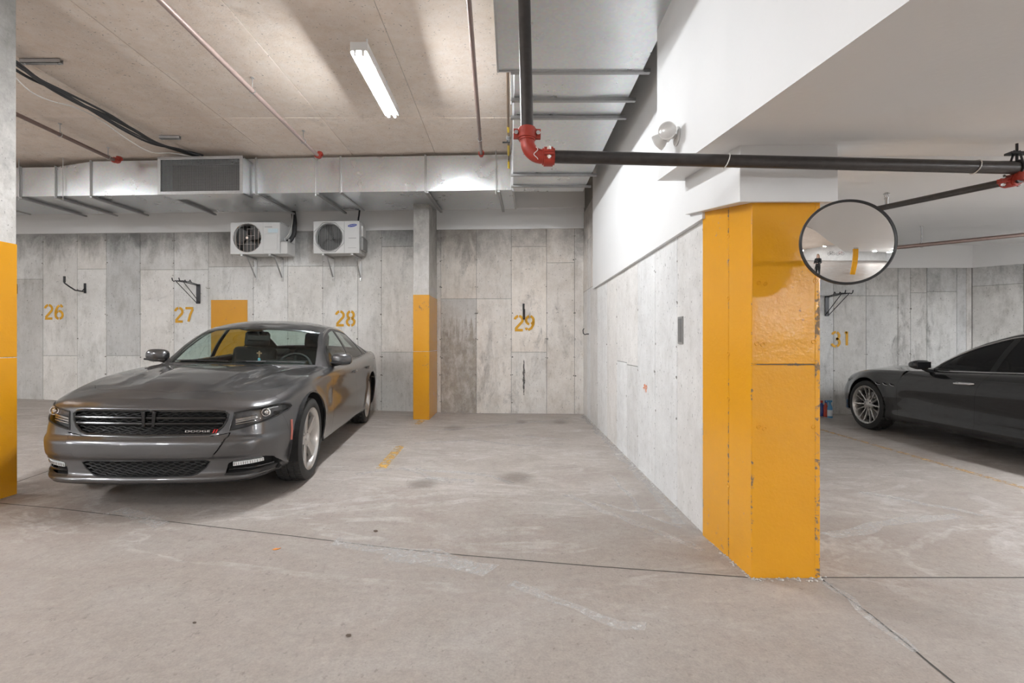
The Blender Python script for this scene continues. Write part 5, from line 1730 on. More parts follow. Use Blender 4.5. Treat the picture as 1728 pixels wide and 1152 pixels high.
M['lamp_dark'] = plain('lamp_housing', (0.12,0.12,0.125), 0.35, 0.6, noise_amt=0.15)
M['lamp_white'] = plain('white_lamp_diffuser', (0.82,0.84,0.84), 0.25)
M['marker'] = plain('pink_side_marker', (0.62,0.20,0.16), 0.25)
M['tail'] = plain('red_tail_lamp', (0.30,0.012,0.012), 0.15)
M['disc'] = plain('brake_disc', (0.30,0.30,0.30), 0.35, 0.9)

def wheel(parent, cx_, cy_, r, rr, width, side, style, mat):
    """cx_: outer face x (positive half); side +1/-1; the tyre is the wheel part itself"""
    w = width
    prof = [(-w+0.01, rr+0.012), (-w, rr+0.03), (-w+0.004, r-0.035), (-w+0.02, r-0.010), (-w+0.045, r-0.001),
            (-w*0.74, r), (-w*0.735, r-0.008), (-w*0.70, r-0.008), (-w*0.695, r+0.001), (-w*0.52, r+0.001), (-w*0.515, r-0.008), (-w*0.48, r-0.008), (-w*0.475, r+0.001),
            (-w*0.30, r+0.001), (-w*0.295, r-0.008), (-w*0.26, r-0.008), (-w*0.255, r), (-0.040, r-0.001), (-0.018, r-0.010), (-0.003, r-0.035), (0.0, rr+0.035), (-0.008, rr+0.012)]
    nsg = 168
    def rf(i, k, q):
        if k % 3 == 0 and 4 <= i <= 17 and q > r-0.006: return q-0.011
        return q
    mb = MB().lathe(prof, nsg, 'x', rfun=rf)
    t = mb.build('wheel', M['rubber'], parent, smooth=True, angle=30)
    t.location = (side*cx_, cy_, r)
    if side < 0: t.rotation_euler = (0, 0, PI)
    MB().lathe([(-w+0.02, rr+0.012), (-w+0.03, rr-0.02), (-w*0.5, rr-0.03), (-0.030, rr-0.014), (-0.012, rr-0.004), (-0.006, rr+0.008), (-0.010, rr+0.014)], 72, 'x').build('rim', mat, t, smooth=True)
    MB().lathe([(-0.115, 0.05), (-0.115, rr*0.70), (-0.135, rr*0.70), (-0.135, 0.05)], 40, 'x').build('brake_disc', M['disc'], t, smooth=True)
    MB().lathe([(-w+0.04, 0.0), (-w+0.04, rr-0.02)], 32, 'x').build('inner_shade', M['liner'], t)
    def spoke(out, a, zi, zo, th):
        """out: outline (tangential, radial); zi/zo axial at hub and rim"""
        vs = []
        rmin, rmax = min(p[1] for p in out), max(p[1] for p in out)
        mb = MB().prism(out, th)
        q = []
        for (u, v, d) in mb.v:
            f = min(max((v-rmin)/(rmax-rmin), 0.0), 1.0)
            ax = zi+(zo-zi)*f**1.6 - 0.010*abs(u)/0.05 - (th-d)
            ca, sa = math.cos(a), math.sin(a)
            q.append((ax, v*ca-u*sa, v*sa+u*ca))
        mb.v = q
        return mb
    if style == 'five':
        for k in range(5):
            a = PI/2+2*PI*k/5+0.25
            o = [(-0.040, 0.03), (-0.034, 0.10), (-0.036, 0.17), (-0.052, rr-0.006), (0.052, rr-0.006), (0.036, 0.17), (0.034, 0.10), (0.040, 0.03)]
            sp_ = spoke(o, a, -0.040, -0.018, 0.045).build('spoke', mat, t, bevel=0.006, merge=True)
            o = [(-0.010, 0.10), (-0.022, rr-0.05), (0.022, rr-0.05), (0.010, 0.10)]
        MB().lathe([(-0.06, 0.075), (-0.042, 0.07), (-0.034, 0.045), (-0.030, 0.035), (-0.024, 0.030), (-0.022, 0.0)], 30, 'x').build('centre_cap', mat, t, smooth=True)
    else:
        for k in range(7):
            for s_ in (-1, 1):
                a = PI/2+2*PI*k/7
                o = [(s_*0.008, 0.05), (s_*0.018, 0.12), (s_*0.030, 0.19), (s_*0.044, rr-0.004), (s_*0.060, rr-0.004), (s_*0.046, 0.18), (s_*0.034, 0.11), (s_*0.026, 0.05)]
                spoke(o, a, -0.045, -0.016, 0.026).build('spoke', mat, t, bevel=0.003, merge=True)
        MB().lathe([(-0.07, 0.085), (-0.050, 0.080), (-0.046, 0.055), (-0.040, 0.045), (-0.034, 0.036), (-0.032, 0.0)], 30, 'x').build('centre_cap', mat, t, smooth=True)
    for k in range(5):
        a = 2*PI*k/5+0.6
        MB().cyl((-0.062, 0.056*math.cos(a), 0.056*math.sin(a)), (-0.036, 0.056*math.cos(a), 0.056*math.sin(a)), 0.009, 8).build('lug_nut', M['disc'], t)
    return t

def rounded_box(a, b, r=0.04):
    return MB().box(a, b), r
def soft(name, a, b, mat, parent, r=0.05, rot=None, loc=(0,0,0)):
    o = MB().box(a, b).build(name, mat, parent, smooth=True, bevel=r, seg=4)
    o.location = loc
    if rot: o.rotation_euler = rot
    return o
def interior(root, P):
    W = 0.70
    MB().box((-W-0.08, 0.15, 0.24), (W+0.08, 3.55, 0.33)).build('cabin_floor', M['liner'], root)
    MB().box((-W-0.1, -0.55, 0.24), (W+0.1, 0.45, 0.68)).build('engine_bay', M['liner'], root)
    MB().box((-W+0.02, P['wb']+0.05, 0.24), (W-0.02, P['wb']+0.85, 0.80)).build('boot_tub', M['liner'], root)
    mx_ = Matrix(((0,0,1,0),(1,0,0,0),(0,1,0,0),(0,0,0,1)))
    y0 = P['dash_y']
    MB().prism([(y0, 0.5), (y0-0.06, 0.86), (y0+0.05, P['dash_z']), (y0+0.28, P['dash_z']+0.012), (y0+0.42, P['dash_z']-0.03), (y0+0.46, 0.80), (y0+0.36, 0.55)], 1.46, Matrix.Translation((-0.73, 0, 0)) @ mx_).build('dashboard', M['dash'], root, smooth=True, bevel=0.02)
    MB().prism([(y0+0.22, P['dash_z']), (y0+0.30, P['dash_z']+0.055), (y0+0.42, P['dash_z']+0.05), (y0+0.46, P['dash_z']-0.06)], 0.42, Matrix.Translation((0.16, 0, 0)) @ mx_).build('instrument_hood', M['dash'], root, smooth=True, bevel=0.02)
    # steering wheel on the +x side (driver)
    c = Vector((0.37, y0+0.60, 0.90))
    sw = MB()
    e1 = Vector((1, 0, 0)); e2 = Vector((0, 0.42, 0.91)).normalized()
    sw.tube([c+e1*0.185*math.cos(a)+e2*0.185*math.sin(a) for a in [2*PI*k/40 for k in range(40)]], 0.015, 10, closed=True)
    s_ = sw.build('steering_wheel', M['dash'], root, smooth=True)
    MB().tube([c-e1*0.18, c, c+e1*0.18], [0.012, 0.05, 0.012], 10).tube([c, c-e2*0.18], [0.04, 0.014], 10).build('wheel_hub', M['dash'], s_, smooth=True)
    for s in (-1, 1):
        x = s*0.37
        yb = P['seat_y']
        st = soft('front_seat', (x-0.25, yb-0.52, 0.36), (x+0.25, yb, 0.52), M['seat'], root, 0.06)
        soft('seat_back', (-0.26, -0.07, 0.0), (0.26, 0.07, 0.66), M['seat'], st, 0.06, (math.radians(-16), 0, 0), (x, yb, 0.48))
        soft('headrest', (-0.15, -0.05, 0.0), (0.15, 0.05, 0.20), M['seat'], st, 0.045, (math.radians(-12), 0, 0), (x, yb+0.20, 1.12))
        for dx in (-0.05, 0.05):
            MB().cyl((x+dx, yb+0.17, 1.04), (x+dx, yb+0.205, 1.16), 0.008, 8).build('headrest_post', M['chrome'], st)
    rb = soft('rear_bench', (-0.64, P['wb']-0.62, 0.36), (0.64, P['wb']-0.12, 0.52), M['seat'], root, 0.06)
    soft('seat_back', (-0.64, -0.07, 0.0), (0.64, 0.07, 0.52), M['seat'], rb, 0.06, (math.radians(-22), 0, 0), (0, P['wb']-0.14, 0.48))
    for x in (-0.38, 0.38):
        soft('headrest', (-0.13, -0.05, 0.0), (0.13, 0.05, 0.11), M['seat'], rb, 0.045, (math.radians(-20), 0, 0), (x, P['wb']+0.08, 0.97))
    MB().box((-0.62, P['wb']+0.06, 0.92), (0.62, P['wb']+0.62, 0.955)).build('parcel_shelf', M['dash'], root, bevel=0.01)
    for s in (-1, 1):
        MB().box((s*0.80-0.03, y0+0.3, 0.35), (s*0.80+0.03, 3.0, 0.92)).build('door_card', M['dash'], root, bevel=0.02)

def panel_tube(body, pts, r, mat, name, parent, proj='side', lift=0.003, mirror=True, seg=8):
    out = []
    for a, b in pts:
        p, n = body.hit_side(a, b) if proj == 'side' else (body.hit_front(a, b) if proj == 'front' else body.hit_top(a, b))
        out.append(p+n*lift)
    MB().tube(out, r, seg).build(name, mat, parent, smooth=True)
    if mirror:
        MB().tube([Vector((-p.x, p.y, p.z)) for p in out], r, seg).build(name, mat, parent, smooth=True)
def circ(cy_, cz, r, n=96):
    return [(cy_+r*math.cos(2*PI*k/n), cz+r*math.sin(2*PI*k/n)) for k in range(n)]
def lerp_pts(pts, step=0.02):
    out = []
    for a, b in zip(pts[:-1], pts[1:]):
        n = max(1, int(math.hypot(b[0]-a[0], b[1]-a[1])/step))
        out += [(a[0]+(b[0]-a[0])*i/n, a[1]+(b[1]-a[1])*i/n) for i in range(n)]
    return out+[pts[-1]]
def build_car(P, root):
    paint = P['paint']
    B = CarBody(P)
    bm = B.bm
    SH, CAP = (0, 1), (1,)
    front = lambda c: c.y < -0.25
    rear = lambda c: c.y > P['wb']+0.3
    side = lambda c: c.x > 0.45
    used = set()
    res = {}
    # wheel openings
    for ay in (0.0, P['wb']):
        poly = circ(ay, P['wr']+0.005, P['ra'])
        B.cut(poly, 'x', (0,), side)
        fs = B.faces_in(poly, 'x', (0,), side)
        low = [f for f in bm.faces if f[B.tag] == 0 and f.is_valid and side(f.calc_center_median()) and abs(f.calc_center_median().y-ay) < P['ra']-0.02 and f.calc_center_median().z < P['wr']-0.05 and f not in set(fs)]
        bmesh.ops.delete(bm, geom=list(set(fs+low)), context='FACES')
    # openings under the greenhouse
    yh, yd = P['cowl_y'], P['deck_y']
    cowl = [(0.02*i*1.0, yh(0.02*i)) for i in range(0, 47)]
    deck = [(0.02*i, yd(0.02*i)) for i in range(46, -1, -1)]
    hole = [(-0.01, cowl[0][1])]+cowl[1:]+deck[:-1]+[(-0.01, deck[-1][1])]
    B.cut(cowl, 'z', CAP, None, closed=False); B.cut(deck, 'z', CAP, None, closed=False)
    bmesh.ops.delete(bm, geom=B.faces_in(hole, 'z', CAP), context='FACES')
    order = []
    for (name, poly, axis, tags, cond, closed) in P['regions'](B, front, side, rear):
        B.cut(poly, axis, tags, cond, closed)
        order.append((name, poly, axis, tags, cond))
    B.fix_normals()
    taken = {}
    for (name, poly, axis, tags, cond) in order:
        for f in B.faces_in(poly, axis, tags, cond):
            if f not in taken: taken[f] = name
    R = {}
    for f in bm.faces:
        t = f[B.tag]; c = f.calc_center_median()
        if f in taken: nm = taken[f]
        elif t == 10: nm = 'roof_frame'
        elif t in (11, 12, 13): nm = ('windscreen', 'roof', 'rear_glass')[t-11]
        elif t == 20: nm = 'roof_frame'
        elif t == 1: nm = 'front_fender' if c.y < P['cowl_y'](0.8)+0.25 else 'rear_quarter'
        else:
            nm = 'front_fender' if c.y < P['door'][0]+0.05 else 'rear_quarter'
        R.setdefault(nm, []).append(f)
    CENTER = ('hood', 'front_bumper', 'bumper_bar', 'windscreen', 'roof', 'rear_glass', 'rear_bumper', 'trunk_lid', 'grille', 'lower_grille', 'roof_frame', 'headlight', 'fog', 'front_door_glass', 'rear_door_glass', 'quarter_glass', 'tail_lamp')
    for nm in ('hood', 'front_bumper', 'rear_bumper', 'trunk_lid', 'roof', 'roof_frame'):
        B.emit(nm, R.get(nm, []), paint, root, 'center', rim=0.016, shrink=0.0026)
    B.emit('bumper_bar', R.get('bumper_bar', []), paint, root, 'center', rim=0.03, offset=-0.010, shrink=0.005)
    for nm in ('front_fender', 'rear_quarter', 'front_door', 'rear_door', 'side_skirt'):
        for o in B.emit(nm, R.get(nm, []), M['trim_black'] if nm == 'side_skirt' and P.get('skirt_black') else paint, root, 'sides'): pass
    B.emit('windscreen', R.get('windscreen', []), P['glass'], root, 'center', rim=0)
    B.emit('rear_window', R.get('rear_glass', []), P['glass'], root, 'center', rim=0)
    B.emit('pillar_trim', R.get('roof_frame', []), M['dash'], root, 'center', rim=0, offset=0.035, flip=True)
    B.emit('headliner', R.get('roof', []), M['dash'], root, 'center', rim=0, offset=0.022, flip=True)
    for nm in ('front_door_glass', 'rear_door_glass', 'quarter_glass'):
        B.emit('side_window', R.get(nm, []), P['side_glass'], root, 'sides', rim=0, offset=0.004)
    B.emit('window_surround', R.get('surround', []), M['trim_black'], root, 'sides', rim=0.01, offset=0.001)
    B.emit('tail_lamp', R.get('tail_lamp', []), M['tail'], root, 'sides', rim=0.005)
    # underbody
    bt = [v for v in B.bottom]
    poly = [(v.x*0.97, v.y) for v in bt] + [(-v.x*0.97, v.y) for v in bt[::-1]]
    # wheel housings leave the plate clear of the tyres
    def clear(p):
        for ay in (0.0, P['wb']):
            if abs(p[1]-ay) < P['ra'] and abs(p[0]) > 0.60: return (math.copysign(0.60, p[0]), p[1])
        return p
    poly = [clear(p) for p in poly]
    MB().prism(poly, 0.02, Matrix.Translation((0, 0, bt[0].z+0.012))).build('underbody', M['liner'], root)
    for ay in (0.0, P['wb']):
        for s in (-1, 1):
            vs, fs = [], []
            n = 24
            for k in range(n+1):
                a = -0.25+(PI+0.5)*k/n
                for x in (0.58, 0.905):
                    vs.append((s*x, ay+(P['ra']+0.02)*math.cos(a), P['wr']+(P['ra']+0.02)*math.sin(a)))
            for k in range(n): fs.append((2*k, 2*k+1, 2*k+3, 2*k+2))
            fs.append(tuple(2*k for k in range(n+1)))
            MB().add(vs, fs).build('wheel_housing', M['liner'], root)
    for ay in (0.0, P['wb']):
        for s in (-1, 1):
            wheel(root, P['track'], ay, P['wr'], P['rr'], P['tw'], s, P['wstyle'], P['wmat'])
    return B, R

# ---- the grey saloon
def grey_car():
    ND = 0.0
    def hood_detail(x, y):
        x = abs(x)
        f = sstep(-0.56, -0.30, y)*sstep(0.75, 0.5, y)
        xr = 0.235+0.16*(y+0.7)/1.2
        h = 0.014*sstep(xr+0.030, xr-0.014, x)*f
        xr2 = 0.43+0.17*(y+0.7)/1.2
        h += 0.006*math.exp(-((x-xr2)/0.035)**2)*f*sstep(-0.55, -0.2, y)
        h -= 0.004*math.exp(-((x-xr2+0.075)/0.05)**2)*f
        return h
    def shape(x, y, z, wf, ws, q):
        # scalloped doors: a long hollow below the shoulder line
        if ws > 0.5 and 0.35 < y < 3.0:
            g = sstep(0.45, 0.75, y)*sstep(3.0, 2.6, y)
            x -= 0.020*g*math.exp(-((z-0.66-0.03*y/2)/0.09)**2)
            x += 0.006*g*math.exp(-((z-0.84-0.03*y/2)/0.05)**2)
        return x, y, z
    P = dict(
        paint=M['paint_grey'], glass=M['glass'], side_glass=M['glass'], wb=3.05, wr=0.362, ra=0.405, rr=0.262, tw=0.235, track=0.905, wstyle='five', wmat=M['alloy'],
        plan=[(0,-.882,.785,.205),(.28,-.874,.785,.205),(.52,-.843,.780,.205),(.685,-.775,.770,.210),(.785,-.655,.772,.215),(.845,-.490,.795,.215),(.885,-.250,.84,.21),(.908,0,.880,.205),(.920,.40,.92,.205),
              (.928,.80,.945,.205),(.938,1.5,.965,.205),(.944,2.3,.985,.205),(.955,3.05,1.025,.205),(.94,3.5,1.045,.215),(.90,3.85,1.05,.23),(.80,4.02,1.05,.24),(.5,4.09,1.05,.25),(0,4.12,1.05,.25)],
        front_prof=[(.20,.075),(.215,.020),(.232,.004),(.248,.006),(.268,.035),(.30,.040),(.37,.034),(.395,.010),(.43,.001),(.47,0),(.497,.004),(.512,.018),(.528,.046),(.555,.054),(.70,.074),(.728,.080),(.745,.105),(.765,.135),(.79,.185)],
        side_prof=[(0,.085),(.05,.050),(.10,.034),(.2,.020),(.35,.008),(.5,0),(.62,.002),(.72,.010),(.82,.020),(.90,.032),(.96,.052),(1,.095)],
        rear_prof=[(0,.10),(.1,.04),(.3,.01),(.5,0),(.7,.03),(.9,.05),(1,.07)],
        crown=[(-.75,0.0),(-.6,.028),(-.3,.046),(.3,.042),(.8,.026),(2,.05),(3.4,.06),(4.0,.02),(4.1,0.01)],
        hood_detail=hood_detail, shape=shape,
        green=dict(u=[0,.18,.36,.5,.64,.82,1], yc=[.50,.92,1.33,1.95,2.72,3.25,3.80], zc=[.955,1.19,1.372,1.455,1.41,1.275,1.085], xr=[.765,.70,.625,.595,.585,.61,.66],
                   yr=[.80,1.10,1.46,1.95,2.66,3.2,3.72], zr=[.945,1.16,1.325,1.395,1.355,1.215,1.075], ucuts=[.022,.335,.665,.96], vcuts=[.94,.955],
                   glass=[(.022,.335,.94),(.335,.665,1.1),(.665,.96,.90)]),
        cowl_y=pchip([(0,.515),(.3,.56),(.6,.69),(.78,.82),(.95,.86)]), deck_y=pchip([(0,3.79),(.4,3.76),(.66,3.70),(.95,3.60)]),
        door=(.74,1.98,2.95), dash_y=0.62, dash_z=0.955, seat_y=1.95)
    def regions(B, front, side, rear):
        g = B.g
        Rg = []
        mir = lambda pts: [(-0.01, pts[0][1])]+pts+[(-0.01, pts[-1][1])]
        Rg.append(('grille', mir([(0,.712),(.43,.712),(.490,.706),(.512,.688),(.506,.645),(.482,.597),(.446,.562),(.40,.546),(0,.538)]), 'y', (0,1), front, True))
        Rg.append(('headlight', [(.545,.697),(.62,.712),(.70,.727),(.765,.738),(.805,.738),(.834,.722),(.842,.703),(.832,.680),(.795,.653),(.72,.622),(.62,.592),(.528,.572),(.538,.63)], 'y', (0,1), front, True))
        Rg.append(('lower_grille', mir([(0,.366),(.385,.366),(.418,.356),(.392,.312),(.348,.276),(.305,.258),(0,.254)]), 'y', (0,), front, True))
        Rg.append(('fog', [(.515,.258),(.535,.335),(.57,.352),(.66,.362),(.745,.362),(.785,.345),(.808,.290),(.818,.254),(.66,.248)], 'y', (0,), front, True))
        Rg.append(('bumper_bar', mir([(0,.530),(.42,.534),(.50,.550),(.535,.556),(.512,.50),(.478,.44),(.45,.405),(.415,.386),(0,.382)]), 'y', (0,), front, True))
        Rg.append(('hood', mir([(0,-.545),(.38,-.535),(.50,-.505),(.60,-.43),(.68,-.31),(.735,-.12),(.765,.15),(.78,.5),(.775,.84),(0,.84)]), 'z', (0,1), None, True))
        Rg.append(('front_bumper', [(-1.0,0.1),(-.43,.1),(-.43,.40),(-.50,.60),(-.56,.70),(-.52,.735),(-.50,.78),(-.42,.86),(-.42,.95),(-1.0,.95)], 'x', (0,1), None, True))
        sk = [(.30,.10),(.30,.255),(2.75,.255),(2.75,.10)]
        Rg.append(('side_skirt', sk, 'x', (0,), side, True))
        Rg.append(('front_door', [(.76,.255),(.74,.60),(.76,.90),(.80,1.10),(1.97,1.10),(1.97,.255)], 'x', (0,1), side, True))
        Rg.append(('rear_door', [(1.97,.255),(1.97,1.10),(2.98,1.10),(2.96,.95),(2.86,.80),(2.66,.66),(2.58,.50),(2.56,.255)], 'x', (0,1), side, True))
        # side glass: bottom along the belt, top along the rail
        us = [i/200 for i in range(201)]
        yr = [g['yr'](u) for u in us]; zr = [g['zr'](u) for u in us]
        rail = lambda y, d: float(np.interp(y, yr, zr))-d
        bz = lambda y: B.belt(y)[1]+0.012
        def win(y0, y1, y0t, y1t, d=.045):
            n = 14
            low = [(y0+(y1-y0)*i/n, bz(y0+(y1-y0)*i/n)) for i in range(n+1)]
            top = [(y1t+(y0t-y1t)*i/n, rail(y1t+(y0t-y1t)*i/n, d)) for i in range(n+1)]
            return low+top
        Rg.append(('front_door_glass', win(.98,1.93,1.12,1.90), 'x', (20,), None, True))
        Rg.append(('rear_door_glass', win(2.03,2.86,1.99,2.74), 'x', (20,), None, True))
        Rg.append(('quarter_glass', win(2.91,3.22,2.80,3.05,.05), 'x', (20,), None, True))
        Rg.append(('surround', win(.90,3.30,1.04,3.14,.022), 'x', (20,), None, True))
        Rg.append(('tail_lamp', [(.10,.80),(.90,.80),(.90,.93),(.10,.92)], 'y', (0,), rear, True))
        Rg.append(('rear_bumper', [(3.60,.10),(3.60,.62),(4.3,.62),(4.3,.10)], 'x', (0,), None, True))
        Rg.append(('trunk_lid', mir([(0,3.6),(.66,3.6),(.70,3.9),(.70,4.3),(0,4.3)]), 'z', (1,), None, True))
        return Rg
    P['regions'] = regions
    X0, Y0, psi = -2.680, 4.335, math.radians(7.0)
    roll = math.atan(0.026)
    rot = Matrix.Rotation(psi, 4, 'Z')
    root = empty('car', label='dark grey four-door saloon with black grille parked in bay 28', cat='car',
                 mat=Matrix.Translation((X0, Y0, floor_z(X0)+0.001)) @ Matrix.Rotation(roll, 4, 'Y') @ rot)
    B, R = build_car(P, root)
    # grille insert
    gf = R.get('grille', [])
    B.emit('grille_back', gf, M['liner'], root, 'center', rim=0, offset=0.055)
    gp = [(0,.712),(.43,.712),(.490,.706),(.512,.688),(.506,.645),(.482,.597),(.446,.562),(.40,.546),(0,.538)]
    def fy(x, z):
        zc = z
        p, n = B.hit_front(min(abs(x), 0.62), zc)
        return p.y
    loop = lerp_pts(gp, .025)
    ring = [Vector((x, fy(x, z)+0.008, z)) for x, z in loop]+[Vector((-x, fy(x, z)+0.008, z)) for x, z in loop[::-1][1:-1]]
    MB().tube(ring, 0.011, 8, closed=True).build('grille_frame', M['black_gloss'], root, smooth=True)
    ring2 = [p+Vector((0, -0.004, 0)) for p in ring]
    hw = lambda z: float(np.interp(z, [.545,.553,.568,.60,.645,.685,.712], [.34,.40,.448,.484,.506,.511,.46]))
    for z in (.662, .622):
        pts = [Vector((x, fy(x, z)+0.010, z)) for x in np.linspace(-hw(z)+.01, hw(z)-.01, 41)]
        mb = MB()
        vs, fs = [], []
        for p in pts:
            vs += [p+Vector((0,-0.010,0.008)), p+Vector((0,-0.014,0.0)), p+Vector((0,-0.010,-0.009)), p+Vector((0,0.03,-0.006)), p+Vector((0,0.03,0.006))]
        for i in range(len(pts)-1):
            for k in range(5):
                k2 = (k+1) % 5
                fs.append((i*5+k, i*5+k2, (i+1)*5+k2, (i+1)*5+k))
        mb.add(vs, fs).build('grille_bar', M['grille_black'], root, smooth=True, angle=50, merge=True)
    for s in (-1, 1):
        MB().prism([(s*.022,.60),(s*.040,.60),(s*.048,.705),(s*.024,.705)], 0.03, Matrix(((1,0,0,0),(0,0,-1,fy(.03,.65)+0.022),(0,1,0,0),(0,0,0,1)))).build('grille_bar', M['grille_black'], root, bevel=0.003)
    def honeycomb(zs, halfw, dy, name, x_step=.034):
        mb = MB()
        for j, z in enumerate(zs):
            w_ = halfw(z)
            n = int(2*w_/x_step*2)
            pts = []
            for i in range(n+1):
                x = -w_+2*w_*i/n
                zz = z+(0.0042 if ((i//2+j) % 2) else -0.0042)
                pts.append(Vector((x, fy(x, zz)+dy, zz)))
            mb.tube(pts, 0.0032, 5)
        o = mb.build(name, M['mesh_black'], root, smooth=True); o['kind'] = 'stuff'
    honeycomb([.553+.0, .567, .581, .595, .640, .652, .680, .693, .703], lambda z: hw(z)-.015, 0.016, 'grille_mesh')
    lw = lambda z: float(np.interp(z, [.254,.276,.312,.356,.366], [.29,.348,.392,.415,.385]))
    B.emit('lower_grille_back', R.get('lower_grille', []), M['liner'], root, 'center', rim=0, offset=0.03)
    honeycomb([.268,.281,.294,.307,.320,.333,.346,.359], lambda z: lw(z)-.012, 0.004, 'lower_grille_mesh')
    lg = lerp_pts([(0,.366),(.385,.366),(.418,.356),(.392,.312),(.348,.276),(.305,.258),(0,.254)], .025)
    ringl = [Vector((x, fy(x, z)+0.004, z)) for x, z in lg]+[Vector((-x, fy(x, z)+0.004, z)) for x, z in lg[::-1][1:-1]]
    MB().tube(ringl, 0.006, 6, closed=True).build('lower_grille_frame', M['trim_black'], root, smooth=True)
    # badge lettering and twin red stripes
    bx = 0.345
    p, n = B.hit_front(bx, .570)
    tm = text_mesh('DODGE', 0.030, 0.0015)
    tx = link_mesh('badge_lettering', tm, M['chrome'], root)
    ang = math.atan2(n.x, -n.y)
    tx.matrix_local = Matrix.Translation(p+Vector((-0.02, -0.004, 0.0))) @ Matrix.Rotation(ang, 4, 'Z') @ Matrix.Rotation(PI/2, 4, 'X') @ Matrix.Diagonal((1.55, 0.66, 1, 1))
    for k in range(2):
        q, n = B.hit_front(bx+0.085+0.017*k, .570)
        MB().prism([(-.009,-.013),(-.001,-.013),(.011,.013),(.003,.013)], 0.002, Matrix.Translation(q+Vector((0,-0.004,0))) @ Matrix.Rotation(ang, 4, 'Z') @ Matrix.Rotation(PI/2, 4, 'X')).build('badge_stripe', plain('red_badge', (0.6,0.02,0.02), 0.3), root)
    # headlights
    hf = R.get('headlight', [])
    lens = B.emit('headlight', hf, M['lens'], root, 'sides', rim=0.004, shrink=0.003)
    for k, s in enumerate((1, -1)):
        par = lens[k] if k < len(lens) else root
        hb = [(.545,.697),(.62,.712),(.70,.727),(.765,.738),(.805,.738),(.834,.722),(.842,.703),(.832,.680),(.795,.653),(.72,.622),(.62,.592),(.528,.572),(.538,.63)]
    house = B.emit('headlight_housing', hf, M['lamp_dark'], root, 'sides', rim=0, offset=0.045, shrink=0)
    for k, s in enumerate((1, -1)):
        par = lens[k]
        def HP(x, z, back):
            p, n = B.hit_front(x, z)
            q = p-n*back
            return Vector((s*q.x, q.y, q.z))
        # light guide bars
        for (za, zb2, r) in ((.645, .667, .012), (.627, .649, .008), (.611, .632, .006)):
            MB().tube([HP(.560+.019*i, za+(zb2-za)*i/7, .024) for i in range(8)], r, 8).build('light_bar', M['lamp_silver'], par, smooth=True)
        c = HP(.745, .690, .022)
        pj = MB().lathe([(0.004, 0.030), (-0.006, 0.034), (-0.012, 0.030), (-0.012, 0.026)], 24, 'y', (c.x, c.y, c.z)).sphere((c.x, c.y+0.004, c.z), 0.026, 16, 10)
        pj.build('projector', M['chrome'], par, smooth=True)
        MB().tube([HP(.735+.012*i, .718+.003*math.sin(i*.5), .018) for i in range(6)], 0.006, 8).build('light_bar', M['lamp_silver'], par, smooth=True)
        MB().tube([HP(x, z, -0.001) for x, z in lerp_pts(hb+[hb[0]], .02)], 0.0055, 6).build('headlight_seal', M['trim_black'], par, smooth=True)
    # fog lamps in black pockets
    ff = R.get('fog', [])
    B.emit('fog_pocket', ff, M['liner'], root, 'sides', rim=0, offset=0.05, shrink=0)
    fo = B.emit('fog_bezel', [f for f in ff if f.is_valid and f.calc_center_median().z < 0.272], M['trim_black'], root, 'sides', rim=0.02, shrink=0)
    for s in (1, -1):
        def HP(x, z, back):
            p, n = B.hit_front(x, z)
            q = p-n*back
            return Vector((s*q.x, q.y, q.z))
        o = MB()
        up, lo = [HP(.560+.0225*i, .340+.0012*i, .010) for i in range(9)], [HP(.560+.0225*i, .312+.0016*i, .010) for i in range(9)]
        ub, lb = [HP(.560+.0225*i, .340+.0012*i, .045) for i in range(9)], [HP(.560+.0225*i, .312+.0016*i, .045) for i in range(9)]
        vs = up+lo+lb+ub
        fs = []
        for i in range(8):
            for a, b in ((0, 9), (9, 18), (18, 27), (27, 0)):
                fs.append((a+i, a+i+1, b+i+1, b+i))
        fs += [(0, 9, 18, 27), (8, 17, 26, 35)]
        fl_ = o.add(vs, fs).build('fog_lamp', M['lamp_white'], root, merge=True)
        mb = MB()
        for i in range(13):
            a_ = HP(.568+.0138*i, .3375+.0006*i, .008); b_ = HP(.568+.0138*i, .316+.0009*i, .008)
            mb.tube([a_, b_], 0.0028, 5)
        mb.build('lamp_ribs', M['lamp_silver'], fl_)['kind'] = 'stuff'
        MB().tube([HP(.535+.025*i, .290+.0, .016) for i in range(11)], 0.008, 8).build('fog_slat', M['black_gloss'], root, smooth=True)
    # chin spoiler
    lip = [v for v in B.bottom if v.y < -0.42]
    pts = [Vector((v.x*1.0, v.y-0.004, v.z+0.004)) for v in lip]
    full = [Vector((-p.x, p.y, p.z)) for p in pts[::-1][:-1]]+pts
    MB().tube(full, 0.010, 6).build('chin_spoiler', M['trim_black'], root, smooth=True)
    # side marker, handles, mirrors, wipers
    panel_tube(B, [(-.445,.44),(-.443,.52),(-.438,.60)], 0.010, M['marker'], 'side_marker', root, 'side', 0.001)
    for y in (1.78, 2.72):
        p, n = B.hit_side(y, .845)
        for s in (1, -1):
            MB().tube([Vector((s*(p.x+0.002), y-.10, .845)), Vector((s*(p.x+.026), y-.085, .846)), Vector((s*(p.x+.030), y, .850)), Vector((s*(p.x+.026), y+.085, .854)), Vector((s*(p.x+0.002), y+.10, .855))], [0.008,.012,.014,.012,.008], 10).build('door_handle', paint_of(P), root, smooth=True)
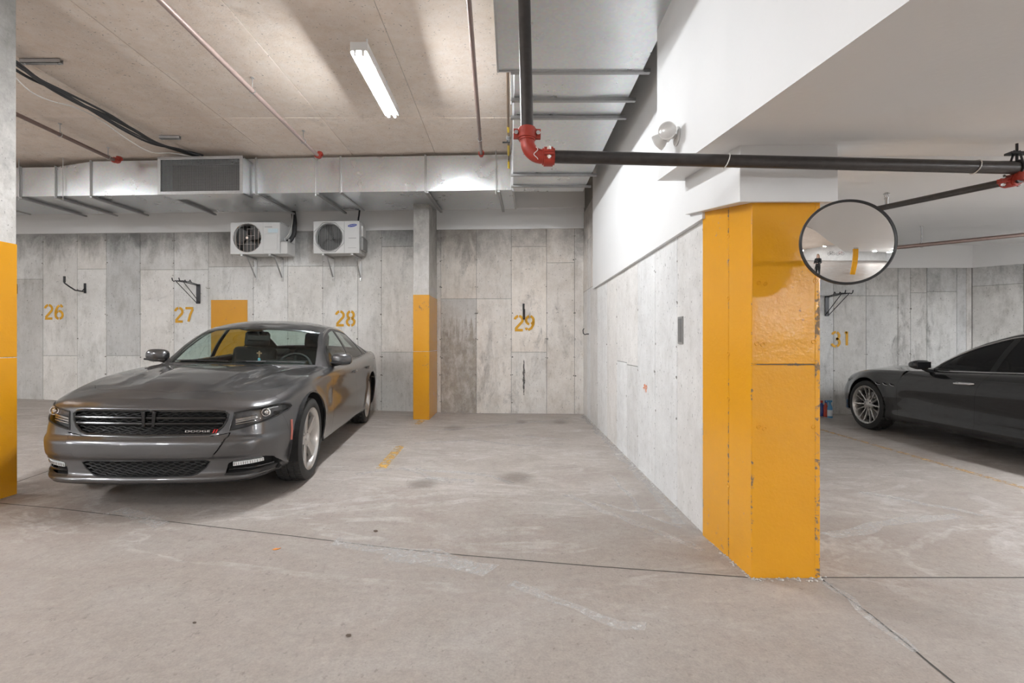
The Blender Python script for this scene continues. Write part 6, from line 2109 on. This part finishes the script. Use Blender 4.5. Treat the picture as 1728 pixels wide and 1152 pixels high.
    for s in (1, -1):
        q = Vector((s*.935, 1.0, 1.030))
        mb = MB()
        vs, fs = [], []
        nu, nv = 20, 14
        for j in range(nv+1):
            th = PI*j/nv
            for i in range(nu):
                ph = 2*PI*i/nu
                sg = lambda v, e: math.copysign(abs(v)**e, v)
                x = .108*sg(math.cos(th), .75)
                rr_ = abs(math.sin(th))**.6
                y = .070*rr_*sg(math.cos(ph), .8)
                z = .068*rr_*sg(math.sin(ph), .75)
                if y > 0: y *= .55
                vs.append((q.x+x, q.y+y+abs(x)*0.15, q.z+z))
        for j in range(nv):
            for i in range(nu):
                i2 = (i+1) % nu
                fs.append((j*nu+i, j*nu+i2, (j+1)*nu+i2, (j+1)*nu+i))
        wm = MB().add(vs, fs).build('wing_mirror', paint_of(P), root, smooth=True, merge=True, angle=60)
        MB().tube([(s*.84, 1.03, .975), (s*.88, 1.01, .980), (s*.92, 1.0, .985)], [.030, .026, .022], 10).build('mirror_arm', M['trim_black'], wm, smooth=True)
        MB().box((q.x-.095, q.y+.036, q.z-.045), (q.x+.095, q.y+.042, q.z+.045)).build('mirror_glass', M['mirror'], wm, bevel=.01)
        MB().tube([(q.x-.105*s, q.y-.055, q.z-.038), (q.x, q.y-.066, q.z-.044), (q.x+.10*s, q.y-.045, q.z-.038)], .010, 8).build('mirror_trim', M['trim_black'], wm, smooth=True)
    for (x0_, x1_) in ((-.62, -.05), (.02, .62)):
        pts = []
        for i in range(12):
            x = x0_+(x1_-x0_)*i/11
            r = B.hit_top(abs(x), P['cowl_y'](abs(x))+0.045)
            pts.append(Vector((x, P['cowl_y'](abs(x))+0.045, r[0].z+0.012)))
        MB().tube(pts, 0.007, 6).build('wiper', M['black'], root, smooth=True)
        MB().tube([pts[5]+Vector((0,-.015,.004)), pts[2]+Vector((0,-.06,.0))], 0.009, 6).build('wiper_arm', M['black'], root, smooth=True)
    cw = [Vector((x, P['cowl_y'](abs(x))+0.012, B.hit_top(abs(x), P['cowl_y'](abs(x))-0.01)[0].z-.012)) for x in np.linspace(-.80, .80, 41)]
    MB().tube(cw, 0.022, 6).build('cowl_panel', M['trim_black'], root, smooth=True)
    interior(root, P)
    # rear-view mirror and what hangs from it
    rv = MB().cbox((0, 1.19, 1.235), (0.235, 0.03, 0.062)).build('rear_view_mirror', M['black'], root, bevel=.012)
    MB().tube([(0, 1.20, 1.25), (0, 1.17, 1.305)], .010, 8).build('mirror_stem', M['black'], rv)
    Mw = root.matrix_world
    pd = empty('pendant', label='small cross and blue bead hanging from the inside mirror of the grey car', cat='pendant', mat=Mw @ Matrix.Translation((0.02, 1.16, 1.20)))
    MB().cyl((0, 0, 0.0), (0, 0, -.115), .0016, 5).build('cord', M['black'], pd)
    wood = plain('wooden_cross', (0.42,0.27,0.15), 0.5, noise_amt=0.3)
    MB().box((-.007, -.004, -.175), (.007, .004, -.105)).box((-.026, -.004, -.136), (.026, .004, -.122)).build('cross', wood, pd)
    MB().sphere((0, 0, -.205), .019, 14, 10, (0.8, 0.6, 1.35)).build('bead', plain('pale_blue_bead', (0.16,0.42,0.55), 0.2), pd, smooth=True)
    return root
def paint_of(P): return P['paint']
CAR1 = grey_car()
# ---- the black saloon in the next bay
def black_car():
    def hood_detail(x, y):
        x = abs(x)
        f = sstep(-0.6, -0.2, y)*sstep(0.85, 0.5, y)
        return 0.012*math.exp(-((x-0.40-0.1*(y+0.5))/0.05)**2)*f
    def shape(x, y, z, wf, ws, q):
        if ws > 0.5 and 0.4 < y < 3.2:
            g = sstep(0.4, 0.8, y)
            x -= 0.022*g*math.exp(-((z-0.52)/0.12)**2)*sstep(3.0, 2.4, y)
            x += 0.008*g*math.exp(-((z-0.78-0.02*y)/0.05)**2)
            x += 0.010*g*math.exp(-((z-0.28)/0.04)**2)*sstep(2.7, 2.3, y)
        return x, y, z
    P = dict(
        paint=M['paint_black'], glass=M['glass_tint'], side_glass=M['glass_tint'], wb=3.0, wr=0.348, ra=0.385, rr=0.258, tw=0.245, track=0.940, wstyle='pairs', wmat=M['alloy_grey'], flare=0.018,
        plan=[(0,-.955,.60,.19),(.28,-.94,.61,.19),(.52,-.88,.635,.19),(.70,-.775,.68,.195),(.81,-.62,.735,.20),(.880,-.42,.785,.20),(.925,-.18,.83,.195),(.938,0.05,.85,.19),(.932,.45,.862,.185),(.93,.85,.875,.185),
              (.935,1.6,.895,.185),(.945,2.4,.925,.185),(.965,3.0,.965,.19),(.945,3.45,1.0,.20),(.87,3.78,1.01,.22),(.72,3.93,1.01,.24),(.45,3.99,1.01,.25),(0,4.01,1.01,.25)],
        front_prof=[(.18,.07),(.20,.02),(.225,.0),(.28,.012),(.40,.0),(.48,.01),(.54,.03),(.58,.06),(.62,.11),(.70,.16),(.80,.2)],
        side_prof=[(0,.06),(.04,.030),(.10,.020),(.2,.020),(.35,.012),(.5,.002),(.62,0),(.74,.006),(.84,.020),(.92,.040),(.97,.065),(1,.10)],
        rear_prof=[(0,.10),(.1,.04),(.3,.01),(.5,0),(.7,.03),(.9,.05),(1,.07)],
        crown=[(-.85,0.0),(-.7,.045),(-.3,.065),(.3,.06),(.9,.045),(2,.05),(3.3,.06),(3.9,.02),(4.0,0.01)],
        hood_detail=hood_detail, shape=shape,
        green=dict(u=[0,.18,.36,.5,.64,.82,1], yc=[.58,1.0,1.42,1.95,2.6,3.12,3.62], zc=[.905,1.13,1.305,1.40,1.36,1.22,1.045], xr=[.76,.69,.61,.58,.57,.59,.64],
                   yr=[.86,1.18,1.52,1.97,2.52,3.02,3.52], zr=[.870,1.08,1.235,1.325,1.295,1.165,1.02], ucuts=[.022,.335,.665,.96], vcuts=[.94,.955],
                   glass=[(.022,.335,.94),(.335,.665,1.1),(.665,.96,.90)]),
        cowl_y=pchip([(0,.595),(.3,.63),(.6,.76),(.78,.88),(.95,.92)]), deck_y=pchip([(0,3.60),(.4,3.57),(.66,3.50),(.95,3.42)]),
        door=(.56,1.65,2.75), dash_y=0.70, dash_z=0.90, seat_y=1.95)
    def regions(B, front, side, rear):
        g = B.g
        mir = lambda pts: [(-0.01, pts[0][1])]+pts+[(-0.01, pts[-1][1])]
        us = [i/200 for i in range(201)]
        yr = [g['yr'](u) for u in us]; zr = [g['zr'](u) for u in us]
        rail = lambda y, d: float(np.interp(y, yr, zr))-d
        bz = lambda y: B.belt(y)[1]+0.014
        def win(y0, y1, y0t, y1t, d=.040):
            n = 14
            return [(y0+(y1-y0)*i/n, bz(y0+(y1-y0)*i/n)) for i in range(n+1)]+[(y1t+(y0t-y1t)*i/n, rail(y1t+(y0t-y1t)*i/n, d)) for i in range(n+1)]
        P['rail'] = rail; P['bz'] = bz
        Rg = [('grille', mir([(0,.52),(.34,.50),(.38,.44),(.30,.30),(0,.27)]), 'y', (0,), front, True),
              ('headlight', [(.56,.56),(.66,.62),(.80,.70),(.87,.715),(.86,.66),(.78,.595),(.66,.545),(.57,.53)], 'y', (0,), front, True),
              ('fog', [(.52,.22),(.52,.34),(.74,.36),(.78,.24)], 'y', (0,), front, True),
              ('hood', mir([(0,-.80),(.35,-.76),(.55,-.66),(.66,-.52),(.70,-.2),(.72,.2),(.74,.6),(.75,.90),(0,.90)]), 'z', (0,1), None, True),
              ('front_bumper', [(-1.1,0.1),(-.41,.1),(-.41,.40),(-.46,.56),(-.52,.63),(-.60,.68),(-1.1,.9)], 'x', (0,1), None, True),
              ('side_skirt', [(.30,.10),(.30,.235),(2.70,.235),(2.70,.10)], 'x', (0,), side, True),
              ('front_door', [(.575,.235),(.56,.50),(.58,.70),(.66,.84),(.86,1.10),(1.82,1.10),(1.80,.90),(1.70,.74),(1.655,.55),(1.65,.235)], 'x', (0,1), side, True),
              ('rear_door', [(1.65,.235),(1.655,.55),(1.70,.74),(1.80,.90),(1.82,1.10),(2.90,1.10),(2.84,.88),(2.66,.70),(2.56,.50),(2.52,.235)], 'x', (0,1), side, True),
              ('front_door_glass', win(1.02,1.73,1.17,1.80), 'x', (20,), None, True),
              ('rear_door_glass', win(1.80,2.62,1.88,2.50), 'x', (20,), None, True),
              ('surround', win(.95,2.95,1.09,2.80,.020), 'x', (20,), None, True),
              ('tail_lamp', [(.45,.78),(.90,.80),(.90,.92),(.50,.90)], 'y', (0,), rear, True),
              ('rear_bumper', [(3.48,.10),(3.48,.60),(4.3,.60),(4.3,.10)], 'x', (0,), None, True),
              ('trunk_lid', mir([(0,3.40),(.60,3.40),(.64,3.8),(.64,4.3),(0,4.3)]), 'z', (1,), None, True)]
        return Rg
    P['regions'] = regions
    root = empty('car', (6.0, 7.12, 0.001), PI, 'glossy black saloon with tinted windows parked in the next bay', 'car')
    B, R = build_car(P, root)
    B.emit('grille_back', R.get('grille', []), M['liner'], root, 'center', rim=0, offset=0.05)
    for x in np.linspace(-.30, .30, 9):
        p, n = B.hit_front(abs(x), .40)
        MB().tube([(x, p.y+.02, .30+.05*abs(x)/.3), (x, p.y+.015, .49-.02*abs(x)/.3)], 0.010, 6).build('grille_bar', M['chrome'], root, smooth=True)
    B.emit('headlight', R.get('headlight', []), M['lens'], root, 'sides', rim=0.004)
    B.emit('headlight_housing', R.get('headlight', []), M['lamp_dark'], root, 'sides', rim=0, offset=0.04, shrink=0)
    B.emit('fog_pocket', R.get('fog', []), M['liner'], root, 'sides', rim=0, offset=0.03, shrink=0)
    # chrome around the side windows
    rail, bz = P['rail'], P['bz']
    top = [(y, rail(y, .026)) for y in np.linspace(1.04, 2.84, 50)]
    panel_tube(B, top, 0.007, M['chrome'], 'window_chrome', root, 'side', 0.003)
    bel = [(y, bz(y)-.002) for y in np.linspace(.82, 2.92, 50)]
    panel_tube(B, bel, 0.008, M['chrome'], 'belt_chrome', root, 'side', 0.004)
    # door handles, side vents, mirrors
    for y in (1.55, 2.60):
        p, n = B.hit_side(y, .775)
        for s in (1, -1):
            MB().tube([Vector((s*(p.x+.004), y-.115, .772)), Vector((s*(p.x+.026), y-.10, .773)), Vector((s*(p.x+.030), y, .777)), Vector((s*(p.x+.026), y+.10, .781)), Vector((s*(p.x+.004), y+.115, .782))], [.009,.015,.017,.015,.009], 10).build('door_handle', M['chrome'], root, smooth=True)
    for k in range(3):
        y = .27+.115*k
        for s in (1, -1):
            pts, pb = [], []
            for (dy, dz) in ((-.048, .020), (-.030, .008), (.0, .0), (.038, .000)):
                p, n = B.hit_side(y+dy, .660+dz)
                pts.append(Vector((s*(p.x+.002), p.y, p.z)))
                p, n = B.hit_side(y+dy*.8, .670+dz)
                pb.append(Vector((s*(p.x-.001), p.y, p.z)))
            v = MB().tube(pb, [.004,.010,.010,.004], 8).build('side_vent', M['liner'], root, smooth=True)
            MB().tube(pts, [.003,.005,.005,.003], 8).build('vent_chrome', M['chrome'], v, smooth=True)
    for s in (1, -1):
        q = Vector((s*.985, 1.03, .965))
        vs, fs = [], []
        nu, nv = 20, 14
        sg = lambda v, e: math.copysign(abs(v)**e, v)
        for j in range(nv+1):
            th = PI*j/nv
            for i in range(nu):
                ph = 2*PI*i/nu
                r_ = abs(math.sin(th))**.6
                x = .105*sg(math.cos(th), .75); y = .115*r_*sg(math.cos(ph), .9); z = .058*r_*sg(math.sin(ph), .8)
                if y > 0: y *= .45; 
                else: z *= 1+.5*y/.115*.5
                vs.append((q.x+x, q.y+y, q.z+z))
        for j in range(nv):
            for i in range(nu):
                i2 = (i+1) % nu
                fs.append((j*nu+i, j*nu+i2, (j+1)*nu+i2, (j+1)*nu+i))
        wm = MB().add(vs, fs).build('wing_mirror', P['paint'], root, smooth=True, merge=True, angle=60)
        MB().tube([(s*.83, 1.02, .885), (s*.89, 1.02, .895), (s*.95, 1.02, .92)], [.030, .024, .020], 10).build('mirror_arm', P['paint'], wm, smooth=True)
        MB().box((q.x-.085, q.y+.046, q.z-.038), (q.x+.085, q.y+.053, q.z+.038)).build('mirror_glass', M['black_gloss'], wm, bevel=.006)
    interior(root, P)
    return root
CAR2 = black_car()
# ------------------------------------------------------------------ photographer and tripod behind the lens (seen in the round mirror)
def skin_chain(verts, edges, radii, name, mat, parent, root=0, sub=2):
    me = bpy.data.meshes.new(name)
    me.from_pydata(verts, edges, [])
    o = link_mesh(name, me, mat, parent)
    sk = o.modifiers.new('skin', 'SKIN')
    for i, v in enumerate(me.skin_vertices[0].data):
        r = radii[i]
        v.radius = r if isinstance(r, tuple) else (r, r)
        v.use_root = (i == root)
    ss = o.modifiers.new('subsurf', 'SUBSURF'); ss.levels = sub; ss.render_levels = sub
    return o
M['skin'] = plain('skin', (0.62,0.42,0.33), 0.5, noise_amt=0.08)
M['black_cloth'] = plain('black_clothing', (0.018,0.018,0.020), 0.8, noise_amt=0.3, nscale=40)
M['hair'] = plain('light_brown_hair', (0.32,0.18,0.09), 0.6, noise_amt=0.4, nscale=60)
def person():
    t = empty('person', (-0.12, -0.52, floor_z(-0.12)), 0, 'person in black clothes standing behind a tripod, seen in the round mirror', 'person')
    # one continuous clothed body: pelvis root, +y is where the person faces
    V = [(0,0,.93),(0,0,1.08),(0,.01,1.25),(0,.0,1.38),(0,.01,1.46),(.09,0,.88),(.10,.02,.48),(.10,-.02,.10),(.11,.10,.04),(-.09,0,.88),(-.10,.02,.48),(-.10,-.02,.10),(-.11,.10,.04),
         (.17,0,1.36),(.23,.03,1.10),(.13,.27,1.11),(-.17,0,1.36),(-.23,.03,1.10),(-.13,.27,1.11)]
    E = [(0,1),(1,2),(2,3),(3,4),(0,5),(5,6),(6,7),(7,8),(0,9),(9,10),(10,11),(11,12),(3,13),(13,14),(14,15),(3,16),(16,17),(17,18)]
    Rr = [(.15,.12),(.13,.10),(.15,.115),(.12,.10),(.055,.055),(.095,.10),(.065,.07),(.045,.05),(.04,.035),(.095,.10),(.065,.07),(.045,.05),(.04,.035),(.065,.07),(.052,.055),(.036,.036),(.065,.07),(.052,.055),(.036,.036)]
    skin_chain(V, E, Rr, 'body', M['black_cloth'], t)
    # head with face
    mb = MB()
    mb.sphere((0, .02, 1.60), .095, 24, 18, (0.80, 0.95, 1.18))
    mb.tube([(0, .01, 1.44), (0, .015, 1.53)], [.050, .048], 14)
    mb.tube([(0, .105, 1.625), (0, .122, 1.595), (0, .112, 1.580)], [.009, .015, .010], 8)
    mb.sphere((.078, .01, 1.60), .022, 8, 6, (.4, .8, 1.2)).sphere((-.078, .01, 1.60), .022, 8, 6, (.4, .8, 1.2))
    hd = mb.build('head', M['skin'], t, smooth=True)
    for s in (-1, 1):
        MB().sphere((s*.032, .100, 1.615), .012, 10, 8).build('eye', plain('eye', (0.05,0.04,0.03), 0.2), hd, smooth=True)
    MB().tube([(-.026, .098, 1.548), (0, .106, 1.545), (.026, .098, 1.548)], [.004, .007, .004], 8).build('mouth', plain('lips', (0.50,0.22,0.18), 0.5), hd, smooth=True)
    mb = MB()
    vs, fs = [], []
    nu, nv = 24, 14
    for j in range(nv+1):
        th = PI*0.62*j/nv
        for i in range(nu):
            ph = 2*PI*i/nu
            frontf = max(0, math.sin(ph))
            lim = 1-0.50*frontf
            tt = th*lim
            vs.append((.088*math.sin(tt)*math.cos(ph)*1.0, .012+.102*math.sin(tt)*math.sin(ph), 1.605+.122*math.cos(tt)))
    for j in range(nv):
        for i in range(nu):
            i2 = (i+1) % nu
            fs.append((j*nu+i, (j+1)*nu+i, (j+1)*nu+i2, j*nu+i2))
    mb.add(vs, fs)
    for k in range(11):
        a = PI+PI*k/10
        x, y = .075*math.cos(a), .0+.085*math.sin(a)
        mb.tube([(x*.9, y*.9+.01, 1.62), (x*1.15, y*1.05, 1.54), (x*1.2, y*1.1-.01, 1.43)], [.022, .024, .012], 8)
    mb.build('hair', M['hair'], t, smooth=True)
    # hands at the tripod head
    for s in (-1, 1):
        h0 = Vector((s*.13, .27, 1.11)); pal = Vector((s*.095, .345, 1.125))
        vs = [tuple(h0), tuple(h0.lerp(pal, .5)), tuple(pal)]
        es = [(0,1),(1,2)]; rs = [(.026,.022),(.034,.018),(.036,.016)]
        for k in range(4):
            b0 = pal+Vector((0, .008, .024-.016*k))
            ln = (.036, .041, .039, .030)[k]
            a1 = b0+Vector((-s*ln*.45, ln*.85, 0)); a2 = a1+Vector((-s*ln*.8, ln*.2, -.004))
            i0 = len(vs)
            vs += [tuple(b0), tuple(a1), tuple(a2)]; es += [(2, i0), (i0, i0+1), (i0+1, i0+2)]; rs += [(.0095,.0095), (.0085,.0085), (.0075,.0075)]
        i0 = len(vs)
        th0 = h0.lerp(pal, .55)+Vector((-s*.02, .0, .022))
        vs += [tuple(th0), tuple(th0+Vector((-s*.022, .022, .014)))]; es += [(1, i0), (i0, i0+1)]; rs += [(.011,.011), (.009,.009)]
        skin_chain(vs, es, rs, 'hand', M['skin'], t, sub=1)
    return t
person()
TR = empty('tripod', (0, -0.10, 0.0), 0, 'black camera on a tripod, seen in the round mirror', 'tripod')
for k in range(3):
    a = PI/2+2*PI*k/3+0.5
    MB().tube([(0.03*math.cos(a), 0.03*math.sin(a), 1.02), (0.16*math.cos(a), 0.16*math.sin(a), 0.55), (0.30*math.cos(a), 0.30*math.sin(a), 0.005)], [.016, .014, .010], 8).build('leg', M['black'], TR, smooth=True)
MB().cyl((0, 0, .95), (0, 0, 1.15), .017, 10).build('centre_column', M['black'], TR, smooth=True)
MB().cyl((0, 0, 1.13), (0, 0, 1.19), .030, 12).build('ball_head', M['black'], TR, smooth=True)
cb_ = MB().box((-.068, -.045, 1.195), (.068, .020, 1.292)).box((-.03, -.03, 1.29), (.03, .015, 1.315)).build('camera_body', M['black'], TR, bevel=.008)
MB().lathe([(.02, .036), (.06, .036), (.07, .038), (.085, .038), (.085, .030)], 24, 'y', (0, 0, 1.25)).build('lens_barrel', M['black'], cb_, smooth=True)

# ------------------------------------------------------------------ bicycles hung on the wall behind (seen in the round mirror)
def bicycle(x, y, z, col, label, rz):
    t = empty('bicycle', (x, y, z), rz, label, 'bicycle', 'bicycles hung across the lane')
    fm = plain('bike_frame', col, 0.35)
    R = .34
    for k, c in enumerate(((-.52, 0, .34), (.52, 0, .34))):
        w_ = MB().tube([(c[0]+R*math.cos(a), 0, c[2]+R*math.sin(a)) for a in [2*PI*i/40 for i in range(40)]], .020, 8, closed=True).build('wheel', M['rubber'], t, smooth=True)
        mb = MB()
        for i in range(14):
            a = 2*PI*i/14
            mb.tube([c, (c[0]+(R-.01)*math.cos(a), 0, c[2]+(R-.01)*math.sin(a))], .0018, 4)
        mb.cyl((c[0], -.04, c[2]), (c[0], .04, c[2]), .018, 10)
        mb.build('spokes', M['chrome'], w_)['kind'] = 'stuff'
    bb, seat, head = (-.08, 0, .30), (-.22, 0, .80), (.36, 0, .82)
    MB().tube([bb, seat], .016, 8).tube([seat, head], .016, 8).tube([bb, (.38, 0, .74)], .018, 8).tube([bb, (-.52, 0, .34)], .010, 8).tube([seat, (-.52, 0, .34)], .009, 8).build('frame', fm, t, smooth=True)
    MB().tube([(.33, 0, .92), (.38, 0, .74), (.52, 0, .34)], .014, 8).build('fork', fm, t, smooth=True)
    MB().tube([(.40, -.28, .95), (.34, -.1, .94), (.34, .1, .94), (.40, .28, .95)], .012, 8).build('handlebar', M['black'], t, smooth=True)
    MB().box((-.36, -.06, .88), (-.12, .06, .92)).cyl((-.24, 0, .78), (-.25, 0, .89), .012, 8).build('saddle', M['black'], t, bevel=.015)
    MB().cyl((bb[0], -.02, bb[2]), (bb[0], .02, bb[2]), .09, 20).tube([(bb[0], -.03, bb[2]), (bb[0]+.05, -.06, bb[2]-.16)], .009, 6).build('crank', M['steel_black'], t, smooth=True)
    return t
bicycle(0.1, -9.72, 1.35, (0.5,0.05,0.04), 'red bicycle hung on the wall behind, seen in the round mirror', 0.0)
bicycle(-1.9, -9.72, 1.45, (0.03,0.03,0.035), 'black bicycle hung on the wall behind, seen in the round mirror', 0.0)
